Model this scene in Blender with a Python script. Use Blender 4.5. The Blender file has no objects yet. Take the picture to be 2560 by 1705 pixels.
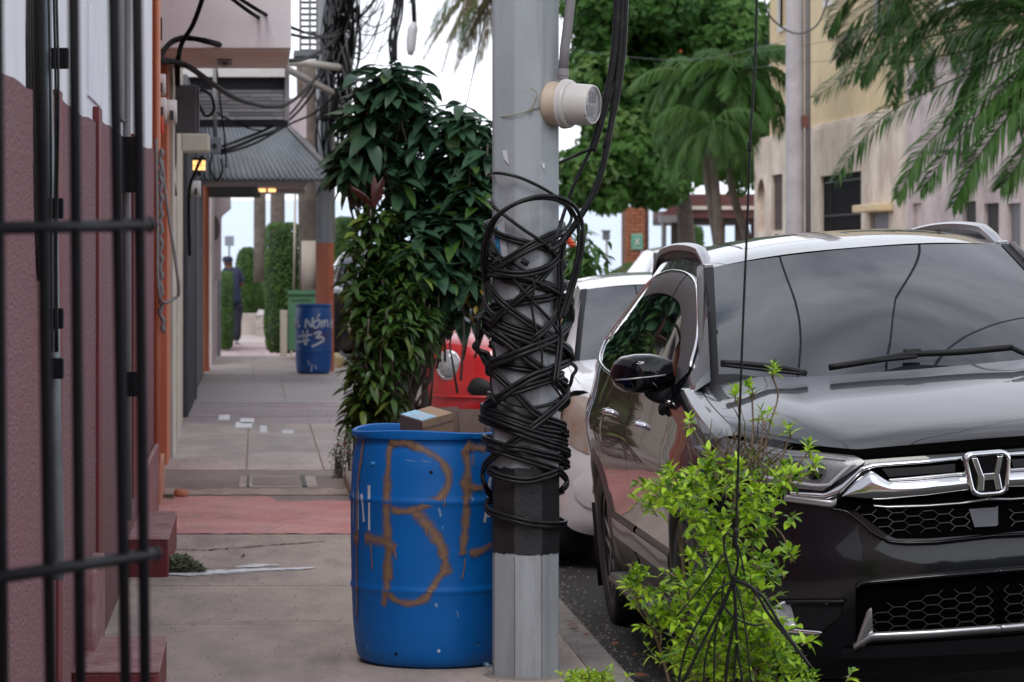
import bpy, math, random
from math import sin, cos, pi, radians as R
from mathutils import Vector as V, Matrix, Euler, noise
SC = bpy.context.scene; COL = SC.collection
random.seed(7)
# ---------- camera (street runs along +Y, eye 1.5 m above the pavement) ----------
F = 7960.0; EYE = 1.5
cd = bpy.data.cameras.new('camera'); cam = bpy.data.objects.new('camera', cd); COL.objects.link(cam)
cam.location = (0, 0, EYE); cam.rotation_euler = (R(90), 0, 0)
cd.sensor_width = 36; cd.lens = F/2560*36; cd.shift_x = 640/2560; cd.shift_y = -212.5/2560
cd.clip_start = .1; cd.clip_end = 20000
cd.dof.use_dof = True; cd.dof.focus_distance = 11.3; cd.dof.aperture_fstop = 8.6; cd.dof.aperture_blades = 7
SC.camera = cam
# ---------- world, sun, exposure ----------
wd = bpy.data.worlds.new('World'); SC.world = wd; wd.use_nodes = True
nt = wd.node_tree; nt.nodes.clear(); L = nt.links.new
def N(t, **k):
    n = nt.nodes.new(t)
    for a, b in k.items(): setattr(n, a, b)
    return n
wo = N('ShaderNodeOutputWorld'); bg = N('ShaderNodeBackground'); sky = N('ShaderNodeTexSky')
sky.sky_type = 'NISHITA'; sky.sun_disc = False; sky.sun_elevation = R(58); sky.sun_rotation = R(200)
tc = N('ShaderNodeTexCoord'); mp = N('ShaderNodeMapping'); mp.inputs['Scale'].default_value = (1.6, 1.6, 3.4)
n1 = N('ShaderNodeTexNoise'); n1.inputs['Scale'].default_value = 1.9; n1.inputs['Detail'].default_value = 7; n1.inputs['Roughness'].default_value = .55; n1.inputs['Distortion'].default_value = .4
r1 = N('ShaderNodeValToRGB'); e = r1.color_ramp.elements
e[0].position = .32; e[0].color = (1.9, 2.1, 2.7, 1); e[1].position = .66; e[1].color = (8.6, 8.8, 9.6, 1)
r2 = N('ShaderNodeValToRGB'); e = r2.color_ramp.elements
e[0].position = .62; e[0].color = (0, 0, 0, 1); e[1].position = .72; e[1].color = (1, 1, 1, 1)
n2 = N('ShaderNodeTexNoise'); n2.inputs['Scale'].default_value = 1.3; n2.inputs['Detail'].default_value = 6
mx = N('ShaderNodeMixRGB'); L(tc.outputs['Generated'], mp.inputs[0]); L(mp.outputs[0], n1.inputs['Vector'])
L(n1.outputs['Fac'], r1.inputs[0]); L(mp.outputs[0], n2.inputs['Vector']); L(n2.outputs['Fac'], r2.inputs[0])
L(r2.outputs[0], mx.inputs[0]); L(r1.outputs[0], mx.inputs[1]); L(sky.outputs[0], mx.inputs[2])
# brighter veil of cloud low above the horizon, all round
sp = N('ShaderNodeSeparateXYZ'); L(tc.outputs['Generated'], sp.inputs[0])
mr = N('ShaderNodeMapRange'); L(sp.outputs['Z'], mr.inputs[0]); mr.inputs[1].default_value = .30; mr.inputs[2].default_value = .80; mr.inputs[3].default_value = 1; mr.inputs[4].default_value = 0
mx2 = N('ShaderNodeMixRGB'); L(mr.outputs[0], mx2.inputs[0]); L(mx.outputs[0], mx2.inputs[1]); mx2.inputs[2].default_value = (9.9, 10.3, 11.3, 1)
L(mx2.outputs[0], bg.inputs[0]); bg.inputs[1].default_value = .105; L(bg.outputs[0], wo.inputs[0])
sl = bpy.data.lights.new('sun', 'SUN'); so = bpy.data.objects.new('sun', sl); COL.objects.link(so)
sl.energy = 1.2; sl.angle = R(24); sl.color = (1, .97, .92)
so.rotation_euler = V((-.22, -.62, .85)).to_track_quat('Z', 'Y').to_euler(); so.location = (0, 0, 30)
SC.view_settings.view_transform = 'Standard'; SC.view_settings.look = 'None'; SC.view_settings.exposure = 0.42
SC.view_settings.gamma = 1; SC.view_settings.use_curve_mapping = False
SC.render.engine = 'CYCLES'; SC.cycles.max_bounces = 7; SC.cycles.transparent_max_bounces = 12; SC.cycles.use_denoising = True
SC.cycles.caustics_reflective = False; SC.cycles.caustics_refractive = False; SC.cycles.sample_clamp_indirect = 6

# ---------- helpers ----------
def W(px, py, D): return V(((px-640)/F*D, D, EYE-(py-640)/F*D))   # photo pixel + real distance -> place
def XX(px, D): return (px-640)/F*D
def ZZ(py, D): return EYE-(py-640)/F*D
MATS = {}
def mat(name, c, rough=.6, c2=None, s=6, amt=.5, bump=0, bs=60, metal=0, coat=0, spec=.5, st=(1, 1, 1), bst=(1, 1, 1), trans=0, dirt=None, emit=None, lo=.35, hi=.65, rv=0, bd=.01, fl=0):
    if name in MATS: return MATS[name]
    m = bpy.data.materials.new(name); m.use_nodes = True; t = m.node_tree; b = t.nodes['Principled BSDF']
    lk = t.links.new
    def nn(ty): return t.nodes.new(ty)
    b.inputs['Roughness'].default_value = rough; b.inputs['Metallic'].default_value = metal
    b.inputs['Specular IOR Level'].default_value = spec; b.inputs['Coat Weight'].default_value = coat; b.inputs['Coat Roughness'].default_value = .02
    co = nn('ShaderNodeTexCoord'); colout = None
    if c2 is not None:
        mpn = nn('ShaderNodeMapping'); mpn.inputs['Scale'].default_value = st; lk(co.outputs['Object'], mpn.inputs[0])
        n = nn('ShaderNodeTexNoise'); n.inputs['Scale'].default_value = s; n.inputs['Detail'].default_value = 8; n.inputs['Roughness'].default_value = .65
        lk(mpn.outputs[0], n.inputs['Vector'])
        r = nn('ShaderNodeMapRange'); lk(n.outputs['Fac'], r.inputs[0]); r.inputs[1].default_value = lo; r.inputs[2].default_value = hi; r.inputs[4].default_value = min(1, amt*2)
        x = nn('ShaderNodeMixRGB'); lk(r.outputs[0], x.inputs[0]); x.inputs[1].default_value = (*c, 1); x.inputs[2].default_value = (*c2, 1); colout = x.outputs[0]
    if dirt is not None:  # (colour, scale, lo, hi, stretch)
        mpn = nn('ShaderNodeMapping'); mpn.inputs['Scale'].default_value = dirt[4] if len(dirt) > 4 else (1, 1, 1); mpn.inputs['Location'].default_value = (3.1, 7.7, 1.3); lk(co.outputs['Object'], mpn.inputs[0])
        n = nn('ShaderNodeTexNoise'); n.inputs['Scale'].default_value = dirt[1]; n.inputs['Detail'].default_value = 9; n.inputs['Roughness'].default_value = .7
        lk(mpn.outputs[0], n.inputs['Vector'])
        r = nn('ShaderNodeMapRange'); lk(n.outputs['Fac'], r.inputs[0]); r.inputs[1].default_value = dirt[2]; r.inputs[2].default_value = dirt[3]
        x = nn('ShaderNodeMixRGB'); lk(r.outputs[0], x.inputs[0])
        if colout: lk(colout, x.inputs[1])
        else: x.inputs[1].default_value = (*c, 1)
        x.inputs[2].default_value = (*dirt[0], 1); colout = x.outputs[0]
    if rv:
        oi = nn('ShaderNodeObjectInfo'); h = nn('ShaderNodeHueSaturation'); r = nn('ShaderNodeMapRange'); lk(oi.outputs['Random'], r.inputs[0])
        r.inputs[3].default_value = 1-rv; r.inputs[4].default_value = 1+rv; lk(r.outputs[0], h.inputs['Value'])
        if colout: lk(colout, h.inputs['Color'])
        else: h.inputs['Color'].default_value = (*c, 1)
        colout = h.outputs[0]
    if colout: lk(colout, b.inputs['Base Color'])
    else: b.inputs['Base Color'].default_value = (*c, 1)
    if bump:
        mpn = nn('ShaderNodeMapping'); mpn.inputs['Scale'].default_value = bst; lk(co.outputs['Object'], mpn.inputs[0])
        n = nn('ShaderNodeTexNoise'); n.inputs['Scale'].default_value = bs; n.inputs['Detail'].default_value = 5; lk(mpn.outputs[0], n.inputs['Vector'])
        bn = nn('ShaderNodeBump'); bn.inputs['Strength'].default_value = bump; bn.inputs['Distance'].default_value = bd; lk(n.outputs['Fac'], bn.inputs['Height']); lk(bn.outputs[0], b.inputs['Normal'])
    if fl:  # metal flake
        pass
    if trans:
        o = t.nodes['Material Output']; tr = nn('ShaderNodeBsdfTranslucent'); ms = nn('ShaderNodeMixShader'); ms.inputs[0].default_value = trans
        if colout: lk(colout, tr.inputs[0])
        else: tr.inputs[0].default_value = (*c, 1)
        lk(b.outputs[0], ms.inputs[1]); lk(tr.outputs[0], ms.inputs[2]); lk(ms.outputs[0], o.inputs[0])
    if emit: b.inputs['Emission Color'].default_value = (*emit[0], 1); b.inputs['Emission Strength'].default_value = emit[1]
    MATS[name] = m; return m
def glassmat(name, tint, alpha, rough=.03):
    m = bpy.data.materials.new(name); m.use_nodes = True; t = m.node_tree; b = t.nodes['Principled BSDF']
    b.inputs['Base Color'].default_value = (*tint, 1); b.inputs['Roughness'].default_value = rough; b.inputs['Alpha'].default_value = alpha; b.inputs['Specular IOR Level'].default_value = .9
    MATS[name] = m; return m
def spraymat(name, c, edge=.25, ns=160, dens=1.0):
    m = bpy.data.materials.new(name); m.use_nodes = True; t = m.node_tree; b = t.nodes['Principled BSDF']; lk = t.links.new
    b.inputs['Base Color'].default_value = (*c, 1); b.inputs['Roughness'].default_value = .55
    uv = t.nodes.new('ShaderNodeUVMap'); sx = t.nodes.new('ShaderNodeSeparateXYZ'); lk(uv.outputs[0], sx.inputs[0])
    a = t.nodes.new('ShaderNodeMath'); a.operation = 'SUBTRACT'; lk(sx.outputs['Y'], a.inputs[0]); a.inputs[1].default_value = .5
    ab = t.nodes.new('ShaderNodeMath'); ab.operation = 'ABSOLUTE'; lk(a.outputs[0], ab.inputs[0])
    r = t.nodes.new('ShaderNodeMapRange'); lk(ab.outputs[0], r.inputs[0]); r.inputs[1].default_value = .5; r.inputs[2].default_value = .5-edge; r.inputs[4].default_value = dens
    co = t.nodes.new('ShaderNodeTexCoord'); n = t.nodes.new('ShaderNodeTexNoise'); n.inputs['Scale'].default_value = ns; n.inputs['Detail'].default_value = 3; lk(co.outputs['Object'], n.inputs['Vector'])
    n3 = t.nodes.new('ShaderNodeTexNoise'); n3.inputs['Scale'].default_value = 22; n3.inputs['Detail'].default_value = 3; lk(co.outputs['Object'], n3.inputs['Vector'])
    q = t.nodes.new('ShaderNodeMath'); q.operation = 'MULTIPLY_ADD'; lk(n.outputs['Fac'], q.inputs[0]); q.inputs[1].default_value = .9; q.inputs[2].default_value = -.45
    q2 = t.nodes.new('ShaderNodeMath'); q2.operation = 'MULTIPLY_ADD'; lk(n3.outputs['Fac'], q2.inputs[0]); q2.inputs[1].default_value = 1.1; q2.inputs[2].default_value = -.55
    ad = t.nodes.new('ShaderNodeMath'); lk(r.outputs[0], ad.inputs[0]); lk(q.outputs[0], ad.inputs[1])
    ad2 = t.nodes.new('ShaderNodeMath'); lk(ad.outputs[0], ad2.inputs[0]); lk(q2.outputs[0], ad2.inputs[1])
    r3 = t.nodes.new('ShaderNodeMapRange'); lk(ad2.outputs[0], r3.inputs[0]); r3.inputs[1].default_value = .12; r3.inputs[2].default_value = .85; r3.inputs[4].default_value = .95
    e1 = t.nodes.new('ShaderNodeMath'); e1.operation = 'PINGPONG'; lk(sx.outputs['X'], e1.inputs[0]); e1.inputs[1].default_value = .5
    e2 = t.nodes.new('ShaderNodeMapRange'); lk(e1.outputs[0], e2.inputs[0]); e2.inputs[1].default_value = 0; e2.inputs[2].default_value = .025
    e3 = t.nodes.new('ShaderNodeMath'); e3.operation = 'MULTIPLY'; lk(r3.outputs[0], e3.inputs[0]); lk(e2.outputs[0], e3.inputs[1]); lk(e3.outputs[0], b.inputs['Alpha']); MATS[name] = m; return m

def tag(o, label=None, cat=None, group=None, kind=None):
    if label: o['label'] = label
    if cat: o['category'] = cat
    if group: o['group'] = group
    if kind: o['kind'] = kind
    return o
def thing(name, label, cat, loc=(0, 0, 0), group=None):
    o = bpy.data.objects.new(name, None); COL.objects.link(o); o.location = loc; o.empty_display_size = .1
    return tag(o, label, cat, group)
def attach(o, parent):
    if parent is not None:
        o.parent = parent
        if parent.type == 'EMPTY' and not parent.get('_loc'): o.matrix_parent_inverse = Matrix.Translation(-V(parent.location))
    return o
class MB:
    def __init__(s): s.v = []; s.f = []; s.uv = {}
    def add(s, vs, fs):
        n = len(s.v); s.v += [tuple(v) for v in vs]; s.f += [tuple(i+n for i in f) for f in fs]; return s
    def box(s, a, b, M=None):
        x0, y0, z0 = a; x1, y1, z1 = b
        vs = [V(p) for p in ((x0,y0,z0),(x1,y0,z0),(x1,y1,z0),(x0,y1,z0),(x0,y0,z1),(x1,y0,z1),(x1,y1,z1),(x0,y1,z1))]
        if M is not None: vs = [M @ v for v in vs]
        return s.add(vs, [(0,3,2,1),(4,5,6,7),(0,1,5,4),(1,2,6,5),(2,3,7,6),(3,0,4,7)])
    def tube(s, path, r, n=8, closed=False, flat=1.0):
        path = [V(p) for p in path]; k = len(path); rings = []; up = V((0, 0, 1)); prev = None
        for i, p in enumerate(path):
            a = path[(i-1) % k] if closed or i > 0 else path[i]; b = path[(i+1) % k] if closed or i < k-1 else path[i]
            d = (b-a)
            if d.length < 1e-9: d = V((0, 0, 1))
            d.normalize()
            if prev is None: x = d.orthogonal().normalized()
            else:
                x = prev - d*prev.dot(d)
                x = x.normalized() if x.length > 1e-6 else d.orthogonal().normalized()
            prev = x; y = d.cross(x); rr = r[i] if isinstance(r, (list, tuple)) else r
            rings.append([p + x*cos(2*pi*j/n)*rr + y*sin(2*pi*j/n)*rr*flat for j in range(n)])
        vs = [q for g in rings for q in g]; fs = []
        m = k if closed else k-1
        for i in range(m):
            for j in range(n):
                fs.append((i*n+j, i*n+(j+1) % n, ((i+1) % k)*n+(j+1) % n, ((i+1) % k)*n+j))
        if not closed: fs += [tuple(range(n))[::-1], tuple((k-1)*n+j for j in range(n))]
        return s.add(vs, fs)
    def lathe(s, prof, n=32, M=None, cap=True):
        vs = []
        for r, z in prof:
            for j in range(n):
                v = V((r*cos(2*pi*j/n), r*sin(2*pi*j/n), z)); vs.append(M @ v if M is not None else v)
        fs = [(i*n+j, i*n+(j+1) % n, (i+1)*n+(j+1) % n, (i+1)*n+j) for i in range(len(prof)-1) for j in range(n)]
        if cap: fs += [tuple(range(n))[::-1], tuple((len(prof)-1)*n+j for j in range(n))]
        return s.add(vs, fs)
    def grid(s, rows, close=False):
        n = len(rows[0]); vs = [p for r in rows for p in r]
        return s.add(vs, [(i*n+j, i*n+(j+1) % n, (i+1)*n+(j+1) % n, (i+1)*n+j) for i in range(len(rows)-1) for j in range(n if close else n-1)])
    def prism(s, poly, d):  # poly of 3D points, extruded by vector d
        k = len(poly); d = V(d); vs = [V(p) for p in poly] + [V(p)+d for p in poly]
        return s.add(vs, [tuple(range(k)), tuple(range(2*k-1, k-1, -1))] + [(i, i+k, (i+1) % k+k, (i+1) % k) for i in range(k)])
    def build(s, name, m, parent=None, smooth=False, bevel=0, solid=0, label=None, local=False, kind=None, auto=False, sub=0):
        me = bpy.data.meshes.new(name); me.from_pydata([tuple(v) for v in s.v], [], s.f); me.update()
        if s.uv:
            ul = me.uv_layers.new(name='UVMap')
            for lp in me.loops:
                if lp.vertex_index in s.uv: ul.data[lp.index].uv = s.uv[lp.vertex_index]
        if m is not None: me.materials.append(m)
        if smooth or auto:
            me.polygons.foreach_set('use_smooth', [True]*len(me.polygons))
            if auto: me.set_sharp_from_angle(angle=R(38))
        o = bpy.data.objects.new(name, me); COL.objects.link(o)
        if solid: md = o.modifiers.new('solid', 'SOLIDIFY'); md.thickness = solid; md.offset = 0
        if bevel: md = o.modifiers.new('bevel', 'BEVEL'); md.width = bevel; md.segments = 2; md.limit_method = 'ANGLE'
        if sub: md = o.modifiers.new('sub', 'SUBSURF'); md.levels = sub; md.render_levels = sub
        if parent is not None:
            o.parent = parent
            if parent.type == 'EMPTY' and not local: o.matrix_parent_inverse = Matrix.Translation(-V(parent.location))
        if label: o['label'] = label
        if kind: o['kind'] = kind
        return o
def ribbon(mb, pts, width, normalf=None, wid=None):
    """flat strip following 3D pts that lie on a surface; normalf(p) gives the surface normal; uv y runs across"""
    n0 = len(mb.v); k = len(pts); vs = []
    for i, p in enumerate(pts):
        p = V(p); t = V(pts[min(i+1, k-1)])-V(pts[max(i-1, 0)]); n = normalf(p); c = t.cross(n)
        c = c.normalized() if c.length > 1e-9 else V((1, 0, 0)); w = (wid[i] if wid else width)/2
        vs += [p-c*w, p+c*w]
    mb.add(vs, [(2*i, 2*i+1, 2*i+3, 2*i+2) for i in range(k-1)])
    for i in range(k): mb.uv[n0+2*i] = (i/(k-1), 0); mb.uv[n0+2*i+1] = (i/(k-1), 1)
def crom(pts, n=6, closed=False):
    P = [V(p) for p in pts]; k = len(P); out = []
    if k < 3 and not closed:
        return [P[0].lerp(P[-1], i/n) for i in range(n+1)]
    rng = range(k) if closed else range(k-1)
    for i in rng:
        g = lambda j: P[j % k] if closed else (P[j] if 0 <= j < k else (P[0]*2-P[1] if j < 0 else P[-1]*2-P[-2]))
        a, b, c, d = g(i-1), g(i), g(i+1), g(i+2)
        for q in range(n):
            t = q/n; out.append(.5*((2*b)+(c-a)*t+(2*a-5*b+4*c-d)*t*t+(3*b-a-3*c+d)*t**3))
    if not closed: out.append(P[-1].copy())
    return out
def ip(x, T):
    if x <= T[0][0]: return T[0][1]
    if x >= T[-1][0]: return T[-1][1]
    for i in range(len(T)-1):
        if x <= T[i+1][0]:
            x0, y0 = T[i]; x1, y1 = T[i+1]; h = x1-x0; t = (x-x0)/h
            sl_ = (y1-y0)/h
            m0 = ((y1-T[i-1][1])/(x1-T[i-1][0])) if i > 0 else sl_
            m1 = ((T[i+2][1]-y0)/(T[i+2][0]-x0)) if i+2 < len(T) else sl_
            return (2*t**3-3*t*t+1)*y0+(t**3-2*t*t+t)*h*m0+(-2*t**3+3*t*t)*y1+(t**3-t*t)*h*m1
def arc_catenary(a, b, sag, n=14):
    a, b = V(a), V(b); return [a.lerp(b, i/n)-V((0, 0, sag*4*(i/n)*(1-i/n))) for i in range(n+1)]
def wire(name, pts, r, m, label, cat='cable', parent=None, n=6, group=None, sm=6):
    mb = MB(); mb.tube(crom(pts, sm), r, n); o = mb.build(name, m, parent, smooth=True)
    if parent is None: tag(o, label, cat, group)
    return o
def cells(mb, a0, a1, b0, b1, ops, f):
    """wall rectangle a x b with rectangular openings, emitted as boxes via f(a0,a1,b0,b1)"""
    As = sorted({a0, a1, *[o[0] for o in ops], *[o[1] for o in ops]}); Bs = sorted({b0, b1, *[o[2] for o in ops], *[o[3] for o in ops]})
    for i in range(len(As)-1):
        run = None
        for j in range(len(Bs)-1):
            ca, cb = (As[i]+As[i+1])/2, (Bs[j]+Bs[j+1])/2
            hole = any(o[0] < ca < o[1] and o[2] < cb < o[3] for o in ops)
            if not hole: run = (run[0], Bs[j+1]) if run else (Bs[j], Bs[j+1])
            if (hole or j == len(Bs)-2) and run: f(mb, As[i], As[i+1], run[0], run[1]); run = None
# ---------- materials ----------
concrete = mat('concrete', (.49, .405, .35), .88, (.35, .295, .26), 4.5, .5, st=(1, .3, 1), bump=.6, bs=130, dirt=((.19, .16, .14), 2.6, .52, .80, (1, .28, 1)))
concdark = mat('concrete_dark', (.29, .25, .23), .85, (.20, .175, .165), 3, .5, st=(1, .3, 1), bump=.35, bs=80, dirt=((.30, .265, .24), 2.3, .58, .75, (1, .3, 1)))
slabm = mat('pale_slab', (.47, .40, .37), .7, (.31, .27, .255), 2.5, .5, bump=.2, bs=70, st=(1, .35, 1), rv=.06, dirt=((.25, .215, .2), 1.7, .55, .8))
redpaint = mat('red_floor_paint', (.50, .18, .16), .65, (.60, .31, .295), 1.4, .5, bump=.25, bs=60, dirt=((.27, .16, .135), 5, .50, .74, (1, .5, 1)), rv=.05)
mosaic = mat('worn_mosaic', (.36, .285, .29), .6, (.25, .23, .26), 5, .5, dirt=((.34, .19, .18), 3, .5, .65), bump=.15, rv=.1)
smoothc = mat('smooth_grey', (.29, .26, .265), .6, (.34, .305, .30), .8, .5, bump=.1)
asphalt = mat('asphalt', (.075, .07, .066), .9, (.022, .02, .019), 60, .5, bump=.9, bs=220, dirt=((.10, .09, .085), 30, .60, .66), bd=.02)
kerbm = mat('kerb_concrete', (.30, .265, .24), .85, (.19, .17, .155), 5, .5, bump=.5, bs=60)
black = mat('black_rubber', (.008, .008, .01), .45, spec=.25)
blackw = mat('black_cable', (.006, .006, .007), .42, (.035, .032, .030), 28, .35, spec=.3, lo=.5, hi=.75)
wireblk = mat('overhead_wire_black', (.004, .004, .005), .6, spec=.1)
blacki = mat('black_iron', (.004, .004, .006), .5, (.008, .008, .012), 25, .4, spec=.15)
greyp = mat('grey_pvc', (.19, .18, .185), .5, (.14, .13, .135), 10, .3)
whitep = mat('white_plastic', (.62, .60, .58), .35, (.5, .47, .45), 12, .3)
# ---------- ground ----------
def struct(o): o['kind'] = 'structure'; return o
KX = 1.34
mb = MB(); mb.box((-.75, -2, -.35), (KX-.14, 47.8, 0)); struct(mb.build('sidewalk', concrete))
SW = bpy.data.objects['sidewalk']
mb = MB()
y = -2
while y < 47.8:   # kerb stones
    y2 = min(y+1.4, 47.8); k = MB(); k.box((KX-.135, y+.006, -.3), (KX, y2-.006, .004+random.uniform(-.003, .003)))
    o = k.build('kerb_stone', kerbm, SW, bevel=.018); y = y2
def piece(nm, x0, x1, y0, y1, m, h=.004, parent=SW, bev=.003, z=0):
    k = MB(); k.box((x0, y0, z-.02), (x1, y1, z+h)); return k.build(nm, m, parent, bevel=bev)
# near concrete, its own cast bays with recessed joints
for i, (y0, y1) in enumerate([(3, 9.2), (9.22, 12.9), (12.92, 14.42), (14.44, 17.08)]):
    piece('concrete_bay', -.62, KX-.14, y0, y1, concrete, .006+.001*(i % 2))
def jag(x0, x1, y, n, amp, sd):
    rnd = random.Random(sd); return [(x0+(x1-x0)*i/n, y+rnd.uniform(-amp, amp)) for i in range(n+1)]
# painted red band, uneven edges
def sheet(nm, lo, hi, z, m, parent=SW, label=None):
    k = MB(); n = len(lo); k.add([(x, yy, z) for x, yy in lo]+[(x, yy, z) for x, yy in hi], [(i, i+1, n+i+1, n+i) for i in range(n-1)])
    return k.build(nm, m, parent, label=label)
lo = jag(-.58, 1.19, 17.1, 40, .03, 1)
hi = [(x, 19.75-(.0 if x < .12 else .35)+random.uniform(-.03, .03)) for x, _ in lo]
piece('concrete_bay', -.62, KX-.14, 17.1, 22.2, concdark, .004)
sheet('red_paint_band', lo, hi, .0095, redpaint, label='worn brick red painted band across the pavement')
sheet('pale_band', jag(-.6, 1.19, 19.9, 30, .02, 5), jag(-.6, 1.19, 20.4, 30, .12, 6), .008, concrete)
# utility cover set in the dark bay
piece('cover_frame', -.11, .40, 20.6, 21.6, slabm, .008, bev=.002)
piece('cover_lid', -.02, .30, 20.72, 21.48, concdark, .012, bev=.003)
piece('cover_handle_slot', .30, .33, 20.6, 21.6, mat('slot_black', (.02, .02, .02)), .0125, bev=0)
piece('cover_handle_slot', -.06, -.045, 20.6, 21.6, MATS['slot_black'], .0125, bev=0)
# pale slabs with open joints
for x0, x1 in ((-.66, -.075), (-.065, .467), (.477, 1.0), (1.01, KX-.14)):
    for y0, y1 in ((22.24, 24.3), (24.31, 26.4), (26.41, 28.4)):
        piece('paving_slab', x0+.002, x1-.002, y0+.002, y1-.002, slabm, .008+random.uniform(-.001, .001))
# worn mosaic tile zone
yy = 28.42
while yy < 32.2:
    xx = -.66
    while xx < 1.18:
        w = random.choice((.33, .33, .5)); piece('floor_tile', xx+.004, min(xx+w, 1.2)-.004, yy+.005, yy+.62, mosaic, .006+random.uniform(-.002, .002), bev=0); xx += w
    yy += .63
wtile = mat('white_tile', (.68, .68, .72), .3)
for a, b, p, q in ((545, 573, 1026, 1018), (588, 630, 1045, 1036), (600, 635, 1034, 1027), (650, 668, 1058, 1045), (706, 735, 1060, 1056)):
    D1 = EYE*F/(p-640+26); D2 = EYE*F/(q-640+22)
    piece('white_tile', XX(a, D1), XX(b, D1), min(D1, D2), max(D1, D2)+.05, wtile, .009, bev=0)
piece('smooth_slab', -.66, .30, 32.3, 39.4, smoothc, .012); piece('smooth_slab', .306, 1.2, 32.3, 39.4, smoothc, .010)
for j in range(5):
    for i in range(3):
        piece('paving_slab', -.66+i*.62+.004, -.66+(i+1)*.62-.004, 39.42+j*1.6, 39.42+(j+1)*1.6-.01, slabm, .008)
# low path beyond the step, pink pavers
pinkp = mat('pink_paver', (.46, .33, .34), .7, (.36, .26, .28), 5, .5, rv=.1)
mb = MB(); mb.box((-3, 47.82, -.6), (1.2, 64, -.25)); LP = struct(mb.build('lower_path', pinkp))
for j in range(18):
    for i in range(5):
        piece('pink_paver', -1.2+i*.45+.006, -1.2+(i+1)*.45-.006, 47.9+j*.9, 47.9+(j+1)*.9-.012, pinkp, .01, LP, 0, -.25)
mb = MB(); mb.box((-3, 64, -.7), (1.2, 110, -.28)); struct(mb.build('far_path', slabm))
# cracks and the white spilled paint streak
crackm = mat('crack_black', (.05, .043, .04), .95)
def crack(pts, w=.006, sd=0):
    rnd = random.Random(sd); P = []
    for i in range(len(pts)-1):
        for q in range(6):
            t = q/6; P.append(V((pts[i][0]*(1-t)+pts[i+1][0]*t+rnd.uniform(-.008, .008), pts[i][1]*(1-t)+pts[i+1][1]*t+rnd.uniform(-.02, .02), .0115)))
    k = MB(); ribbon(k, P, w, lambda p: V((0, 0, 1)), [w*rnd.uniform(.5, 1.6) for _ in P]); k.build('crack', crackm, SW)
def GP(px, py): D = EYE*F/(py-640); return ((px-640)/F*D, D)
crack([GP(440, 1378), GP(520, 1380), GP(600, 1374), GP(690, 1366), GP(750, 1363), GP(820, 1357)], .018, 1)
crack([GP(605, 1400), GP(610, 1388)], .008, 2)
crack([GP(380, 1560), GP(560, 1563), GP(720, 1557), GP(880, 1562)], .006, 3)
crack([GP(500, 1428), GP(640, 1425), GP(800, 1427)], .012, 4)
whitepaint = spraymat('white_spill', (.80, .80, .84), .5, 45, 1.0)
def spill(nm, pts, w, m, z=.013):
    k = MB(); ribbon(k, [V((*GP(*p), z)) for p in pts], w[0], lambda p: V((0, 0, 1)), w); k.build(nm, m, SW)
spill('white_paint_spill', [(415, 1441), (470, 1441), (520, 1438), (590, 1434), (660, 1430), (740, 1428), (790, 1424)], [.16, .26, .30, .26, .20, .14, .08], whitepaint)
spill('white_paint_spill', [(590, 1424), (640, 1420), (700, 1418)], [.08, .2, .08], whitepaint)
# road: gutter is low, crown rises to the right
rows = []
for yy in [-2, 6, 10, 14, 18, 24, 32, 45, 70, 110]:
    rows.append([V((KX-.02+x, yy, -.142+.0787*x if x < 2.4 else -.142+.0787*2.4+.01*(x-2.4) if x < 4 else max(-.14, .063-.04*(x-4)))) for x in (0, .3, .8, 1.4, 2.0, 2.4, 3.2, 4, 5.2, 6.0)])
mb = MB(); mb.grid(rows); struct(mb.build('road', asphalt, smooth=True))
mb = MB(); mb.box((7.3, -2, -.5), (40, 110, 0)); struct(mb.build('far_pavement', concrete))
mb = MB(); mb.box((7.15, -2, -.5), (7.3, 110, .01)); struct(mb.build('far_kerb', kerbm))
# terrain that carries everything and drops to the shore, then the sea (the street runs downhill, so level water tilts in the street's frame)
soil = mat('soil', (.13, .12, .07), .95, (.08, .10, .05), .8, .5, bump=.4, bs=5)
rows = [[V((x, yy, z)) for x in (-3000, -400, -60, 0, 60, 400, 3000)] for yy, z in ((-400, -.75), (-20, -.75), (110, -.75), (128, -1.5), (160, -6.5), (200, -9))]
mb = MB(); mb.grid(rows); struct(mb.build('ground', soil))
water = mat('sea_water', (.52, .62, .74), .6, (.62, .70, .80), .02, .5, st=(1, 6, 1), bump=.3, bs=.15, bst=(1, 5, 1), bd=.6)
rows = [[V((x, yy, -6.0+(yy-140)*.0187)) for x in (-9000, -900, -100, 0, 100, 900, 9000)] for yy in (140, 300, 700, 2000, 9000)]
mb = MB(); mb.grid(rows); struct(mb.build('sea', water))

# ---------- left side: near house ----------
stucco = mat('pink_stucco', (.10, .026, .036), .8, (.37, .225, .235), 95, .45, bump=1.0, bs=120, bst=(1, .5, 1), dirt=((.25, .07, .09), 2.2, .52, .8), bd=.012, lo=.42, hi=.6, spec=.3)
whitew = mat('white_wall_paint', (.78, .79, .84), .7, (.70, .71, .77), 3, .5, bump=.3, bs=40)
redst = mat('deep_red_paint', (.17, .018, .026), .5, (.12, .018, .024), 20, .4, bump=.3, bs=60, dirt=((.38, .30, .28), 14, .66, .70))
plinth = mat('maroon_step_paint', (.20, .055, .065), .6, (.34, .20, .20), 7, .5, bump=.4, bs=60, dirt=((.50, .46, .44), 16, .64, .68))
house = thing('stucco_house', 'near house with rough pink stucco below white paint, behind the iron gate', 'house', (-.6, 12, 0))
WX = -.60
def topz(Y): return 1.93+.016*(Y-7)+.008*sin(Y*2.1)+.004*sin(Y*7.3)
ys = [5+i*.1 for i in range(138)]
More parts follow.
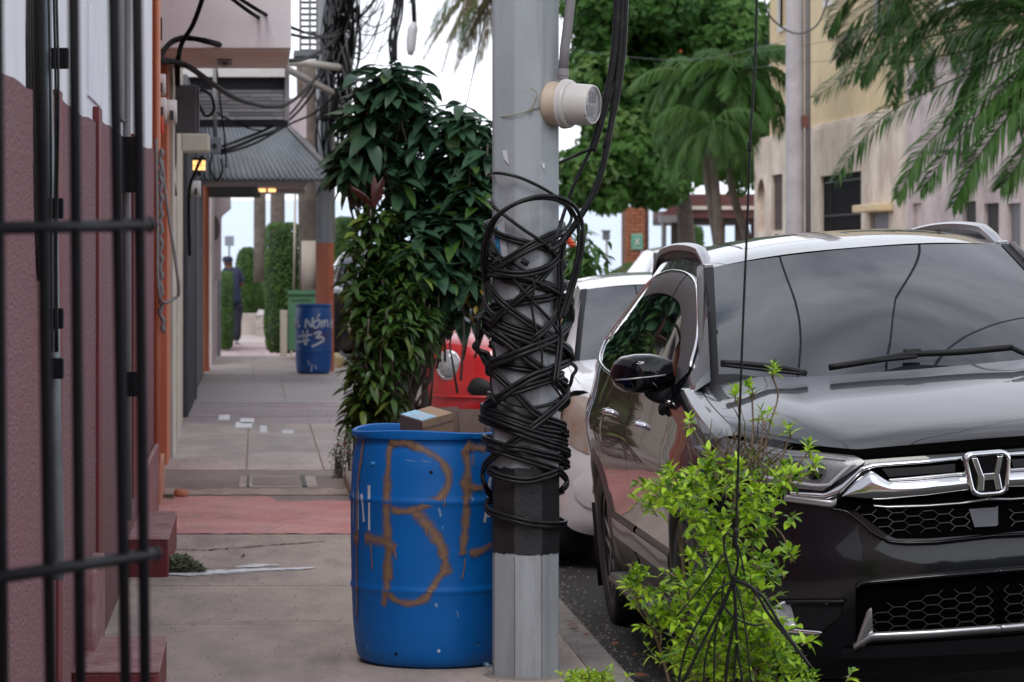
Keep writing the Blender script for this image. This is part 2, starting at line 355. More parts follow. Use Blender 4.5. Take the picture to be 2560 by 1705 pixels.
mb = MB(); mb.grid([[V((WX, y, z)) for y in ys] for z in (0, 1)]); mb.v = [(v[0], v[1], topz(v[1]) if v[2] > .5 else -.1) for v in mb.v]; mb.build('stucco_wall', stucco, house)
mb = MB(); mb.box((WX-.4, 5, -.1), (WX-.012, 18.75, 4.6)); mb.build('wall', whitew, house)
mb = MB(); mb.grid([[V((WX-.012, y, 0)) for y in ys], [V((WX, y, 1)) for y in ys]]); mb.v = [(v[0], v[1], topz(v[1])) for v in mb.v]; mb.build('stucco_edge', stucco, house)
for (y0, y1, dx, m, z0, z1) in ((11.92, 12.18, .012, redst, .2, 2.06), (9.55, 9.75, .008, redst, -.0, 2.0), (9.15, 9.22, .01, redst, -.0, 1.98), (15.1, 15.8, .02, redst, .35, 2.08)):
    mb = MB(); mb.box((WX-.01, y0, z0), (WX+dx, y1, z1)); mb.build('red_stripe', m, house)
for (y0, y1) in ((11.5, 12.4),):
    mb = MB(); mb.box((WX-.014, y0, 2.08), (WX-.002, y1, 4.5)); mb.build('pilaster', whitew, house)
mb = MB()
mb.box((WX, 10.9, 0), (WX+.05, 11.6, .42)); mb.build('broken_plinth', plinth, house, bevel=.01)
mb = MB(); mb.box((WX, 16.4, 0.0), (WX+.03, 18.7, .4)); mb.build('broken_plinth', plinth, house, bevel=.01)
# far end of the white wall, rough grey render return
mb = MB(); mb.box((WX-.012, 13.55, 2.1), (WX+.012, 14.3, 4.6)); mb.build('grey_render_strip', mat('grey_render', (.22, .22, .23), .9, (.10, .10, .10), 30, .5, bump=.8, bs=50), house)
# conduits and cable bundle running down the wall
galv = mat('galvanised_pipe', (.24, .28, .31), .4, (.16, .19, .21), 12, .4, metal=.4)
t = thing('wall_conduit', 'pale steel conduit with thin black wires running down the stucco wall behind the gate', 'conduit', (WX, 9, 0))
mb = MB(); mb.tube([W(115, -60, 8.95), W(118, 300, 8.95), W(131, 560, 9.0), W(136, 900, 9.0), W(147, 1450, 9.0)], .017, 10); mb.build('pipe', galv, t, smooth=True)
for k, (a, b) in enumerate(((120, 128), (133, 137), (140, 141))):
    mb = MB(); mb.tube(crom([W(a, -60, 8.85), W(a+6, 250, 8.83), W(b, 600, 8.84), W(b+2, 880, 8.85)], 5), .004, 5); mb.build('thin_wire', blackw, t, smooth=True)
for py in (145, 520, 795, 920):
    mb = MB(); p = W(136 if py > 300 else 148, py, 8.92); mb.box(p-V((.026, .02, .03)), p+V((.026, .02, .028))); mb.build('pipe_clamp', blacki, t, bevel=.004)
t = thing('black_service_cables', 'thick bundle of black cables on the white wall at the far left', 'cable bundle', (WX, 8.6, 2))
for i in range(7):
    mb = MB(); mb.tube(crom([W(58+i*6.5, -80, 8.45+i*.03), W(60+i*6.4, 120, 8.45+i*.03), W(66+i*6, 330, 8.5+i*.03), W(98+i*2, 700, 8.7)], 5), .006, 6); mb.build('cable', blackw, t, smooth=True)
t = thing('grey_downpipe', 'dark grey downpipe on the stucco wall between the last two gate bars', 'pipe', (WX, 14.6, 0))
mb = MB(); mb.tube([W(317, -60, 14.3), W(317, 500, 14.3), W(320, 1300, 14.4)], .019, 10); mb.build('pipe', greyp, t, smooth=True)
mb = MB(); p = W(332, 960, 14.2); mb.box(p-V((.03, .02, .055)), p+V((.03, .02, .055))); mb.build('pipe_bracket', blacki, t, bevel=.004)
mb = MB(); p = W(318, 420, 14.2); mb.box(p-V((.05, .02, .11)), p+V((.05, .02, .14))); mb.build('junction_box', blacki, t, bevel=.006)
t = thing('old_black_pipe', 'short red and black rusted pipe stub at the foot of the stucco wall', 'pipe', (WX, 12, 0))
mb = MB(); mb.tube([W(238, 1430, 11.6), W(240, 1510, 11.6), W(233, 1590, 11.6)], .013, 8); mb.build('pipe', redst, t, smooth=True)
for py in (1450, 1520): mb = MB(); mb.tube([W(239, py, 11.6), W(238, py+18, 11.6)], .018, 8); mb.build('pipe_collar', plinth, t, smooth=True)
# door steps
def steps(nm, lab, x1, y0, y1, z, lip=True):
    t = thing(nm, lab, 'step', (WX+.1, (y0+y1)/2, 0))
    mb = MB(); mb.box((WX, y0, -.02), (x1, y1, z-.004)); mb.build('step_block', redst if lip else plinth, t, bevel=.012)
    mb = MB(); mb.box((WX, y0-.004, z-.006), (x1+.003, y1+.004, z)); mb.build('step_top', plinth, t, bevel=.004)
steps('door_step', 'near maroon painted doorstep at the bottom of the photo behind the gate bars', -.317, 10.35, 11.3, .15)
steps('door_step', 'higher maroon concrete block against the house wall, beside the small weed', -.408, 14.8, 16.4, .185)
# ---------- iron gate ----------
g = thing('iron_gate', 'black iron gate grille standing blurred in the near left corner', 'gate', (-.25, 4.1, 0))
def gp(px, py):  # plane of the gate: x=-.322 at 4.0 to x=-.138 at 4.32
    k = (.138-.322)/(4.32-4.0); # dX/dD = -k
    a = (px-640)/F; D = (-.322 + .575*-4.0)/(a-.575) if False else ( (-.322-.575*4.0)/(a-.575)); return V((a*D, D, ZZ(py, D)))
for i, (xt, xb) in enumerate(((-8, 8), (97, 128), (183, 202), (282, 316), (341, 364))):
    a, b = gp(xt, -120), gp(xb, 1830); mb = MB(); mb.tube([a.lerp(b, q/4) for q in range(5)], .0078, 10); mb.build('gate_bar', blacki, g, smooth=True)
a, b = gp(-60, 572), gp(374, 562); mb = MB(); mb.tube([a, b], .0088, 10); mb.build('gate_rail', blacki, g, smooth=True)
a, b = gp(-60, 1452), gp(388, 1384); mb = MB(); mb.tube([a, b], .0088, 10); mb.build('gate_rail', blacki, g, smooth=True)
for (xa, ya) in ((374, 562), (388, 1384)):
    p = gp(xa, ya); mb = MB(); mb.lathe([(.0005, -.012), (.007, -.008), (.010, 0), (.007, .008), (.0005, .012)], 10, Matrix.Translation(p)); mb.build('rail_end_knob', blacki, g, smooth=True)

# ---------- orange building and its neighbours ----------
orange = mat('orange_paint', (.52, .16, .085), .6, (.42, .12, .065), 5, .4, bump=.2, bs=40, st=(1, 1, .3), dirt=((.30, .10, .07), 6, .6, .8))
orange2 = mat('pale_orange_paint', (.60, .27, .17), .6, (.50, .20, .12), 5, .4, bump=.2)
cream = mat('cream_paint', (.55, .50, .43), .7, (.45, .40, .34), 4, .4, dirt=((.26, .22, .18), 5, .58, .8, (1, 1, .3)))
palegreen = mat('pale_green_paint', (.40, .44, .38), .7, (.33, .37, .32), 5, .4)
lilac = mat('lilac_paint', (.50, .43, .45), .7, (.42, .36, .38), 3, .4, dirt=((.33, .28, .28), 2.5, .55, .8, (1, 1, .3)))
doorg = mat('dark_grey_door', (.065, .07, .085), .45, (.045, .05, .06), 8, .4)
def wallseg(par, nm, y0, y1, x, z1, m, z0=0, back=1.2, bev=.006):
    mb = MB(); mb.box((x-back, y0, z0), (x, y1, z1)); return mb.build(nm, m, par, bevel=bev)
ob = thing('orange_shopfront', 'orange painted building with ribbed pillars carrying the electricity meters', 'building', (-.7, 21, 0))
wallseg(ob, 'wall', 18.8, 23.2, -.70, 5, orange)
wallseg(ob, 'pillar', 19.2, 19.9, -.60, 5, orange, .26, .2)
wallseg(ob, 'pillar_base', 19.15, 20.0, -.573, .26, orange2, 0, .25)
mb = MB(); mb.tube([(-.592, 19.15, .25), (-.592, 19.15, 5)], .018, 8); mb.build('ribbed_edge', orange2, ob, smooth=True)
mb = MB(); mb.tube([(-.64, 19.14, .25), (-.64, 19.14, 5)], .018, 8); mb.build('ribbed_edge', orange, ob, smooth=True)
wallseg(ob, 'pillar', 22.7, 23.4, -.632, 5, orange, 0, .2)
nb = thing('cream_shopfront', 'narrow cream and pale green pilastered shopfront beyond the orange wall', 'building', (-.7, 26, 0))
wallseg(nb, 'wall', 23.42, 29.4, -.70, 6, cream)
for (y0, y1, x, m) in ((23.5, 24.3, -.61, cream), (24.7, 25.3, -.645, palegreen), (25.7, 26.6, -.630, cream), (27.6, 28.4, -.653, cream)):
    wallseg(nb, 'pilaster', y0, y1, x, 6, m, 0, .15)
db = thing('grey_metal_door', 'dark grey ribbed metal door set in the row of shopfronts', 'door', (-.7, 31, 0))
mb = MB(); mb.box((-1.5, 29.5, 0), (-.665, 33.1, 3.1)); mb.build('door_leaf', doorg, db)
for i in range(9): mb = MB(); mb.box((-.665, 29.55+i*.4, 0), (-.63, 29.63+i*.4, 3.0)); mb.build('door_rib', doorg, db, bevel=.004)
mb = MB(); mb.box((-.66, 33.0, 0), (-.615, 33.3, 3.0)); mb.build('door_frame', doorg, db)
mb = MB(); mb.box((-1.3, 36.5, -.05), (-.67, 40.5, 3.4)); mb.box((-1.3, 33.3, 0), (-.72, 36.5, 3.4)); tag(mb.build('grey_boundary_wall', mat('slate_paint', (.16, .16, .185), .7, (.12, .12, .14), 4, .4)), 'slate grey wall stretch just past the dark metal door', 'wall')
mb = MB(); mb.tube([(-.66, 41.3, -.02), (-.66, 41.3, 3.2)], .055, 12); mb.box((-.76, 41.2, 0), (-.60, 41.45, .06)); tag(mb.build('drain_pipe', orange, smooth=False), 'rust orange drain pipe rising between grey wall and lilac wall', 'pipe')
lb = thing('lilac_building', 'pale lilac building end with a scrolled bracket under the awning', 'building', (-.7, 46, 0))
wallseg(lb, 'wall', 43.5, 49.7, -.60, 3.0, lilac, -.3)
wallseg(lb, 'wall_edge', 49.7, 50.1, -.555, 2.6, mat('grey_trim', (.30, .30, .33), .6), -.3, .1)
pts = [W(520, 482, 46), W(576, 482, 46), W(577, 520, 46), W(556, 538, 46), W(553, 545, 46), W(552, 700, 46), W(520, 700, 46)]
mb = MB(); mb.prism(pts, (0, .6, 0)); mb.build('scroll_bracket', lilac, lb, bevel=.01)
mb = MB(); mb.lathe([(.12, -.01), (.13, 0), (.12, .01)], 16, Matrix.Translation(W(536, 570, 45.9)) @ Matrix.Rotation(R(90), 4, 'X') @ Matrix.Diagonal((.6, 1.4, 1, 1)), cap=True); mb.build('wall_medallion', mat('dark_brown', (.10, .08, .075), .7), lb)
# balcony
bc = thing('balcony_box', 'plain pinkish grey concrete balcony overhanging the pavement at the top', 'balcony', (-.2, 22.5, 3))
pinkg = mat('pinkish_render', (.68, .66, .69), .8, (.61, .58, .61), 2, .5, bump=.15, dirt=((.27, .22, .21), 2.2, .55, .85, (1, 1, .5)))
soff = mat('soffit_paint', (.80, .77, .74), .8, (.72, .69, .66), 3, .5)
mb = MB(); mb.box((-.66, 21.5, 2.9), (.238, 23.6, 4.9)); mb.build('parapet', pinkg, bc, bevel=.01)
mb = MB(); mb.box((-.62, 21.56, 2.888), (.225, 23.55, 2.902)); mb.build('soffit', soff, bc)
mb = MB(); p = V((XX(562, 22.8), 22.7, 2.885)); mb.box(p-V((.05, .3, .008)), p+V((.05, .3, .0))); mb.box(p-V((.02, .1, .03)), p+V((.02, .1, .0))); mb.build('ceiling_fitting', greyp, bc)
# wooden sign fascia building
fs = thing('slatted_fascia', 'weathered dark plank fascia under a white ledge above the corrugated awning', 'fascia', (-.2, 35, 3))
plank = mat('weathered_plank', (.13, .125, .135), .8, (.22, .21, .22), 3, .5, st=(.2, 1, 6), rv=.35)
mb = MB(); mb.box((-1.2, 35.0, ZZ(192, 35)), (XX(712, 35), 37, ZZ(160, 35))); mb.build('white_ledge', whitep, fs)
mb = MB(); mb.box((-1.2, 35.25, ZZ(300, 35)), (XX(722, 35), 37, ZZ(192, 35))); mb.build('recess', mat('dark_recess', (.04, .04, .05), .8), fs)
zt, zb = ZZ(222, 35), ZZ(298, 35); n = 8
for i in range(n):
    z = zb+(zt-zb)*i/n; xa = -.7
    while xa < XX(712, 35)-.02:
        xb = min(xa+random.uniform(.25, .5), XX(712, 35)); mb = MB(); mb.box((xa+.003, 35.13, z+.003), (xb-.003, 35.24+random.uniform(-.02, .02), z+(zt-zb)/n-.004)); mb.build('plank', plank, fs); xa = xb
mb = MB(); mb.box((XX(712, 35), 35.1, ZZ(300, 35)), (XX(724, 35), 35.4, ZZ(165, 35))); mb.build('corner_post', greyp, fs)
# corrugated awnings
corr = mat('corrugated_grey', (.23, .245, .27), .55, (.18, .195, .215), 4, .5, metal=.3)
def corrug(nm, lab, A, B, C_, D_, n, amp, parent=None):
    """A,B top edge; D_,C_ bottom edge; n corrugations"""
    mb = MB(); rows = []
    nrm = (V(B)-V(A)).cross(V(D_)-V(A)).normalized(); k = n*6
    for t in (0, .5, 1):
        rows.append([V(A).lerp(V(B), i/k).lerp(V(D_).lerp(V(C_), i/k), t)+nrm*amp*sin(i/6*2*pi) for i in range(k+1)])
    mb.grid(rows); return mb
aw = thing('corrugated_awning', 'large grey corrugated hip awning over the pavement', 'awning', (0, 39, 2.5))
corrug('', '', W(498, 300, 39.6), W(708, 303, 39.6), W(838, 448, 38), W(505, 448, 38), 24, .018).build('front_sheet', corr, aw, smooth=True, solid=.004)
corrug('', '', W(708, 303, 39.6), W(712, 303, 42.5), W(845, 432, 44), W(838, 448, 38), 20, .018).build('side_sheet', corr, aw, smooth=True, solid=.004)
mb = MB(); mb.tube([W(706, 300, 39.55), W(838, 368+70, 38)], .03, 6); mb.tube([W(505, 450, 38.05), W(838, 450, 38.05)], .02, 6); mb.build('ridge_trim', greyp, aw)
mb = MB(); mb.box((-.66, 38.2, 2.4), (XX(770, 39), 43, 2.44)); mb.build('awning_ceiling', lilac, aw)
aw2 = thing('small_awning', 'small dark corrugated awning tucked under the big one', 'awning', (-.4, 42, 2.4))
mb = MB(); k = 80; rows = []
for t in range(7):
    a = t/6*pi/2; rows.append([V((-.66+(XX(652, 41)+.66)*i/k if True else 0, 41+.5*(1-sin(a)), ZZ(492, 41)+(.25)*sin(a)**.8*(1 if i < k*.8 else max(.15, 1-((i-k*.8)/(k*.2))**2))+.008*sin(i*2.2))) for i in range(k+1)])
mb.grid(rows); mb.build('sheet', mat('dark_corrugated', (.05, .055, .065), .5), aw2, smooth=True, solid=.005)
for px in (655, 680):
    mb = MB(); mb.box(W(px, 476, 42)-V((.05, .05, .02)), W(px, 476, 42)+V((.05, .05, .02))); tag(mb.build('awning_lamp', mat('warm_lamp', (.8, .5, .25), .5, emit=((1, .55, .2), 1.6))), 'warm %s lamp glowing under the awning' % ('left' if px == 655 else 'right'), 'lamp')
mb = MB(); mb.box((XX(640, 43), 43, ZZ(480, 43)), (XX(765, 43), 44.5, ZZ(452, 43))); tag(mb.build('canopy_beam', lilac), 'lilac beam under the awning, in front of the palm trunks', 'beam')
# meters, boxes, lamp
def cylx(mb, p, r, l, n=20, a=0):
    mb.lathe([(r*.98, 0), (r, l*.1), (r, l*.9), (r*.93, l)], n, Matrix.Translation(p) @ Matrix.Rotation(R(a), 4, 'Z') @ Matrix.Rotation(R(90), 4, 'Y'))
darkg = mat('dark_window', (.03, .03, .035), .15)
def wmeter(px0, px1, py, hh, D, lab):
    t = thing('electric_meter', lab, 'electricity meter', W(px0, py, D)); r = hh/F*D/2; l = (px1-px0)/F*D
    mb = MB(); cylx(mb, W(px0, py, D), r*1.06, l*.3); mb.build('socket', cream, t, auto=True)
    mb = MB(); cylx(mb, W(px0, py, D)+V((l*.3, 0, 0)), r, l*.7); mb.build('cover', whitep, t, auto=True)
    p = W(px1-12, py+hh*.15, D)-V((0, r*.93, 0)); mb = MB(); mb.box(p-V((.012, .01, .03)), p+V((.012, .01, .03))); mb.build('register_window', darkg, t)
wmeter(382, 414, 212, 55, 20.1, 'upper of the three white meters on the orange wall, half behind a grey panel')
wmeter(380, 416, 272, 58, 19.9, 'lower left white meter on the orange wall with red wires')
wmeter(400, 442, 280, 62, 20.4, 'lower right white meter on the orange wall, nearest the dark box')
wmeter(476, 502, 473, 42, 30, 'small white meter below the yellow lantern')
t = thing('grey_panel_box', 'tall pale grey panel box strapped above the meters', 'electrical box', W(375, 160, 19.6))
mb = MB(); a, b = W(358, 235, 19.5), W(393, 95, 19.5); mb.box((a.x, 19.5, a.z), (b.x, 19.65, b.z)); mb.build('box_body', mat('pale_grey_box', (.33, .35, .39), .5), t, bevel=.005)
for py in (112, 134, 205, 222): mb = MB(); a, b = W(358, py+2, 19.48), W(393, py, 19.48); mb.box((a.x, 19.49, a.z), (b.x, 19.52, b.z)); mb.build('tape_band', cream, t)
mb = MB(); a, b = W(412, 330, 24), W(492, 212, 24); mb.box((a.x, 24, a.z), (b.x, 24.3, b.z)); t = mb.build('breaker_box', mat('charcoal_box', (.075, .072, .085), .55), bevel=.01); tag(t, 'dark charcoal metal breaker box mounted sideways beyond the meters', 'electrical box')
mb = MB(); a, b = W(492, 326, 24), W(498, 216, 24.1); mb.box((a.x+.001, 24.02, a.z), (b.x, 24.28, b.z)); mb.build('box_door', MATS['charcoal_box'], t)
mb = MB(); a, b = W(453, 378, 27), W(523, 334, 27); mb.box((a.x, 27, a.z), (b.x, 27.5, b.z)); tag(mb.build('stone_corbel', cream, bevel=.015), 'stained cream corbel block jutting from the shopfront below the dark box', 'corbel')
t = thing('lantern', 'small lit yellow glass lantern on the shopfront wall', 'lamp', W(497, 410, 29))
amber = mat('amber_glass', (.7, .45, .2), .4, emit=((1, .55, .18), 1.3))
for i in range(3):
    for j in range(2):
        mb = MB(); a, b = W(482+i*11, 412+j*13, 29), W(491+i*11, 401+j*13, 29); mb.box((a.x, 29, a.z), (b.x, 29.08, b.z)); mb.build('amber_pane', amber, t)
mb = MB(); a, b = W(480, 400, 28.98), W(516, 394, 28.98); mb.box((a.x, 28.97, a.z), (b.x, 29.12, b.z)); mb.tube([W(498, 426, 29), W(498, 440, 29)], .02, 8); mb.build('lantern_cap', blacki, t)
t = thing('junction_post', 'grey conduit post with a square junction box in front of the awning', 'conduit', W(540, 380, 33))
mb = MB(); mb.tube([W(537, 158, 33), W(538, 345, 33)], .022, 10); mb.build('pipe', greyp, t, smooth=True)
mb = MB(); a, b = W(524, 385, 33), W(552, 343, 33); mb.box((a.x, 32.95, a.z), (b.x, 33.1, b.z)); mb.build('junction_box', mat('slate_box', (.10, .105, .125), .6), t, bevel=.006)
mb = MB(); mb.lathe([(.02, 0), (.025, .01)], 14, Matrix.Translation(W(536, 364, 32.93)) @ Matrix.Rotation(R(-90), 4, 'X')); mb.build('knockout_hole', black, t)
# bent grey conduit and twisted flexible duct
mb = MB(); P = [W(390, 345, 19.0), W(393, 560, 19.0), W(399, 742, 19.0), W(440, 744, 19.2), W(447, 722, 19.2), W(440, 660, 19.2), W(416, 500, 19.3), W(405, 400, 19.3)]
mb.tube(crom(P, 6), .010, 8); tag(mb.build('bent_conduit', greyp, smooth=True), 'thin grey conduit bent into a hook on the orange wall', 'conduit')
mb = MB(); P = [W(402+3*sin(i*1.2)+(8 if i > 56 else 0)*(i-56)/6, 372+i*7.3, 19.1) for i in range(64)]
mb.tube(P, [.016 if i % 3 else .010 for i in range(64)], 8); tag(mb.build('flexible_duct', mat('duct_grey', (.16, .16, .175), .5), smooth=True), 'twisted dark grey flexible duct hanging down the orange pillar', 'duct')
redw = mat('red_wire', (.55, .05, .03), .5); tanw = mat('tan_wire', (.45, .33, .22), .5); bluew = mat('blue_rag', (.10, .28, .45), .7)
for i, (m, P) in enumerate(((redw, [(373, 235), (375, 262), (382, 300), (384, 315)]), (redw, [(404, 290), (405, 310), (406, 335)]), (mat('orange_wire', (.55, .2, .03), .5), [(378, 245), (381, 280), (379, 306)]))):
    mb = MB(); mb.tube(crom([W(a, b, 19.6) for a, b in P], 4), .011, 6); tag(mb.build('meter_wire', m, smooth=True), ('red wire tail at the left meter on the orange wall', 'red wire tail below the right meter', 'orange wire between the white meters')[i], 'wire')
mb = MB(); mb.add([W(364, 30, 19.4), W(386, 24, 19.3), W(388, 46, 19.4), W(375, 50, 19.35), W(363, 45, 19.4), W(376, 36, 19.28)], [(0, 1, 5), (1, 2, 5), (2, 3, 5), (3, 4, 5), (4, 0, 5)]); tag(mb.build('blue_rag', bluew, solid=.004), 'blue rag tied high on the orange pillar', 'rag')
mb = MB(); mb.box(W(397, 80, 19.4)-V((.02, .02, .05)), W(397, 60, 19.4)+V((.02, .02, .04))); tag(mb.build('cable_clamp', blacki), 'black clamp hanging near the blue rag', 'clamp')
# ---------- foliage tools ----------
def leafgeo(w=.34, droop=.35, fold=.12, n=5, tip=1.6):
    vs = []; fs = []
    for i in range(n+1):
        t = i/n; hw = w*.5*(sin(pi*min(1, t**.8*1.0))**.8 if 0 < t < 1 else .02); z = -droop*t**1.8
        vs += [V((t, -hw, z+fold*hw*2)), V((t, 0, z)), V((t, hw, z+fold*hw*2))]
    for i in range(n):
        a = i*3; fs += [(a, a+1, a+4, a+3), (a+1, a+2, a+5, a+4)]
    return vs, fs
def orient(d, roll=0, up=V((0, 0, 1))):
    x = V(d).normalized(); y = up.cross(x)
    y = y.normalized() if y.length > 1e-3 else V((0, 1, 0)); z = x.cross(y); M = Matrix((x, y, z)).transposed()
    return M @ Matrix.Rotation(roll, 3, 'X')
def meshof(name, vs, fs, m):
    me = bpy.data.meshes.new(name); me.from_pydata([tuple(v) for v in vs], [], fs); me.materials.append(m)
    me.polygons.foreach_set('use_smooth', [True]*len(me.polygons)); return me
def foliage(parent, leaves, geos, m, nobj=280, nm='leaf'):
    """leaves: (pos, 3x3, size); the nearest/largest become leaf parts, the rest one stuff part"""
    leaves = sorted(leaves, key=lambda q: q[0].y-q[2]*1.5)
    meshes = [meshof('leaf_mesh', *g, m) for g in geos]; loc = V(parent.location)
    for i, (p, Mx, s) in enumerate(leaves[:nobj]):
        o = bpy.data.objects.new(nm, meshes[i % len(meshes)]); COL.objects.link(o); o.parent = parent
        o.matrix_basis = Matrix.Translation(p-loc) @ Mx.to_4x4() @ Matrix.Scale(s, 4)
    if len(leaves) > nobj:
        mb = MB()
        for i, (p, Mx, s) in enumerate(leaves[nobj:]):
            g = geos[i % len(geos)]; mb.add([p+Mx @ (q*s) for q in g[0]], g[1])
        mb.build('foliage', m, parent, smooth=True, kind='stuff')
def cloud(name, m, blobs, n, size, parent=None, shell=.55, flat=.6, seed=1, hang=0, kind=None, asp=.55):
    """many leaf-sized faces through ellipsoid blobs (cx,cy,cz,rx,ry,rz)"""
    rnd = random.Random(seed); mb = MB(); vs = []; fs = []
    vol = [b[3]*b[4]*b[5]**1 for b in blobs]; tot = sum(v**.67 for v in vol)
    for b, v_ in zip(blobs, vol):
        k = int(n*v_**.67/tot)
        for _ in range(k):
            while True:
                d = V((rnd.gauss(0, 1), rnd.gauss(0, 1), rnd.gauss(0, 1)))
                if d.length > .01: break
            d.normalize(); r = shell+(1-shell)*rnd.random()**.5; r *= 1+.12*noise.noise(d*2.3+V((b[0], b[2], 0)))*2
            p = V((b[0]+d.x*b[3]*r, b[1]+d.y*b[4]*r, b[2]+d.z*b[5]*r))
            s = size*rnd.uniform(.6, 1.3); nrm = (d+V((rnd.gauss(0, .5), rnd.gauss(0, .5), rnd.gauss(0, .5)+flat))).normalized()
            a = nrm.orthogonal().normalized(); a.rotate(Matrix.Rotation(rnd.uniform(0, 6.28), 3, nrm))
            if hang: a = (a*(1-hang)+V((0, 0, -hang))).normalized()
            c = nrm.cross(a); c = c.normalized() if c.length > .01 else V((1, 0, 0)); i0 = len(vs)
            vs += [p-a*s*.5, p-c*s*asp*.5+nrm*s*.08, p+a*s*.5, p+c*s*asp*.5+nrm*s*.08]; fs.append((i0, i0+1, i0+2)); fs.append((i0, i0+2, i0+3))
    mb.v = vs; mb.f = fs; return mb.build(name, m, parent, kind=kind)
def frond(mb, base, az, el, length, leaf, droop=1.2, n=34, hang=.6, wd=.035, rnd=random, keel=0):
    p = V(base); d = V((cos(az)*cos(el), sin(az)*cos(el), sin(el))); step = length/n; pts = [p.copy()]; side = V((-sin(az), cos(az), 0))
    for i in range(n):
        d = (d+V((0, 0, -droop/n))).normalized(); p = p+d*step; pts.append(p.copy())
    mb.tube(pts[::3]+[pts[-1]], [max(.004, .02*(1-i/(n/3+1))) for i in range(len(pts[::3])+1)], 4)
    for i in range(2, n+1):
        t = i/n; L_ = leaf*(sin(pi*min(.98, .12+t*.88))**.6)*rnd.uniform(.85, 1.1); q = pts[i]; dd = (pts[i]-pts[i-1]).normalized()
        for s in (-1, 1):
            dr = (side*s*.55+dd*.95+V((0, 0, .12-hang*.35))).normalized(); dr = (dr+V((rnd.gauss(0, .06), rnd.gauss(0, .06), rnd.gauss(0, .06)))).normalized()
            m1 = q+dr*L_*.5; m2 = m1+(dr+V((0, 0, -hang))).normalized()*L_*.5; w = dd*wd*.5
            mb.add([q-w*.4, q+w*.4, m1+w, m1-w, m2], [(0, 1, 2, 3), (3, 2, 4)])
# ---------- materials for plants ----------
leafdark = mat('dark_broad_leaf', (.026, .070, .042), .42, (.045, .105, .05), 3, .5, trans=.18, rv=.3, spec=.4)
leafmid = mat('green_croton_leaf', (.030, .080, .016), .40, (.062, .135, .022), 4, .5, trans=.18, rv=.25)
leaflime = mat('lime_leaf', (.27, .46, .02), .45, (.46, .66, .05), 9, .5, trans=.32, rv=.25)
hedgem = mat('hedge_leaf', (.035, .085, .018), .6, (.075, .15, .03), 2.2, .5, trans=.2, spec=.25)
almond = mat('almond_leaf', (.03, .095, .018), .5, (.08, .18, .03), .55, .5, trans=.3, spec=.25)
palmm = mat('palm_leaf', (.028, .085, .018), .45, (.062, .145, .030), 1.2, .5, trans=.25, spec=.22)
palml = mat('palm_leaf_light', (.045, .12, .026), .45, (.085, .17, .045), 1.5, .5, trans=.3, spec=.22)
palmd = mat('palm_dead', (.13, .085, .04), .7, (.10, .10, .035), 2, .5, trans=.2)
bark = mat('bark', (.13, .105, .085), .9, (.07, .058, .05), 8, .5, bump=.6, bs=25)
palmbark = mat('palm_bark', (.17, .14, .12), .9, (.10, .08, .07), 6, .5, bump=.6, bs=12, bst=(1, 1, 4))
stemm = mat('pale_stem', (.24, .17, .12), .8, (.14, .10, .07), 20, .5)
redleaf = mat('red_cordyline_leaf', (.11, .02, .03), .4, (.06, .03, .02), 6, .5, trans=.2, rv=.2)
yellowleaf = mat('yellow_leaf', (.35, .18, .02), .5, (.20, .2, .02), 12, .5, trans=.3)

leafpale = mat('pale_croton_leaf', (.12, .21, .03), .42, (.20, .26, .05), 4, .5, trans=.25, rv=.3); limeold = mat('old_lime_leaf', (.07, .17, .02), .45, (.15, .28, .03), 9, .5, trans=.25, rv=.35)
# ---------- pole with coiled cables ----------
PX, PD = XX(1313.5, 11.34), 11.34
polem = mat('pole_grey_paint', (.36, .385, .41), .62, (.29, .31, .335), 2.2, .5, bump=.12, bs=90, st=(1, 1, .35), dirt=((.17, .145, .145), 5, .50, .76, (1, 1, .12)))
pole = thing('utility_pole', 'grey octagonal concrete pole wrapped in black cables beside the blue drum', 'utility pole', (PX, PD, 0))
def octa(r, z0, z1, a0=22.5): return [[V((PX+r*cos(R(a0+45*i)), PD+r*sin(R(a0+45*i)), z)) for i in range(8)] for z in (z0, z1)]
ro = .115/cos(R(22.5))
def ring8(mb, r, zs, edge=None):
    rows = []
    for z in zs: rows.append([V((PX+r*cos(R(22.5+45*i)), PD+r*sin(R(22.5+45*i)), z)) for i in range(8)])
    mb.grid(rows, close=True)
mb = MB(); ring8(mb, ro, [-.3, 1, 2, 3, 8.5]); mb.build('shaft', polem, pole, bevel=.006)
# black band, ragged edges, 1 mm proud
bandm = mat('black_band_paint', (.014, .013, .015), .5, (.024, .022, .025), 10, .5, dirt=((.25, .25, .27), 26, .67, .72, (1, 1, .4)), bump=.3, bs=60)
mb = MB(); rows = []; rnd = random.Random(5)
cor = [V((PX+(ro+.0015)*cos(R(22.5+45*i)), PD+(ro+.0015)*sin(R(22.5+45*i)), 0)) for i in range(9)]
for z in (.447, .60, .752):
    row = []
    for i in range(8):
        for q in range(8): row.append(cor[i].lerp(cor[i+1], q/8)+V((0, 0, z+(rnd.uniform(-.004, .004) if z != .6 else 0))))
    rows.append(row)
mb.grid(rows, close=True); mb.build('black_band', bandm, pole)
mb = MB(); mb.lathe([(.22, -.02), (.19, .012), (.15, .03), (.12, .034)], 16, Matrix.Translation((PX, PD, -.022))); mb.build('cement_collar', kerbm, pole, smooth=True)
for i in (5, 6):   # faint seams on the shaft edges
    a = cor[i]; mb = MB(); mb.box(a-V((.0007, .0007, 0)), a+V((.0007, .0007, .44))); mb.build('edge_seam', crackm, pole)
posterw = mat('poster_white', (.62, .62, .66), .6, (.45, .45, .5), 20, .5); posterb = mat('poster_blue', (.03, .22, .42), .5)
yf = PD-.1155
def onface(px, py, D): return W(px, py, D)
k7 = math.sqrt(.5)
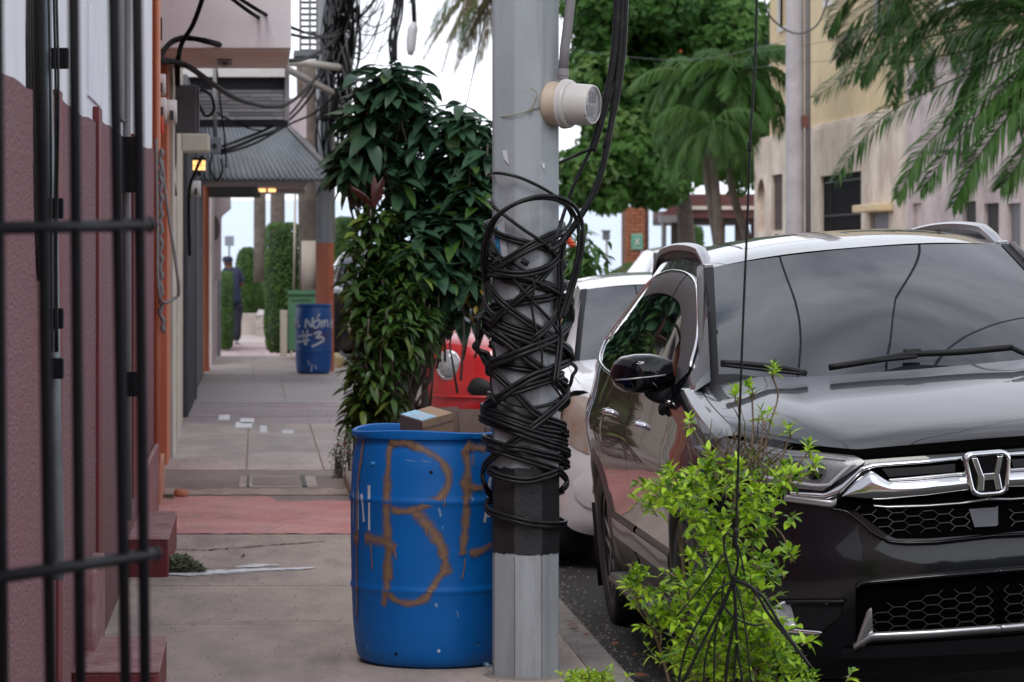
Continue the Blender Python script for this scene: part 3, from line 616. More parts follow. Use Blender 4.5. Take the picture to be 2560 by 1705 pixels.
def leftface(px, py):  # diagonal left face of the octagon
    # face through corners at angles 202.5 and 247.5
    a, b = cor[4], cor[5]; best = None
    for q in range(41):
        p = a.lerp(b, q/40); x = 640+F*p.x/p.y
        if best is None or abs(x-px) < best[0]: best = (abs(x-px), p)
    p = best[1]; n = V((-k7, -k7, 0)); return V((p.x, p.y, ZZ(py, p.y)))+n*.002
for nm, m, P in (('poster_scrap', posterb, [(1238, 570), (1246, 568), (1253, 640), (1240, 618)]), ('poster_scrap', posterw, [(1245, 562), (1262, 552), (1272, 655), (1256, 640)]), ('poster_scrap', posterw, [(1257, 376), (1268, 375), (1274, 412), (1262, 398)])):
    mb = MB(); mb.prism([leftface(*p) for p in P], V((-.0012, -.0012, 0))); mb.build(nm, m, pole)
for P in ([(1300, 700), (1342, 694), (1342, 732), (1325, 735), (1322, 726), (1300, 732)], [(1353, 408), (1362, 408), (1362, 420), (1357, 421)], [(1290, 725), (1305, 722), (1305, 735), (1291, 738)]):
    mb = MB(); mb.prism([W(a, b, yf-.001) for a, b in P], V((0, -.0012, 0))); mb.build('poster_scrap', posterw, pole)
# cable coils
def lift(P, Rr):
    out = []
    for q in P:
        px, py = q[0], q[1]; s = q[2] if len(q) > 2 else 1; p = W(px, py, PD); dx = abs(p.x-PX)
        oc = max(.115, min(.1245, .1245)); d = math.sqrt(max(0, Rr*Rr-dx*dx)); out.append(V((p.x*(1-s*d/PD), PD-s*d, EYE+(p.z-EYE)*(1-s*d/PD))))
    return out
def strand(par, P, r, twin=False, Rr=.137, nm='cable_loop', sm=8):
    P = [tuple(q) if len(q) > 2 else (q[0], q[1], 1) for q in P]
    def tailend(a, b):   # lead a loose end round the side of the pole
        if a[2] < 0 or math.dist(P[0][:2], P[-1][:2]) < 5: return []
        sg = 1 if a[0] > b[0] else -1; sl_ = (a[1]-b[1])/max(8, abs(a[0]-b[0])); e = 1313+sg*93; dy = max(-70, min(70, sl_*abs(e-a[0])))
        return ([(e, a[1]+dy, 1)] if (e-a[0])*sg > 25 else [])+[(1313+sg*70, a[1]+dy*1.25, -1)]
    P = tailend(P[0], P[1])[::-1]+P+tailend(P[-1], P[-2]); pts = crom(lift(P, Rr), sm)
    for i, p in enumerate(pts):     # keep the strand outside the octagon
        q = V((p.x-PX, p.y-PD, 0)); l = q.length
        mn = max(.1245+r, 0) + .001
        if l < mn and l > .02: q = q/l*mn; pts[i] = V((PX+q.x, PD+q.y, p.z))
    mb = MB()
    if not twin: mb.tube(pts, r, 8)
    else:
        A, B = [], []
        for i, p in enumerate(pts):
            t = (pts[min(i+1, len(pts)-1)]-pts[max(i-1, 0)]); rad = V((p.x-PX, p.y-PD, 0)); n = t.cross(rad); n = n.normalized() if n.length > 1e-8 else V((0, 0, 1)); A.append(p+n*r*.92); B.append(p-n*r*.92)
        mb.tube(A, r, 8); mb.tube(B, r, 8); mb.tube(pts, r*.35, 5)
    return mb.build(nm, blackw, par, smooth=True)
coil = thing('cable_coil', 'tangle of black cables wound many times round the grey concrete pole', 'cable coil', (PX, PD, 1.2))
lower = [
 [(1204,1018),(1260,1039),(1341,1066),(1417,1083),(1392,1086,-1),(1313,1070,-1),(1225,1045,-1),(1204,1047),(1287,1079),(1354,1103),(1422,1130),(1392,1140,-1),(1313,1122,-1),(1230,1098,-1),(1209,1097),(1260,1116),(1320,1125),(1417,1157),(1395,1166,-1),(1313,1150,-1),(1230,1122,-1),(1222,1120),(1260,1132),(1341,1157),(1394,1178),(1418,1202),(1408,1221),(1385,1232,-1),(1313,1240,-1)],
 [(1421,980),(1394,1015),(1341,1060),(1274,1111),(1223,1151),(1207,1178),(1212,1213),(1236,1240,-1),(1300,1238,-1)],
 [(1223,1172,-1),(1222,1178),(1260,1194),(1314,1202),(1354,1194),(1390,1182),(1392,1172,-1),(1313,1160,-1),(1223,1172,-1)],
 [(1240,1248,-1),(1222,1252,-1),(1216,1264),(1228,1281),(1287,1299),(1341,1310),(1408,1313),(1405,1303,-1),(1350,1290,-1),(1290,1270,-1),(1240,1250,-1)],
 [(1194,851),(1209,897),(1243,939),(1293,985),(1341,1034),(1409,1062),(1395,1070,-1),(1313,1040,-1),(1230,1010,-1),(1206,1030),(1260,1056),(1341,1085),(1415,1106),(1390,1108,-1)],
 [(1390,1015,-1),(1313,1030,-1),(1225,1028,-1),(1213,1016),(1234,999),(1266,985),(1300,975),(1345,960)],
]
for i, P in enumerate(lower): strand(coil, P, .0075, True, .141+.003*(i % 3))
mids = [
 ([(1213,691),(1224,721),(1262,763),(1331,813),(1385,844),(1427,886),(1395,905,-1),(1313,890,-1),(1225,860,-1)], .0065, 1),
 ([(1232,668),(1274,645),(1324,614),(1370,591),(1408,574),(1395,560,-1),(1313,600,-1),(1222,690,-1),(1213,720),(1235,790)], .006, 1),
 ([(1225,684),(1270,656),(1324,626),(1372,602),(1410,584),(1395,592,-1),(1313,640,-1)], .0065, 0),
 ([(1222,700),(1276,668),(1324,640),(1376,614),(1412,596),(1400,610,-1),(1313,680,-1)], .006, 0),
 ([(1213,652),(1228,672),(1262,683),(1312,685),(1370,668),(1400,637),(1410,607),(1400,580,-1),(1313,560,-1),(1225,600,-1),(1213,652)], .0068, 1),
 ([(1385,655),(1347,702),(1301,744),(1255,782),(1230,812),(1235,840,-1),(1313,860,-1),(1400,840,-1)], .0062, 1),
 ([(1262,672),(1300,716),(1340,762),(1380,806),(1396,838),(1390,860,-1)], .0058, 0),
 ([(1327,691),(1329,763),(1339,821),(1354,878),(1360,930)], .004, 0),
 ([(1250,690),(1308,694),(1366,716),(1404,742),(1392,760,-1)], .0062, 0),
 ([(1209,798),(1255,825),(1331,855),(1415,888),(1395,898,-1),(1313,880,-1),(1222,822,-1),(1209,798)], .0078, 1),
 ([(1404,740),(1427,767),(1431,786),(1423,813),(1389,844),(1331,870),(1274,893),(1228,912),(1240,930,-1),(1313,940,-1),(1395,930,-1)], .0082, 1),
 ([(1205,790),(1197,805),(1194,851),(1203,880)], .0072, 1),
 ([(1228,1000,-1),(1240,1000),(1278,974),(1331,943),(1377,924),(1423,903),(1427,880),(1400,862,-1),(1313,850,-1)], .0078, 1),
 ([(1235,830),(1274,859),(1324,901),(1370,935),(1408,974),(1420,1000),(1395,1020,-1)], .0078, 1),
 ([(1423,905),(1430,943),(1418,975),(1390,1004),(1340,1018),(1290,1012),(1240,990)], .006, 0),
 ([(1228,442,-1),(1236,432),(1293,442),(1354,469),(1400,499),(1425,530),(1427,553),(1408,578),(1380,600)], .0052, 0),
 ([(1224,500,-1),(1226,506),(1242,524),(1266,542),(1312,576),(1350,601),(1385,633),(1404,668),(1402,700),(1385,720,-1)], .0056, 0),
 ([(1240,610),(1290,655),(1345,705),(1400,745),(1410,770,-1)], .0055, 0),
 ([(1220,560),(1228,600),(1250,640),(1262,662)], .005, 0),
 ([(1392,640),(1404,690),(1400,730),(1392,780),(1370,815),(1330,850)], .0058, 1),
 ([(1230,850),(1237,890),(1228,930),(1230,980),(1250,1010)], .004, 0),
 ([(1250,740),(1300,780),(1350,822),(1395,868),(1422,905)], .0058, 0),
 ([(1398,600),(1352,650),(1300,690),(1255,735),(1232,770)], .006, 0),
]
mids = [q for i, q in enumerate(mids) if i not in (3, 17, 21, 22)]
for i, (P, r, tw) in enumerate(mids): strand(coil, P, r*1.12, bool(tw), .138+.0035*(i % 4))
rnd = random.Random(11)
for i in range(0):   # the strands buried in the tangle
    z0 = rnd.choice([rnd.uniform(600, 800), rnd.uniform(780, 1010), rnd.uniform(640, 720)]); tilt = rnd.uniform(-55, 70); sag = rnd.uniform(-15, 25); P = []
    for a in range(12):
        th = a/12*2*pi; P.append((1313+rnd.uniform(88, 104)*cos(th), z0+tilt*cos(th)+sag*sin(th)+a*1.5, 1 if sin(th) >= 0 else -1))
    strand(coil, P, rnd.choice((.0045, .0055, .0065)), False, rnd.uniform(.134, .15))
# small ties round the strands
for (a, b) in ((1312, 655), (1356, 712), (1404, 760), (1230, 640)):
    mb = MB(); p = lift([(a, b)], .147)[0]; mb.tube([p-V((.012, 0, -.006)), p+V((.012, 0, -.008))], .0105, 6); mb.build('cable_tie', black, coil, smooth=True)
# big outer loop with a cut copper end, and the feeders from above
def free(nm, P, r, lab, twin=0, D=11.25, sm=8, cat='cable', m=None):
    pts = crom([W(p[0], p[1], p[2] if len(p) > 2 else D) for p in P], sm); mb = MB()
    if twin:
        t2 = [p+V((r*1.0, .0, r*.5)) for p in pts]; t1 = [p-V((r*1.0, 0, r*.5)) for p in pts]; mb.tube(t1, r, 8); mb.tube(t2, r, 8)
    else: mb.tube(pts, r, 8)
    return tag(mb.build(nm, m or blackw, smooth=True), lab, cat)
lc = free('looped_cable', [(1216,700,11.3),(1211,650,11.27),(1216,599,11.22),(1239,545,11.17),(1285,511,11.15),(1339,494,11.15),(1392,496,11.18),(1431,519,11.22),(1450,561,11.25),(1452,614,11.25),(1442,668,11.25),(1423,737,11.25),(1404,798,11.24)], .0075, 'thick black cable arching over the tangle, ending in a cut tip at the right', 1)
mb = MB(); mb.tube([W(1404, 796, 11.24), W(1402, 808, 11.24)], .004, 6); mb.build('bare_copper_tip', mat('copper', (.5, .32, .2), .4, metal=.6), lc, smooth=True)
free('feeder_cable', [(1560, -4600, 11.9), (1556, -1500, 11.4), (1547, -300), (1545, -60), (1541, 60), (1532, 160), (1515, 250), (1497, 320), (1480, 378)], .014, 'thickest black cable from above, ending in a blunt tip below the meter')
free('feeder_cable', [(1600, -4600, 11.9), (1570, -1500, 11.4), (1558, -300), (1556, -60), (1552, 100), (1540, 230), (1524, 330), (1506, 420), (1480, 490), (1445, 550), (1408, 600), (1375, 625, 11.2)], .0115, 'black cable curving from above into the top of the tangle')
free('feeder_cable', [(1640, -4600, 11.9), (1585, -1500, 11.4), (1569, -300), (1566, -60), (1561, 100), (1550, 200), (1533, 290), (1512, 370)], .010, 'outermost black cable hanging right of the meter')
free('feeder_cable', [(1492, 322), (1478, 370), (1440, 450), (1414, 520), (1395, 580, 11.2), (1380, 610, 11.2)], .0065, 'thin black cable slanting from the blunt cable end down to the pole')
free('feeder_cable', [(1484, 368), (1450, 384), (1410, 402, 11.4), (1385, 415, 11.5)], .006, 'short black cable going behind the pole below the meter')
free('feeder_cable', [(1409, 600), (1400, 660), (1402, 720), (1392, 780), (1400, 850), (1388, 960, 11.2)], .006, 'black cable running down inside the tangle at the right edge of the pole', 1)
# meter
mt = thing('electric_meter', 'large round electricity meter with glass cover strapped to the concrete pole', 'electricity meter', W(1384, 259, 11.28))
ax = V((cos(R(31)), -sin(R(31)), -.05)).normalized(); MM = Matrix.Translation(W(1384, 259, 11.27)) @ ax.to_track_quat('Z', 'Y').to_matrix().to_4x4()
beige = mat('beige_plastic', (.50, .40, .31), .5, (.44, .35, .27), 8, .3); mw = mat('meter_white', (.56, .53, .51), .42, (.48, .45, .43), 8, .3)
mb = MB(); mb.lathe([(.072, -.02), (.0785, -.012), (.0785, .036), (.077, .040)], 40, MM); mb.build('socket', beige, mt, auto=True)
mb = MB(); mb.lathe([(.079, .038), (.088, .041), (.088, .050), (.084, .053), (.084, .058), (.086, .061), (.084, .067), (.074, .071)], 40, MM); mb.build('lock_ring', mw, mt, auto=True)
mb = MB(); mb.lathe([(.0735, .069), (.0735, .080), (.0705, .148), (.069, .154), (.065, .156), (.061, .154)], 40, MM, cap=False); mb.build('cover', mw, mt, auto=True)
glass = glassmat('clear_glass', (.8, .8, .82), .16, .06)
mb = MB(); mb.lathe([(.0625, .154), (.061, .160), (.056, .163), (.0, .164)], 40, MM, cap=False); mb.build('front_glass', glass, mt, auto=True)
mb = MB(); mb.lathe([(.0665, .120), (.0645, .146)], 40, MM, cap=False); mb.build('inner_body', mw, mt, smooth=True)
mb = MB(); mb.lathe([(.0645, .146), (.0, .147)], 40, MM, cap=False); mb.build('dial_plate', mat('dial_plate', (.42, .41, .42), .5), mt)
mb = MB(); mb.box((-.022, .006, .149), (.022, .050, .154), MM); mb.build('register_frame', mat('dark_grey_plastic', (.09, .085, .10), .4), mt, bevel=.002)
mb = MB(); mb.box((-.014, .012, .154), (.014, .042, .156), MM); mb.build('register_screen', mat('lcd', (.03, .028, .035), .2), mt)
mb = MB(); mb.box((-.058, -.042, .149), (-.026, -.002, .1545), MM); mb.build('terminal_window', darkg, mt)
for i, (a, b, c) in enumerate(((-.02, .030, -.008), (-.015, .035, -.015), (-.02, .02, -.022), (-.012, .03, -.029), (-.01, .02, -.036), (.0, .025, -.043))):
    mb = MB(); mb.box((a, c-.0012, .149), (b, c+.0012, .1505), MM); mb.build('printed_line', mat('ink_grey', (.10, .10, .11), .6), mt)
mb = MB(); mb.lathe([(.006, -.001), (.006, .001)], 12, MM @ Matrix.Translation((-.03, .077, .035)) @ Matrix.Rotation(R(-90), 4, 'X')); mb.build('blue_seal', mat('navy_seal', (.01, .04, .12), .4), mt)
mb = MB(); mb.tube([W(1406, 200, 11.26), W(1407, 188, 11.26)], .0165, 14); mb.build('hub', beige, mt, smooth=True)
cn = thing('meter_conduit', 'grey plastic conduit rising from the meter on the pole', 'conduit', W(1410, 180, 11.26))
mb = MB(); mb.tube([W(1407, 192, 11.26), W(1412, 120, 11.26), W(1420, 60, 11.27), W(1433, -60, 11.28), W(1436, -1400, 11.30), W(1420, -4200, 11.34)], .0172, 14); mb.build('pipe', greyp, cn, smooth=True)
mb = MB(); mb.tube([W(1407, 190, 11.26), W(1408, 172, 11.26)], .0208, 14); mb.build('collar', mat('collar_grey', (.22, .21, .225), .5), cn, bevel=.002)
mb = MB(); mb.tube([W(1407, 199, 11.26), W(1407, 189, 11.26)], .0190, 14); mb.build('threaded_ring', greyp, cn)
st = thing('strap_wire', 'thin green twisted wire tying the meter to the pole', 'wire', W(1313, 285, 11.2)); gw = mat('green_wire', (.20, .21, .10), .5, (.28, .24, .12), 30, .5)
fy = yf-.003
mb = MB(); mb.tube(crom([W(1236, 294, 11.30), V((XX(1283, fy), fy, ZZ(288, fy))), W(1325, 276, fy), W(1350, 268, fy), W(1370, 262, fy+.02)], 6), .0017, 6); mb.build('strap', gw, st, smooth=True)
mb = MB(); mb.tube(crom([W(1329, 276, fy), W(1334, 262, fy-.01), W(1341, 245, fy-.02), W(1342, 232, fy-.02), W(1334, 225, fy-.02), W(1326, 219, fy-.02)], 5), .0018, 6); mb.build('loose_end', mat('tan_wire2', (.32, .24, .14), .5), st, smooth=True)
mb = MB(); mb.tube(crom([W(1322, 288, fy-.004), W(1326, 277, fy-.006), W(1332, 279, fy-.006), W(1324, 270, fy-.006)], 4), .0016, 6); mb.build('twist', gw, st, smooth=True)

# ---------- blue drum ----------
DX, DY = XX(1075, 11.75), 11.75
bluep = mat('blue_plastic', (.002, .135, .47), .45, (.002, .11, .40), 4, .4, bump=.08, bs=30, spec=.3, dirt=((.03, .07, .17), 3.5, .60, .85, (1, 1, .6)))
PROF = [(0, .004), (.235, .004), (.255, .012), (.268, .03), (.276, .07), (.284, .15), (.289, .265), (.2905, .276), (.294, .283), (.294, .292), (.2905, .299), (.290, .31), (.2925, .45), (.293, .59), (.2945, .597), (.298, .604), (.298, .613), (.2945, .620), (.292, .63), (.289, .71), (.282, .775), (.274, .806), (.271, .818), (.272, .828), (.286, .834), (.2885, .842), (.288, .858), (.281, .862), (.274, .858), (.268, .84), (.266, .5), (.266, .05), (0, .03)]
drum = thing('blue_drum', 'big blue plastic drum with tan spray painted letters beside the cable wrapped pole', 'drum', (DX, DY, 0))
mb = MB(); mb.lathe(PROF, 96, Matrix.Translation((DX, DY, .004)), cap=False)
mb.v = [(x, y, z+(.006*sin(3*math.atan2(y-DY, x-DX)+1) if z > .84 else 0)) for x, y, z in mb.v]
mb.build('barrel', bluep, drum, auto=True)
def rofz(z):
    z -= .004
    P = PROF[1:25]
    for i in range(len(P)-1):
        if P[i][1] <= z <= P[i+1][1]: return P[i][0]+(P[i+1][0]-P[i][0])*(z-P[i][1])/max(1e-6, P[i+1][1]-P[i][1])
    return .285
def DS(px, py, off=.0015, c=(DX, DY), ro_=None, sc=1.0):
    D = c[1]-.29
    for _ in range(8):
        X, z = XX(px, D), ZZ(py, D); r = rofz(z)+off; dx = max(-.999*r, min(.999*r, X-c[0])); D = c[1]-math.sqrt(r*r-dx*dx)
    return V((XX(px, D) if abs(XX(px, D)-c[0]) < r else c[0]+dx, D, ZZ(py, D)))
tanp = spraymat('tan_spray', (.24, .14, .085), .5, 260, 1.0); drip = spraymat('tan_drip', (.26, .13, .06), .15, 150, 1.3); whp = spraymat('white_stencil', (.56, .60, .68), .06, 110, 1.1)
def c1(P): return [(800+x*.45, 1000+y*.45) for x, y in P]
def dense(P, n=5): return [(p.x, p.y) for p in crom([V((x, y, 0)) for x, y in P], n)]
def paint(nm, P, w, m, c=(DX, DY), off=.0015, par=drum):
    Q = dense(P); S3 = [DS(x, y, off, c) for x, y in Q]; mb = MB(); k = len(S3); ww = [(w*(.75+.45*noise.noise(V((i*.25, w*99, 0)))+.25)) for i in range(k)]
    ribbon(mb, S3, w, lambda p: V((p.x-c[0], p.y-c[1], 0)).normalized(), ww)
    # pull edges back on the surface
    for i, v in enumerate(mb.v):
        dx, dy = v[0]-c[0], v[1]-c[1]; l = math.hypot(dx, dy); r = rofz(v[2])+off; mb.v[i] = (c[0]+dx/l*r, c[1]+dy/l*r, v[2])
    return mb.build(nm, m, par)
for i, (P, w) in enumerate([
 ([(425,232),(395,255),(380,330),(376,420),(368,600),(376,770),(374,900),(366,1050),(348,1150)], .026),
 ([(405,240),(470,240),(530,258),(620,300),(685,350),(712,430),(702,500),(640,560),(560,598),(480,618),(385,608)], .024),
 ([(520,622),(560,655),(605,705),(650,770),(680,830),(688,860)], .034), ([(640,760),(670,800),(690,850),(680,885)], .03),
 ([(690,870),(697,930),(660,990),(618,1050),(590,1098),(530,1122),(470,1128),(410,1105),(385,1070)], .021),
 ([(690,925),(700,940),(680,950)], .034),
 ([(245,765),(330,778),(385,805),(420,830)], .034), ([(385,800),(380,900),(375,1000)], .038),
 ([(242,215),(226,330),(212,440),(205,560),(203,800),(203,1000),(203,1230)], .014),
 ([(185,760),(215,770)], .04),
 ([(940,268),(880,265),(830,262),(812,290),(822,380),(815,480),(812,600),(808,700),(795,800),(792,860)], .026),
 ([(800,250),(830,270)], .045),
 ([(800,440),(820,500),(815,560)], .034), ([(820,480),(870,488),(905,484)], .02), ([(830,845),(880,842),(960,800)], .026), ([(792,840),(796,862)], .036),
]): paint('spray_letter_stroke', c1(P), w*1.75, tanp, off=.0012+.0003*i)
for P, w in (([(690,520),(693,560),(690,592)], .005), ([(592,700),(589,755)], .006), ([(280,790),(286,860),(291,940)], .007), ([(804,880),(802,930),(788,996)], .0055), ([(412,825),(424,885)], .007), ([(850,300),(856,370)], .005)):
    paint('paint_drip', c1(P), w, drip, off=.0065)
for P, w in (([(210,470),(211,600),(211,722)], .012), ([(230,520),(238,600),(243,678)], .012), ([(272,470),(273,600),(273,726)], .013), ([(185,500),(184,690)], .006), ([(946,430),(935,520),(914,684)], .012), ([(918,640),(960,640)], .012), ([(945,430),(960,430)], .012)):
    paint('white_letter_stroke', c1(P), w, whp, off=.001)
scuff = spraymat('scuff', (.18, .33, .52), .4, 120, .9)
for P, w in (([(660,600),(672,650)], .012), ([(680,700),(682,720)], .006), ([(640,1130),(652,1150)], .014), ([(838,530),(855,560)], .012), ([(470,330),(540,345)], .003), ([(560,335),(615,348)], .005), ([(905,1430),(912,1475)], .028), ([(262,1365),(268,1395)], .01), ([(690,180),(700,205)], .004), ([(872,1345),(880,1365)], .008), ([(760,1170),(770,1210)], .005)):
    paint('scuff_mark', c1(P), w, scuff, off=.0008)
for (x, y, r) in ((617, 402, .0052), (422, 1411, .0055), (876, 1350, .004)):
    p = DS(800+x*.45, 1000+y*.45, .0005); mb = MB(); n = V((p.x-DX, p.y-DY, 0)).normalized(); mb.lathe([(r*1.25, 0), (r, .0015), (r*.9, .0015)], 14, Matrix.Translation(p) @ n.to_track_quat('Z', 'Y').to_matrix().to_4x4()); mb.build('drilled_hole', black, drum)
p = DS(800+660*.45, 1000+1395*.45, .0005); mb = MB(); n = V((p.x-DX, p.y-DY, 0)).normalized(); mb.lathe([(.006, 0), (.005, .0015)], 12, Matrix.Translation(p) @ n.to_track_quat('Z', 'Y').to_matrix().to_4x4()); mb.build('drilled_hole', mat('pale_hole', (.5, .55, .6), .5), drum)
p = DS(800+297*.45, 1000+352*.45, .0); mb = MB(); mb.box(p-V((.010, .006, .005)), p+V((.010, .002, .006))); mb.build('moulded_nub', mat('light_blue_plastic', (.02, .24, .55), .4), drum, bevel=.003)
# cardboard in the drum
card = mat('cardboard', (.36, .24, .155), .8, (.30, .195, .125), 10, .4); cardd = mat('brown_carton', (.16, .105, .09), .8, (.12, .08, .07), 10, .4)
bx = thing('cardboard_box', 'crushed cardboard box with blue and white label on top of the rubbish in the drum', 'box', (XX(1068, 11.7), 11.7, .9))
BM = Matrix.Translation((XX(1068, 11.72), 11.74, .872)) @ Matrix.Rotation(R(14), 4, 'X') @ Matrix.Rotation(R(-3), 4, 'Y') @ Matrix.Rotation(R(38), 4, 'Z')
mb = MB(); mb.box((-.075, -.062, -.085), (.075, .062, .05), BM); mb.build('carton', card, bx, bevel=.003)
mb = MB(); mb.box((-.0765, -.0635, -.084), (-.0748, .0625, .049), BM); mb.build('dark_side', cardd, bx)
mb = MB(); mb.box((-.073, -.060, .0505), (-.002, .060, .0520), BM); mb.build('blue_label', mat('label_blue', (.10, .40, .66), .4, (.35, .6, .75), 40, .6), bx)
for i in range(5): mb = MB(); mb.box((-.066+i*.012, -.05, .0521), (-.060+i*.012, .01+.01*(i % 3), .0526), BM); mb.build('label_lettering', posterw, bx)
for z in (-.002, .002): mb = MB(); mb.box((-.0752, -.0632+z*0, .018+z), (.0752, -.0626, .0195+z), BM); mb.build('flap_edge', cardd, bx)
bx2 = thing('carton_scraps', 'dark brown folded carton wedged in the drum behind the labelled box', 'carton', (XX(1150, 11.85), 11.85, .88))
for (cx_, dz, rz, w) in ((1165, .885, -12, .07), (1190, .873, 20, .07), (1120, .892, 40, .06)):
    mb = MB(); mb.box((-w, -.003, -.07), (w, .003, .045), Matrix.Translation((XX(cx_, 11.87), 11.87, dz)) @ Matrix.Rotation(R(rz), 4, 'Z') @ Matrix.Rotation(R(-14), 4, 'X')); mb.build('carton_flap', cardd, bx2)
mb = MB(); mb.lathe([(0, .70), (.1, .74), (.2, .72), (.264, .69)], 24, Matrix.Translation((DX, DY, 0)), cap=False); tag(mb.build('rubbish_bags', black, smooth=True), 'dark rubbish filling the inside of the big blue drum', 'rubbish')
# far drum
fd = thing('blue_drum', 'far blue drum with white hand painted number 3 by the orange based pole', 'drum', (XX(784, 40.4), 40.4, 0))
FC = (XX(784, 40.4), 40.4)
mb = MB(); mb.lathe([(r*.80, z*1.02) for r, z in PROF], 48, Matrix.Translation((FC[0], FC[1], .012)), cap=False); mb.build('barrel', mat('faded_blue_plastic', (.012, .10, .36), .4, (.010, .075, .28), 3, .5, dirt=((.10, .045, .10), 2, .55, .7)), fd, auto=True)
def FS(px, py, off=.006):
    r = .238+off; D = FC[1]-r
    for _ in range(6): X = XX(px, D); dx = max(-.995*r, min(.995*r, X-FC[0])); D = FC[1]-math.sqrt(r*r-dx*dx)
    return V((FC[0]+dx, D, ZZ(py, D)))
def c5(P): return [(480+x*.319, 460+y*.319) for x, y in P]
for P, w in (([(888,1130),(896,1060),(935,1120),(948,1045)], .03), ([(985,1065),(955,1085),(955,1120),(985,1122),(1003,1080),(985,1060)], .026), ([(980,1050),(1002,1015)], .022), ([(1015,1128),(1020,1080),(1036,1075),(1038,1120),(1042,1080),(1060,1072),(1066,1125)], .024), ([(1085,1095),(1103,1090),(1100,1065),(1085,1085),(1090,1120),(1105,1122)], .022),
 ([(800,1110),(812,1070),(800,1060),(795,1090)], .02), ([(825,1060),(832,1115),(850,1110)], .02), ([(868,1145),(885,1265)], .024), ([(905,1140),(895,1265)], .024), ([(835,1195),(940,1180)], .024), ([(820,1240),(925,1222)], .024),
 ([(955,1175),(990,1160),(1010,1165),(975,1205),(1020,1200),(1030,1225),(990,1250),(938,1275)], .03), ([(910,1380),(918,1420)], .012), ([(940,1410),(935,1470)], .014), ([(965,1420),(978,1455)], .012)):
    mb = MB(); ribbon(mb, [FS(x, y) for x, y in dense(c5(P), 4)], w, lambda p: V((p.x-FC[0], p.y-FC[1], 0)).normalized()); mb.build('white_letter_stroke', mat('white_paint_far', (.55, .58, .68), .5), fd)

# ---------- roadside plants ----------
rnd = random.Random(21)
def clusterplant(t, m, blobs, nclus, per, size, geos, el, nobj, stemr=.006, seed=1, alt=None):
    rnd = random.Random(seed); leaves = []; stems = MB()
    for c in range(nclus):
        b = blobs[c % len(blobs)]
        d = V((rnd.gauss(0, 1), rnd.gauss(0, 1), rnd.gauss(0, 1))).normalized()*rnd.random()**.42
        p = V((b[0]+d.x*b[3], b[1]+d.y*b[4], b[2]+d.z*b[5]))
        if rnd.random() < .16: stems.tube([p+V((0, 0, .02)), p+V((rnd.uniform(-.05, .05), rnd.uniform(-.05, .05), -.25)), p+V((rnd.uniform(-.1, .1)-(p.x-t.location.x)*.3, 0, -.55))], [stemr, stemr, stemr*1.5], 5)
        a0 = rnd.uniform(0, 6.28)
        for k in range(per):
            a = a0+k*2.4; e = el+rnd.uniform(-.35, .35)-(.5 if k > per*.6 else 0); dr = V((cos(a)*cos(e), sin(a)*cos(e), sin(e)))
            leaves.append((p+dr*.01-V((0, 0, .012*k)), orient(dr, rnd.uniform(-.35, .35)), size*rnd.uniform(.7, 1.15)))
    if alt:
        a_ = [l for l in leaves if rnd.random() < alt[1]]; ids = {id(l) for l in a_}; leaves = [l for l in leaves if id(l) not in ids]; foliage(t, a_, geos, alt[0], 24)
    foliage(t, leaves, geos, m, nobj); stems.build('stems', bark, t, smooth=True)
def PB(px, py, D, rx, ry, rz): p = W(px, py, D); return (p.x, p.y, p.z, rx/F*D, ry, rz/F*D)
gbig = [leafgeo(.42, .45, .10, 6), leafgeo(.50, .70, .16, 6), leafgeo(.38, .25, .08, 6)]
t1 = thing('broadleaf_shrub', 'tall dark shrub with long drooping leaves behind the drum and the pole', 'shrub', (XX(1020, 20.3), 20.3, 0))
clusterplant(t1, leafdark, [PB(985, 270, 20.4, 105, .35, 115), PB(1000, 400, 20.4, 130, .35, 120), PB(1165, 350, 20.3, 80, .3, 95), PB(1160, 470, 20.3, 90, .3, 120), PB(1075, 560, 20.4, 125, .35, 150), PB(930, 330, 20.3, 75, .3, 110), PB(1090, 700, 20.5, 110, .3, 120), PB(1130, 620, 20.2, 80, .25, 100), PB(960, 210, 20.3, 70, .25, 60), PB(890, 400, 20.3, 34, .2, 36), PB(1190, 480, 20.2, 60, .25, 130), PB(1150, 690, 20.1, 85, .25, 120), PB(1060, 640, 20.0, 90, .25, 120), PB(1170, 560, 20.1, 75, .25, 110)], 470, 6, .20, gbig, .15, 265, seed=3, alt=(leafmid, .06))
mb = MB()
for (a, b) in ((960, 200), (1010, 380), (1120, 420), (900, 420), (1060, 600), (1170, 330)): mb.tube(crom([W(985+(a-985)*.1, 1090, 20.4), W(985+(a-985)*.5, 800, 20.45), W(a, b, 20.4)], 5), [.03-.022*i/10 for i in range(11)], 7)
mb.build('trunk', bark, t1, smooth=True)
t2 = thing('croton_shrub', 'bushy green shrub with whorled glossy leaves under the darker leaves, left of the pole', 'shrub', (XX(960, 19.7), 19.7, 0))
clusterplant(t2, leafmid, [PB(935, 590, 20.0, 70, .25, 90), PB(965, 740, 19.8, 95, .28, 100), PB(985, 850, 19.6, 100, .28, 100), PB(950, 940, 19.6, 85, .28, 90), PB(1010, 790, 19.6, 80, .25, 90), PB(920, 1000, 19.7, 60, .25, 60), PB(1020, 660, 19.8, 60, .2, 60), PB(905, 690, 19.8, 45, .2, 120), PB(1060, 790, 19.9, 45, .2, 80)], 330, 8, .115, [leafgeo(.34, .3, .12), leafgeo(.38, .55, .14)], .05, 265, seed=4, alt=(leafpale, .10))
t3 = thing('cordyline', 'dark red strap leaves poking out between the two shrubs', 'plant', W(935, 520, 19.9))
g = leafgeo(.22, .18, .10, 6); meR = meshof('leaf_mesh', *g, redleaf)
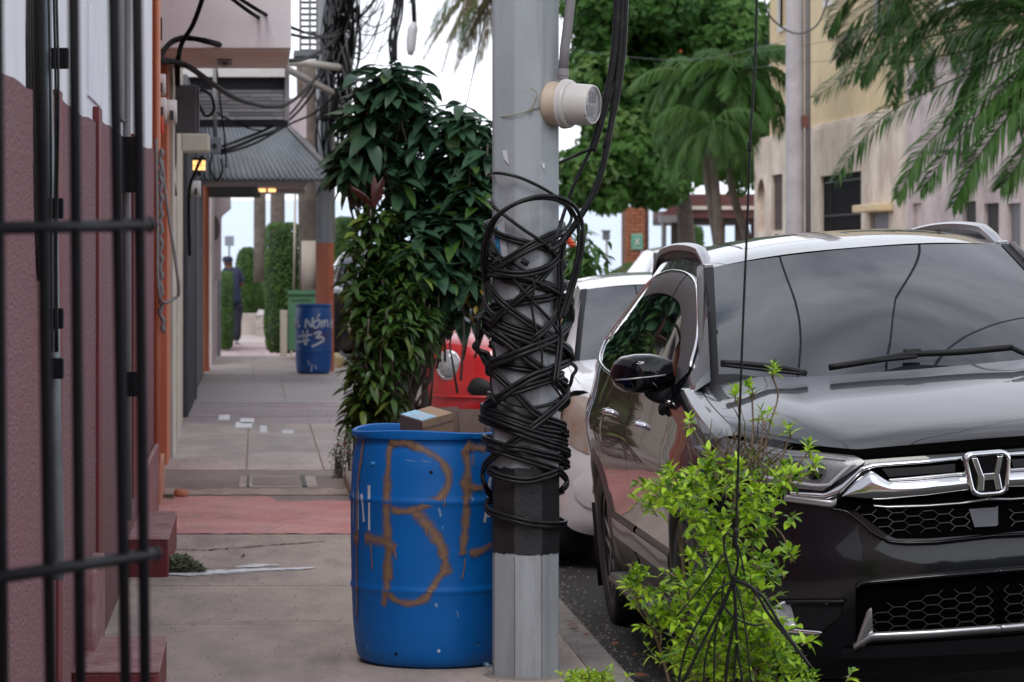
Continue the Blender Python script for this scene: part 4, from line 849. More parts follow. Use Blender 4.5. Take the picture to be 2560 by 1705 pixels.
for i in range(8):
    a = rnd.uniform(0, 6.28); e = rnd.uniform(.7, 1.4); dr = V((cos(a)*cos(e), sin(a)*cos(e)*.6, sin(e)))
    o = bpy.data.objects.new('leaf', meR); COL.objects.link(o); o.parent = t3; o.matrix_basis = orient(dr, rnd.uniform(-1, 1)).to_4x4() @ Matrix.Scale(rnd.uniform(.17, .27), 4)
t4 = thing('flower_bush', 'small loose bush with tiny leaves at the foot of the shrubs', 'bush', (XX(850, 21.3), 21.3, 0))
clusterplant(t4, leafmid, [PB(862, 1110, 21.5, 36, .12, 45), PB(850, 1145, 21.5, 24, .1, 40), PB(875, 1080, 21.4, 30, .1, 40), PB(880, 1150, 21.5, 20, .1, 45)], 150, 5, .032, [leafgeo(.4, .3, .1, 3)], .2, 200, .003, 6)
for i in range(14):
    p = W(rnd.uniform(842, 890), rnd.uniform(1075, 1150), 21.35); mb = MB(); mb.lathe([(.0, -.006), (.008, 0), (0, .006)], 6, Matrix.Translation(p), cap=False); mb.build('blossom', mat('pink_blossom', (.5, .12, .12), .6), t4)
mb = MB(); mb.box((XX(865, 20.6), 19.2, -.1), (KX-.15, 21.2, .07)); tag(mb.build('planting_bed_edge', kerbm, bevel=.02), 'low concrete edge of the planting bed under the shrubs', 'planter')
t5 = thing('yellowing_branch', 'sprig of yellow and green leaves drooping beside the pole above the red car', 'branch', W(1180, 690, 19.9))
lv = []
for i in range(60):
    p = W(rnd.gauss(1170, 30), rnd.gauss(715, 35), 19.9+rnd.uniform(-.1, .1)); a = rnd.uniform(0, 6.28); lv.append((p, orient(V((cos(a), sin(a), -.7))), rnd.uniform(.05, .09)))
foliage(t5, lv[:26], [leafgeo(.45, .4, .1, 4)], yellowleaf, 26); foliage(t5, lv[26:], [leafgeo(.45, .4, .1, 4)], leafmid, 34)
t6 = thing('pale_shrub', 'loose shrub with pale leaves and red flowers right of the pole above the white car', 'shrub', W(1450, 650, 27))
lv = []
for i in range(520):
    p = W(rnd.gauss(1445, 27), rnd.gauss(665, 42), 27+rnd.uniform(-.4, .4)); a = rnd.uniform(0, 6.28); lv.append((p, orient(V((cos(a), sin(a), rnd.uniform(-.8, .3)))), rnd.uniform(.10, .17)))
foliage(t6, lv, [leafgeo(.3, .5, .1, 4)], palml, 120)
for a, b in ((1419, 598), (1424, 604), (1430, 612)): mb = MB(); mb.lathe([(.0, -.03), (.04, 0), (0, .03)], 8, Matrix.Translation(W(a, b, 26.6)), cap=False); mb.build('flower', mat('red_flower', (.6, .08, .03), .5), t6)

# ---------- bright lime shrub at the kerb ----------
ls = thing('lime_shrub', 'bright yellow green shrub at the kerb in front of the black car', 'shrub', (XX(1800, 8.8), 8.8, -.1))
rnd = random.Random(33); leaves = []; st_ = MB()
gl = [leafgeo(.46, .35, .16, 4), leafgeo(.52, .15, .20, 4), leafgeo(.42, .55, .12, 4)]
def sprig(px, py, dx, dy, n, D, ls=.037, w=1):
    """twig from (px,py) running by (dx,dy) photo pixels, with opposite leaves"""
    a, b = W(px, py, D), W(px+dx, py+dy, D+rnd.uniform(-.06, .06)); d = (b-a).normalized(); st_.tube([a, a.lerp(b, .5)+V((0, 0, .004)), b], [.0022, .0016, .001], 5)
    for k in range(n):
        t = k/max(1, n-1); p = a.lerp(b, .25+.75*t); ang = k*1.57+rnd.uniform(-.4, .4); o = d.orthogonal().normalized(); o.rotate(Matrix.Rotation(ang, 3, d))
        dr = (o*(.9-.55*t)+d*(.35+.5*t)+V((0, -.15, .12))).normalized(); leaves.append((p, orient(dr, rnd.uniform(-.5, .5)), ls*rnd.uniform(.7, 1.25)*(1-.25*t)))
blob = [(1720, 1235, 100, 60), (1850, 1205, 100, 50), (1960, 1200, 65, 28), (1760, 1320, 70, 60), (1880, 1300, 85, 60), (1790, 1420, 85, 80), (1655, 1250, 45, 38), (1740, 1530, 80, 85), (1850, 1480, 90, 100), (1810, 1620, 130, 90), (1920, 1620, 85, 80), (1760, 1680, 110, 70), (1950, 1700, 100, 40), (1980, 1400, 30, 24), (1615, 1490, 35, 40), (1640, 1560, 30, 30)]
wts = [b[2]*b[3] for b in blob]
for i in range(520):
    b = rnd.choices(blob, wts)[0]; x, y = b[0]+rnd.gauss(0, .48)*b[2], b[1]+rnd.gauss(0, .5)*b[3]; an = rnd.uniform(-2.9, -.2)
    sprig(x, y, cos(an)*rnd.uniform(20, 46), sin(an)*rnd.uniform(20, 46), rnd.randint(6, 9), 8.8+rnd.uniform(-.22, .22)*(b[2]/110))
def tipspray(px, py, stem, n=8):
    for q in range(2): sprig(px-rnd.uniform(-8, 8), py+12, rnd.uniform(-18, 18), -34, n, 8.8, .034)
    st_.tube(crom([W(a, b, 8.82) for a, b in stem]+[W(px, py, 8.8)], 4), .0026, 6)
tipspray(1730, 1068, [(1800, 1210), (1765, 1130)]); tipspray(1845, 995, [(1838, 1180), (1850, 1090)]); tipspray(1880, 985, [(1870, 1180), (1882, 1080)])
tipspray(1928, 935, [(1905, 1150), (1925, 1060), (1945, 990)], 9); tipspray(1975, 1085, [(1940, 1190)]); tipspray(2030, 1175, [(1960, 1240)]); tipspray(1910, 1050, [(1895, 1170)]); tipspray(1980, 1395, [(1900, 1300), (1950, 1330)])
tipspray(1590, 1470, [(1655, 1590), (1600, 1530)]); tipspray(1600, 1500, [(1640, 1600)]); tipspray(1590, 1440, [(1570, 1410)]); tipspray(2020, 1130, [(1950, 1220)])
rnd.shuffle(leaves); k_ = len(leaves)//4; foliage(ls, leaves[:k_], gl, limeold, 60); foliage(ls, leaves[k_:], gl, leaflime, 235)
for i in range(130):   # dry twigs at the crown
    x, y = rnd.gauss(1850, 45), rnd.gauss(1160, 35); an = rnd.uniform(-2.6, -.5); l = rnd.uniform(30, 80); st_.tube([W(x, y, 8.85), W(x+cos(an)*l*.5+rnd.uniform(-6, 6), y+sin(an)*l*.5, 8.83), W(x+cos(an)*l, y+sin(an)*l, 8.8)], [.0022, .0016, .0008], 5)
for P in ([(1800, 2050), (1790, 1700), (1810, 1400), (1850, 1180)], [(1760, 2050), (1720, 1600), (1700, 1300)], [(1840, 2050), (1890, 1650), (1880, 1350)], [(1575, 1410), (1585, 1460), (1650, 1620), (1720, 1900)], [(1695, 1340), (1705, 1390), (1720, 1500)], [(1690, 1500), (1688, 1560)]):
    st_.tube(crom([W(a, b, 8.85) for a, b in P], 5), .0045, 6)
st_.build('stems', stemm, ls, smooth=True)
ls2 = thing('lime_seedling', 'small lime green shrub tip at the bottom edge, right of the pole foot', 'shrub', (XX(1480, 8.9), 8.9, -.1)); leaves = []; st_ = MB()
for i in range(60): sprig(rnd.gauss(1480, 38), 1705+abs(rnd.gauss(0, 22)), rnd.uniform(-22, 22), -rnd.uniform(15, 40), 7, 8.9+rnd.uniform(-.1, .1), .026)
foliage(ls2, leaves, gl, leaflime, 200); st_.build('stems', stemm, ls2, smooth=True)
# hanging wire with frayed end
hw = thing('frayed_wire', 'thin black wire hanging before the lime shrub, frayed into a fan of strands', 'wire', W(1840, 1400, 8.5))
HD = 8.5
def hwire(nm, P, r, m=blackw): mb = MB(); mb.tube(crom([W(p[0], p[1], HD+(p[2] if len(p) > 2 else 0)) for p in P], 6), r, 7); return mb.build(nm, m, hw, smooth=True)
hwire('main_strand', [(2100, -4800, 2.5), (1960, -1800, .8), (1900, -400), (1893, -80), (1889, 120), (1876, 350), (1869, 540), (1858, 800), (1848, 1080), (1841, 1300), (1838, 1345)], .0034)
hwire('knot', [(1876, 352), (1873, 378)], .0062); hwire('knot', [(1841, 1320), (1836, 1370)], .0075); hwire('knot', [(1838, 1440), (1832, 1465)], .008)
for i, (P, r) in enumerate([([(1838,1345),(1815,1335),(1810,1365),(1822,1420),(1832,1455)], .0035), ([(1838,1350),(1845,1400),(1836,1455)], .004), ([(1838,1350),(1850,1380),(1862,1440)], .003),
 ([(1830,1455),(1795,1475),(1755,1540),(1715,1620),(1690,1740)], .0036), ([(1830,1455),(1812,1500),(1765,1590),(1700,1720)], .004), ([(1832,1460),(1800,1540),(1765,1640),(1758,1740)], .003), ([(1834,1460),(1838,1540),(1820,1640),(1812,1740)], .0048), ([(1838,1460),(1840,1560),(1846,1640),(1862,1740)], .0036),
 ([(1838,1450),(1880,1470),(1925,1540),(1990,1620),(2026,1668)], .0048), ([(1846,1452),(1905,1490),(1950,1560),(2000,1632),(2028,1670)], .0045), ([(1812,1380),(1780,1430),(1735,1490),(1692,1540)], .0026), ([(1812,1440),(1806,1500),(1830,1540),(1880,1562),(1912,1560)], .0032), ([(1836,1470),(1842,1580),(1832,1740)], .003), ([(1826,1470),(1790,1580),(1785,1740)], .0028), ([(1842,1466),(1862,1560),(1880,1740)], .0026)]): hwire('loose_strand', P, r)
# litter, weed, scraps by the kerb
def scrap(nm, px, py, w, m, lab, z=.012, cat='litter', grp=None, D=None):
    D = D or (EYE-z)*F/(py-640); p = V((XX(px, D), D, z)); r_ = random.Random(int(px*7+py)); mb = MB(); k = 6
    ring = [p+V((cos(i*6.28/k)*w*r_.uniform(.6, 1.1), sin(i*6.28/k)*w*r_.uniform(.6, 1.1), r_.uniform(.002, .012))) for i in range(k)]
    mb.add(ring+[p+V((0, 0, w*.5))], [(i, (i+1) % k, k) for i in range(k)]); o = mb.build(nm, m, solid=.001); return tag(o, lab, cat, grp)
brownl = mat('dry_leaf', (.28, .10, .04), .8, (.18, .07, .03), 30, .5)
scrap('paper_scrap', 1424, 1527, .018, posterw, 'crumpled white paper scrap in the gutter by the pole', -.12, D=13.9)
scrap('paper_scrap', 1406, 1521, .012, mat('pink_paper', (.5, .25, .28), .6), 'pink paper scrap in the gutter next to the white one', -.12, D=13.95)
for i, (a, b) in enumerate(((1424, 1558), (1440, 1572), (1430, 1566), (1466, 1590), (1465, 1604), (1538, 1612), (1588, 1640), (1445, 1580), (1600, 1690))):
    D = (EYE+.11)*F/(b-640) if i > 3 else (EYE-.012)*F/(b-640); scrap('dead_leaf', a, b, .014+.006*(i % 3), brownl, ['dry brown leaf on the kerb just below the paper scraps','second dry leaf down the kerb stone from the paper scraps','dry leaf between the two kerb leaves','largest dry leaf at the gutter edge beside the rear wheel','dry leaf fallen right below the largest gutter leaf','lone dry leaf in the gutter left of the lime shrub','dry leaf almost hidden behind the lime shrub edge','small dry leaf at the lower end of the kerb leaf group','nearest dry leaf in the gutter by the lime seedling'][i], -.11 if i > 3 else .012, 'leaf', 'dry leaves along the kerb', D)
wd_ = thing('weed_clump', 'grey green weed growing from the crack beside the maroon block', 'weed', (XX(470, 15.3), 15.3, 0)); lv = []
for i in range(900):
    x = rnd.uniform(418, 512); h = 42*(1-((x-452)/62)**2) if abs(x-452) < 60 else 4; p = W(x, 1430-rnd.random()*max(6, h), 15.1+rnd.uniform(-.15, .2)); a = rnd.uniform(0, 6.28); lv.append((p, orient(V((cos(a), sin(a), rnd.uniform(-.2, 1)))), rnd.uniform(.018, .034)))
foliage(wd_, lv, [leafgeo(.5, .2, .1, 3)], mat('weed_leaf', (.09, .12, .06), .6, (.14, .17, .09), 20, .5, trans=.2, rv=.3), 150)
tag(thing('x', '', '', (0, 0, 0)), '', '') if False else None
wd2 = thing('weed_clump', 'tiny weed at the foot of the orange pillar', 'weed', (XX(415, 19.6), 19.6, 0)); lv = []
for i in range(90): p = W(rnd.uniform(408, 432), rnd.uniform(1236, 1248), 19.6); a = rnd.uniform(0, 6.28); lv.append((p, orient(V((cos(a), sin(a), .5))), rnd.uniform(.015, .03)))
foliage(wd2, lv, [leafgeo(.5, .2, .1, 3)], leafmid, 60)
mb = MB(); mb.tube([V((XX(440, 19.6), 19.75, .03)), V((XX(464, 19.6), 19.7, .03))], .028, 10); tag(mb.build('clay_pipe_stub', orange2, smooth=True), 'short orange clay pipe stub at the edge of the red painted band', 'pipe')
# ---------- cars ----------
def paintmat(name, c, rough=.25, metal=0, coat=1.0, c2=None):
    m = mat(name, c, rough, c2, 3, .4, metal=metal, coat=coat); return m
blackpaint = paintmat('black_car_paint', (.004, .004, .006), .3)
MATS['black_car_paint'].node_tree.nodes['Principled BSDF'].inputs['Coat IOR'].default_value = 1.46; MATS['black_car_paint'].node_tree.nodes['Principled BSDF'].inputs['Specular IOR Level'].default_value = .2
whitepaint2 = paintmat('white_car_paint', (.70, .68, .70), .35); redcar = paintmat('red_car_paint', (.50, .008, .015), .3)
chrome = mat('chrome', (.82, .82, .84), .06, metal=1); satin = mat('satin_silver', (.48, .48, .50), .32, metal=.85)
cargl = mat('tinted_car_glass', (.010, .012, .014), .02, spec=.2, coat=1.0); MATS['tinted_car_glass'].node_tree.nodes['Principled BSDF'].inputs['Coat IOR'].default_value = 1.6
wsgl = mat('windscreen_glass', (.018, .022, .027), .02, spec=.25, coat=1.0); MATS['windscreen_glass'].node_tree.nodes['Principled BSDF'].inputs['Coat IOR'].default_value = 1.55
blackpl = mat('black_plastic', (.009, .009, .011), .5, spec=.25); glossbl = mat('gloss_black', (.003, .003, .005), .12, coat=.8, spec=.1)
greycl = mat('grey_cladding', (.060, .052, .050), .5, (.075, .066, .062), 6, .4, coat=.2); tyrem = mat('tyre', (.022, .021, .021), .75, (.045, .04, .038), 8, .5, bump=.2, bs=60)
rimm = mat('dark_rim', (.05, .05, .055), .3, metal=.8); rims = mat('machined_rim', (.30, .29, .29), .3, metal=.9)
redlens = mat('red_lens', (.35, .012, .015), .12, coat=1); lampin = mat('lamp_interior', (.20, .20, .215), .3, (.10, .10, .11), 18, .5, metal=.5); smokeg = glassmat('smoked_lens', (.30, .30, .32), .25, .03)
clearl = mat('clear_lens', (.42, .42, .44), .12, (.22, .22, .24), 25, .5, coat=1); drlm = mat('drl_white', (.55, .54, .56), .3); seam = mat('seam_black', (.002, .002, .002), .9, spec=0)
visor = mat('smoked_visor', (.026, .022, .022), .4, spec=.25)
class Car:
    """half-body described by stations; s* scale a common layout to each vehicle"""
    def __init__(s, root, P):
        s.r = root; s.P = P; s.Lk = P.get('L', 1); s.Hk = P.get('H', 1); s.Uk = P.get('U', 1)
    def pt(s, u, v, w): return V((-u*s.Uk, v*s.Lk, w*s.Hk))
    def half(s, v): return ip(v, [(.3, .79), (.45, .860), (.6, .893), (.9, .915), (1.5, .922), (2.5, .926), (3.5, .926), (4.1, .900), (4.35, .84), (4.5, .70)])
    def side(s, v, w):
        tuck = ip(w, [(.18, .12), (.26, .065), (.36, .03), (.5, .022), (.62, .016), (.74, .004), (.86, -.002), (.93, .006), (1.0, .034), (1.08, .055), (1.16, .075), (1.24, .10)])
        hip = .012*math.exp(-((v-3.6)/.45)**2-((w-.9)/.14)**2)
        return s.half(v)-tuck+hip
    def belt(s, v): return ip(v, [(1.1, 1.09), (1.6, 1.098), (2.6, 1.115), (3.5, 1.14), (4.0, 1.18), (4.4, 1.22)])
    def edge(s, v):  # top edge of greenhouse side (u, w)
        return (ip(v, [(1.1, .735), (1.5, .672), (2.0, .600), (2.4, .585), (3.4, .575), (4.1, .55), (4.45, .60)]), ip(v, [(1.1, 1.15), (1.5, 1.36), (1.8, 1.49), (2.05, 1.563), (2.5, 1.60), (3.2, 1.60), (3.8, 1.555), (4.2, 1.44), (4.45, 1.22)]))
    def green(s, v, w):
        ue, we = s.edge(v); b = s.belt(v); ub = s.side(v, b)-.004; t = max(0, min(1, (w-b)/(we-b))) if we > b else 0
        return ub+(ue-ub)*(t**1.18)
    def plan(s, u): return ip(abs(u), [(0, 0), (.2, .010), (.4, .048), (.55, .108), (.7, .225), (.8, .345), (.86, .47), (.893, .60)])
    def prof(s, w): return ip(w, [(.16, .16), (.22, .07), (.30, .03), (.45, .0), (.58, .0), (.66, .022), (.76, .04), (.85, .052), (.92, .075), (1.0, .15)])
    def front(s, u, w, off=0): return V((-u*s.Uk, (s.plan(u)+s.prof(w)-off)*s.Lk, w*s.Hk))
    def mesh(s, nm, rows, m, both=True, smooth=True, label=None, one=False, solid=0, par=None):
        obs = []
        if one:
            mb = MB(); mb.grid(rows)
            if both: mb.grid([[V((-p.x, p.y, p.z)) for p in r] for r in rows])
            obs.append(mb.build(nm, m, par or s.r, smooth=smooth, local=True, label=label, solid=solid))
        else:
            mb = MB(); mb.grid(rows); obs.append(mb.build(nm, m, par or s.r, smooth=smooth, local=True, label=label, solid=solid))
            if both: mb = MB(); mb.grid([[V((-p.x, p.y, p.z)) for p in r] for r in rows]); obs.append(mb.build(nm, m, par or s.r, smooth=smooth, local=True, label=label, solid=solid))
        return obs
    def uh(s, v): return ip(v, [(.3, .70), (.55, .745), (.9, .765), (1.2, .762)])
    def wh(s, v): return ip(v, [(.3, .955), (.55, 1.035), (.9, 1.100), (1.2, 1.150)])
    def body(s, paint, arches=(.90, 3.56), arch_r=.385, wind=None, clad=True, glass=None, tail=True):
        pt = s.pt; wg = glass or wsgl
        # hood
        vl = lambda u: ip(u, [(0, .105), (.38, .165), (.58, .27), (.68, .40), (.742, .54)])
        rows = []; n = 36
        for j in range(n+1):
            t = -1+2*j/n; a = abs(t); row = []
            for i in range(23):
                q = i/22; v = vl(a*.742)*(1-q)+(1.12+.12*a*a)*q; u = s.uh(v)*t
                wc = ip(v, [(.1, .945), (.16, .972), (.3, 1.015), (.6, 1.078), (.9, 1.128), (1.12, 1.163), (1.25, 1.182)]); we = s.wh(v)
                w = wc+(we-wc)*(a**2.4)+.010*math.exp(-((a-.70)/.10)**2)*min(1, q*3)-.020*math.exp(-(q*16)**1.2)
                row.append(pt(u, v, w))
            rows.append(row)
        s.mesh('hood', rows, paint, both=False)
        # fender
        def sidecol(v, wb, wt, fender):
            if fender:
                uh, wh = s.uh(v)+.004, s.wh(v); su = s.side(v, wt); P = [pt(uh, v, wh), pt(uh+(su-uh)*.6, v, wh-(wh-wt)*.22+.008), pt(su-.004, v, wt)]
                top = crom([V(p) for p in P], 6)[:-1]
            else: top = []
            return top+[pt(s.side(v, wt+(wb-wt)*k/22), v, wt+(wb-wt)*k/22) for k in range(23)]
        def wbot(v):
            b = .30 if not (.5 > v) else .55
            for a in arches:
                d = abs(v-a)
                if d < arch_r: b = max(b, .35+math.sqrt(arch_r**2-d*d))
            return b
        def vs_(a, b, k): return [a+(b-a)*i/k for i in range(k+1)]
        wt_f = lambda v: ip(v, [(.3, .90), (.6, .97), (.9, 1.02), (1.3, 1.085)])
        s.mesh('fender', [sidecol(v, wbot(v), wt_f(v), True) for v in vs_(.47, 1.262, 40)], paint)
        d1, d2 = 1.268, 2.36
        s.mesh('front_door', [sidecol(v, .30, s.belt(v), False) for v in vs_(d1+.003, d2-.003, 24)], paint)
        s.mesh('rear_door', [sidecol(v, max(.30, wbot(v)), s.belt(v), False) for v in vs_(d2+.003, 3.33, 24)], paint)
        s.mesh('rear_quarter', [sidecol(v, wbot(v), s.belt(v), False) for v in vs_(3.336, 4.42, 44)], paint)
        # dark liner just inside so that gaps read as seams
        s.mesh('inner_liner', [[pt(s.side(v, w)-.02, v, w) for w in (.78, .9, 1.0)] for v in vs_(.6, 4.3, 20)], seam)
        s.mesh('inner_liner', [[pt(s.side(v, w)-.02, v, w) for w in (.3, .5, .8)] for v in vs_(1.3, 3.15, 12)], seam)
        # greenhouse side shell
        rows = []
        for v in vs_(1.14, 4.42, 60):
            b = s.belt(v)-.002; ue, we = s.edge(v); rows.append([pt(s.green(v, b+(we-b)*k/10), v, b+(we-b)*k/10) for k in range(11)])
        s.mesh('pillar_panel', rows, paint)
        # windscreen
        rows = []
        for j in range(33):
            t = -1+2*j/32; a = abs(t); row = []
            for i in range(15):
                q = i/14; v0, w0, u0 = 1.06+.17*a*a, 1.135+.015*a*a, .735; v1, w1, u1 = 1.90+.10*a*a, 1.600-.035*a*a, .603
                v = v0+(v1-v0)*q; w = w0+(w1-w0)*q+.030*sin(pi*q)*(1-.4*a); u = (u0+(u1-u0)*q)*t; row.append(pt(u, v, w+.004))
            rows.append(row)
        s.mesh('windscreen', rows, wg, both=False)
        s.mesh('windscreen_edge', [[p+V((0, -.001, .004)) for p in (r[12], r[13], r[14])] for r in rows] if False else [[rows[k][i]+V((0, -.002, .003)) for i in range(15)] for k in (0, 1)], blackpl)
        # roof
        rows = []
        for j in range(33):
            t = -1+2*j/32; a = abs(t); row = []
            for i in range(25):
                q = i/24; v = (1.915+.10*a*a)*(1-q)+4.02*q; ue, we = s.edge(v); wc = ip(v, [(1.9, 1.606), (2.2, 1.648), (2.7, 1.672), (3.3, 1.668), (3.8, 1.635), (4.1, 1.60)])
                row.append(pt((ue+.006)*t, v, wc+(we+.008-wc)*a**2.6))
            rows.append(row)
        s.mesh('roof', rows, paint, both=False)
        # back
        if tail:
            rows = []
            for j in range(25):
                t = -1+2*j/24; a = abs(t); rows.append([pt(uu*t, vv-.14*a**3, ww) for uu, vv, ww in ((.55, 4.06, 1.60), (.58, 4.30, 1.36), (.66, 4.48, 1.10), (.80, 4.58, .85), (.80, 4.60, .55), (.76, 4.52, .30))])
            s.mesh('tailgate', rows, paint, both=False)
    def glass_side(s, m, trim=True, vis=True):
        def wtop(v): return min(s.edge(v)[1]-.052, ip(v, [(1.30, 1.16), (1.5, 1.305), (1.75, 1.43), (2.0, 1.505), (2.5, 1.545), (3.1, 1.535), (3.55, 1.475), (3.85, 1.36), (4.0, 1.26), (4.03, 1.21)]))
        s.wtop = wtop
        def wbt(v): return s.belt(v)+.012+(0 if v < 3.75 else ((v-3.75)/.28)**2*.05)
        for nm, a, b in (('front_window', 1.32, 2.30), ('rear_window', 2.36, 3.25), ('quarter_window', 3.30, 4.02)):
            rows = []
            for i in range(25):
                v = a+(b-a)*i/24; lo, hi = wbt(v), max(wtop(v), wbt(v)+.004); rows.append([s.pt(s.green(v, lo+(hi-lo)*k/8)+.004, v, lo+(hi-lo)*k/8) for k in range(9)])
            s.mesh(nm, rows, m)
        for a, b in ((2.30, 2.36), (3.25, 3.30)):
            s.mesh('door_pillar', [[s.pt(s.green(v, w)+.0045, v, w) for w in [wbt(v)+(wtop(v)-wbt(v))*k/8 for k in range(9)]] for v in (a, b)], glossbl)
        if vis:
            s.mesh('window_visor', [[s.pt(s.green(v, w)+o, v, w) for w, o in ((wtop(v)+.012, .008), (wtop(v)-.02, .018), (wtop(v)-.075*min(1, (v-1.25)/.2), .020))] for v in [1.34+(2.31-1.34)*i/24 for i in range(25)]], visor)
            s.mesh('window_visor', [[s.pt(s.green(v, w)+o, v, w) for w, o in ((wtop(v)+.012, .008), (wtop(v)-.02, .018), (wtop(v)-.075, .020))] for v in [2.33+(3.27-2.33)*i/24 for i in range(25)]], visor)
        if trim:
            for sg in (1, -1):
                P = [s.pt(s.green(v, wbt(v)-.008)+.008, v, wbt(v)-.008) for v in [1.3+i*.1 for i in range(27)]]+[s.pt(s.green(v, wbt(v)-.004)+.008, v, wbt(v)-.004) for v in (3.95, 4.0)]+[s.pt(s.green(4.04, 1.25)+.008, 4.045, 1.25)]+[s.pt(s.green(v, wtop(v)+.012)+.008, v, wtop(v)+.012) for v in (4.0, 3.9, 3.75, 3.6, 3.4, 3.2, 2.9, 2.6, 2.3, 2.0, 1.75, 1.5, 1.36)]
                mb = MB(); mb.tube([V((p.x*sg, p.y, p.z)) for p in crom(P, 3)], .0075, 6); mb.build('chrome_trim', chrome, s.r, smooth=True, local=True)
    def wheel(s, sg, va, r=.352, rim=rimm, face=rims, uo=.915, parts=True, wz=.352):
        c = V((-sg*uo*s.Uk, va*s.Lk, wz)); M = Matrix.Translation(c) @ Matrix.Rotation(R(90 if sg < 0 else -90), 4, 'Y')
        mb = MB(); mb.lathe([(.24, -.21), (.33, -.215), (r-.004, -.19), (r, -.16), (r, -.04), (r-.006, -.018), (.325, -.002), (.27, -.002), (.245, -.012), (.243, -.03)], 56, M, cap=False); ty = mb.build('wheel', tyrem, s.r, auto=True, local=True)
        mb = MB(); mb.lathe([(.243, -.03), (.238, -.02), (.232, -.03), (.225, -.12), (.1, -.13), (0, -.13)], 48, M, cap=False); mb.build('rim', rim, ty, smooth=True, local=True)
        if parts:
            for k in range(5):
                for q, mm in ((0, face),):
                    a = k*72; mb = MB(); Mk = M @ Matrix.Rotation(R(a), 4, 'Z')
                    for sd in (-1, 1): mb.box((.045, sd*.012 if sd > 0 else -.034-.0, -.05), (.228, .034 if sd > 0 else -.012, -.026), Mk @ Matrix.Rotation(R(sd*6), 4, 'Z'))
                    mb.build('spoke', mm, ty, local=True, bevel=.003)
            mb = MB(); mb.lathe([(.06, -.06), (.058, -.028), (.03, -.02), (0, -.02)], 24, M, cap=False); mb.build('hub_cap', rim, ty, smooth=True, local=True)
    def arch(s, va, r, m, sg=1):
        P = [(va+cos(a)*r, .35+sin(a)*r) for a in [R(-12)+R(204)*i/28 for i in range(29)]]
        rows = [[V((p.x*sg, p.y, p.z)) for p in (s.pt(s.side(v, w)-.10, v, w), s.pt(s.side(v, w)+.008, v, w), s.pt(s.side(v2, w2)+.014, v2, w2), s.pt(s.side(v3, w3)-.001, v3, w3))] for (v, w), (v2, w2), (v3, w3) in zip(P, [(va+(a-va)*1.05, .35+(b-.35)*1.05) for a, b in P], [(va+(a-va)*1.17, .35+(b-.35)*1.17) for a, b in P])]
        mb = MB(); mb.grid(rows); mb.build('wheel_arch_trim', m, s.r, smooth=True, local=True)
        mb = MB(); mb.grid([[V((p.x*sg, p.y, p.z)) for p in (s.pt(.45, v, w), s.pt(s.side(v, w)-.02, v, w))] for v, w in P]); mb.build('wheel_well', seam, s.r, smooth=True, local=True)
def tube_local(car, nm, P, r, m, n=8, par=None): mb = MB(); mb.tube(crom(P, 5), r, n); return mb.build(nm, m, par or car.r, smooth=True, local=True)
# ===== black SUV =====
suv = thing('parked_suv', 'glossy black SUV with chrome grille, parked at the kerb right of the pole', 'car', (2.48, 10.5, -.068)); suv.rotation_euler = (0, R(-4.5), 0); suv['_loc'] = 1
C = Car(suv, {}); MW = Matrix.Translation((2.48, 10.5, -.068)) @ Matrix.Rotation(R(-4.5), 4, 'Y'); MI = MW.inverted()
C.body(blackpaint); C.glass_side(cargl)
def CF(px, py, off=.004):
    v = .1
    for _ in range(14):
        p = MI @ W(px, py, 10.5+v); u, w = -p.x, p.z; u = max(-.893, min(.893, u)); vn = C.plan(u)+C.prof(w)-off; v = v*.4+vn*.6
    return C.front(u, w, off)
def resample(P, n):
    P = [V((a, b, 0)) for a, b in P]; Ls = [0]
    for i in range(1, len(P)): Ls.append(Ls[-1]+(P[i]-P[i-1]).length)
    out = []
    for k in range(n+1):
        s_ = Ls[-1]*k/n; i = 0
        while i < len(P)-2 and Ls[i+1] < s_: i += 1
        out.append(P[i].lerp(P[i+1], (s_-Ls[i])/max(1e-9, Ls[i+1]-Ls[i])))
    return out
def strip(nm, A, B, m, off=.004, nu=24, nv=4, both=True, edge=0, car=C, cf=CF, par=None):
    a, b = resample(A, nu), resample(B, nu); rows = []
    for k in range(nv+1):
        row = []
        for i in range(nu+1):
            q = a[i].lerp(b[i], k/nv); f = 1-(2*abs(k/nv-.5))**2.5; pp = cf(q.x, q.y, off+edge*f); pp.x = min(pp.x, 0) if both else pp.x; row.append(pp)
        rows.append(row)
    if edge:  # sink the rim of the piece into the body
        rows = [[p+V((0, off+.01, 0)) for p in rows[0]]]+rows+[[p+V((0, off+.01, 0)) for p in rows[-1]]]
    return car.mesh(nm, rows, m, both=both, par=par)
def c5b(P): return [(1960+x*.2548, 1060+y*.2548) for x, y in P]     # close-up of the grille
def c5a(P): return [(1400+x*.4926, 1100+y*.4926) for x, y in P]
# front bumper shell
rows = []
for j in range(81):
    u = -.893+1.786*j/80; top = ip(abs(u), [(0, .945), (.38, .955), (.58, .985), (.70, 1.005), (.8, .97), (.893, .93)])
    bot = ip(abs(u), [(0, .19), (.6, .19), (.8, .24), (.893, .36)]); rows.append([C.front(u, bot+(top-bot)*k/26) for k in range(27)])
C.mesh('front_bumper', rows, blackpaint, both=False)
ctr = lambda y: (2466, y)
# dark grille field
strip('grille_backing', c5b([(470,820),(580,700),(860,440),(1740,330),(2090,300)]), c5b([(470,835),(700,850),(1040,1100),(1100,1120),(1400,1120),(2090,1070)]), seam, .006, 40, 10)
strip('hood_gap', c5b([(0,180),(700,250),(2090,130)]), c5b([(0,240),(760,330),(2090,235)]), seam, .012, 30, 2)
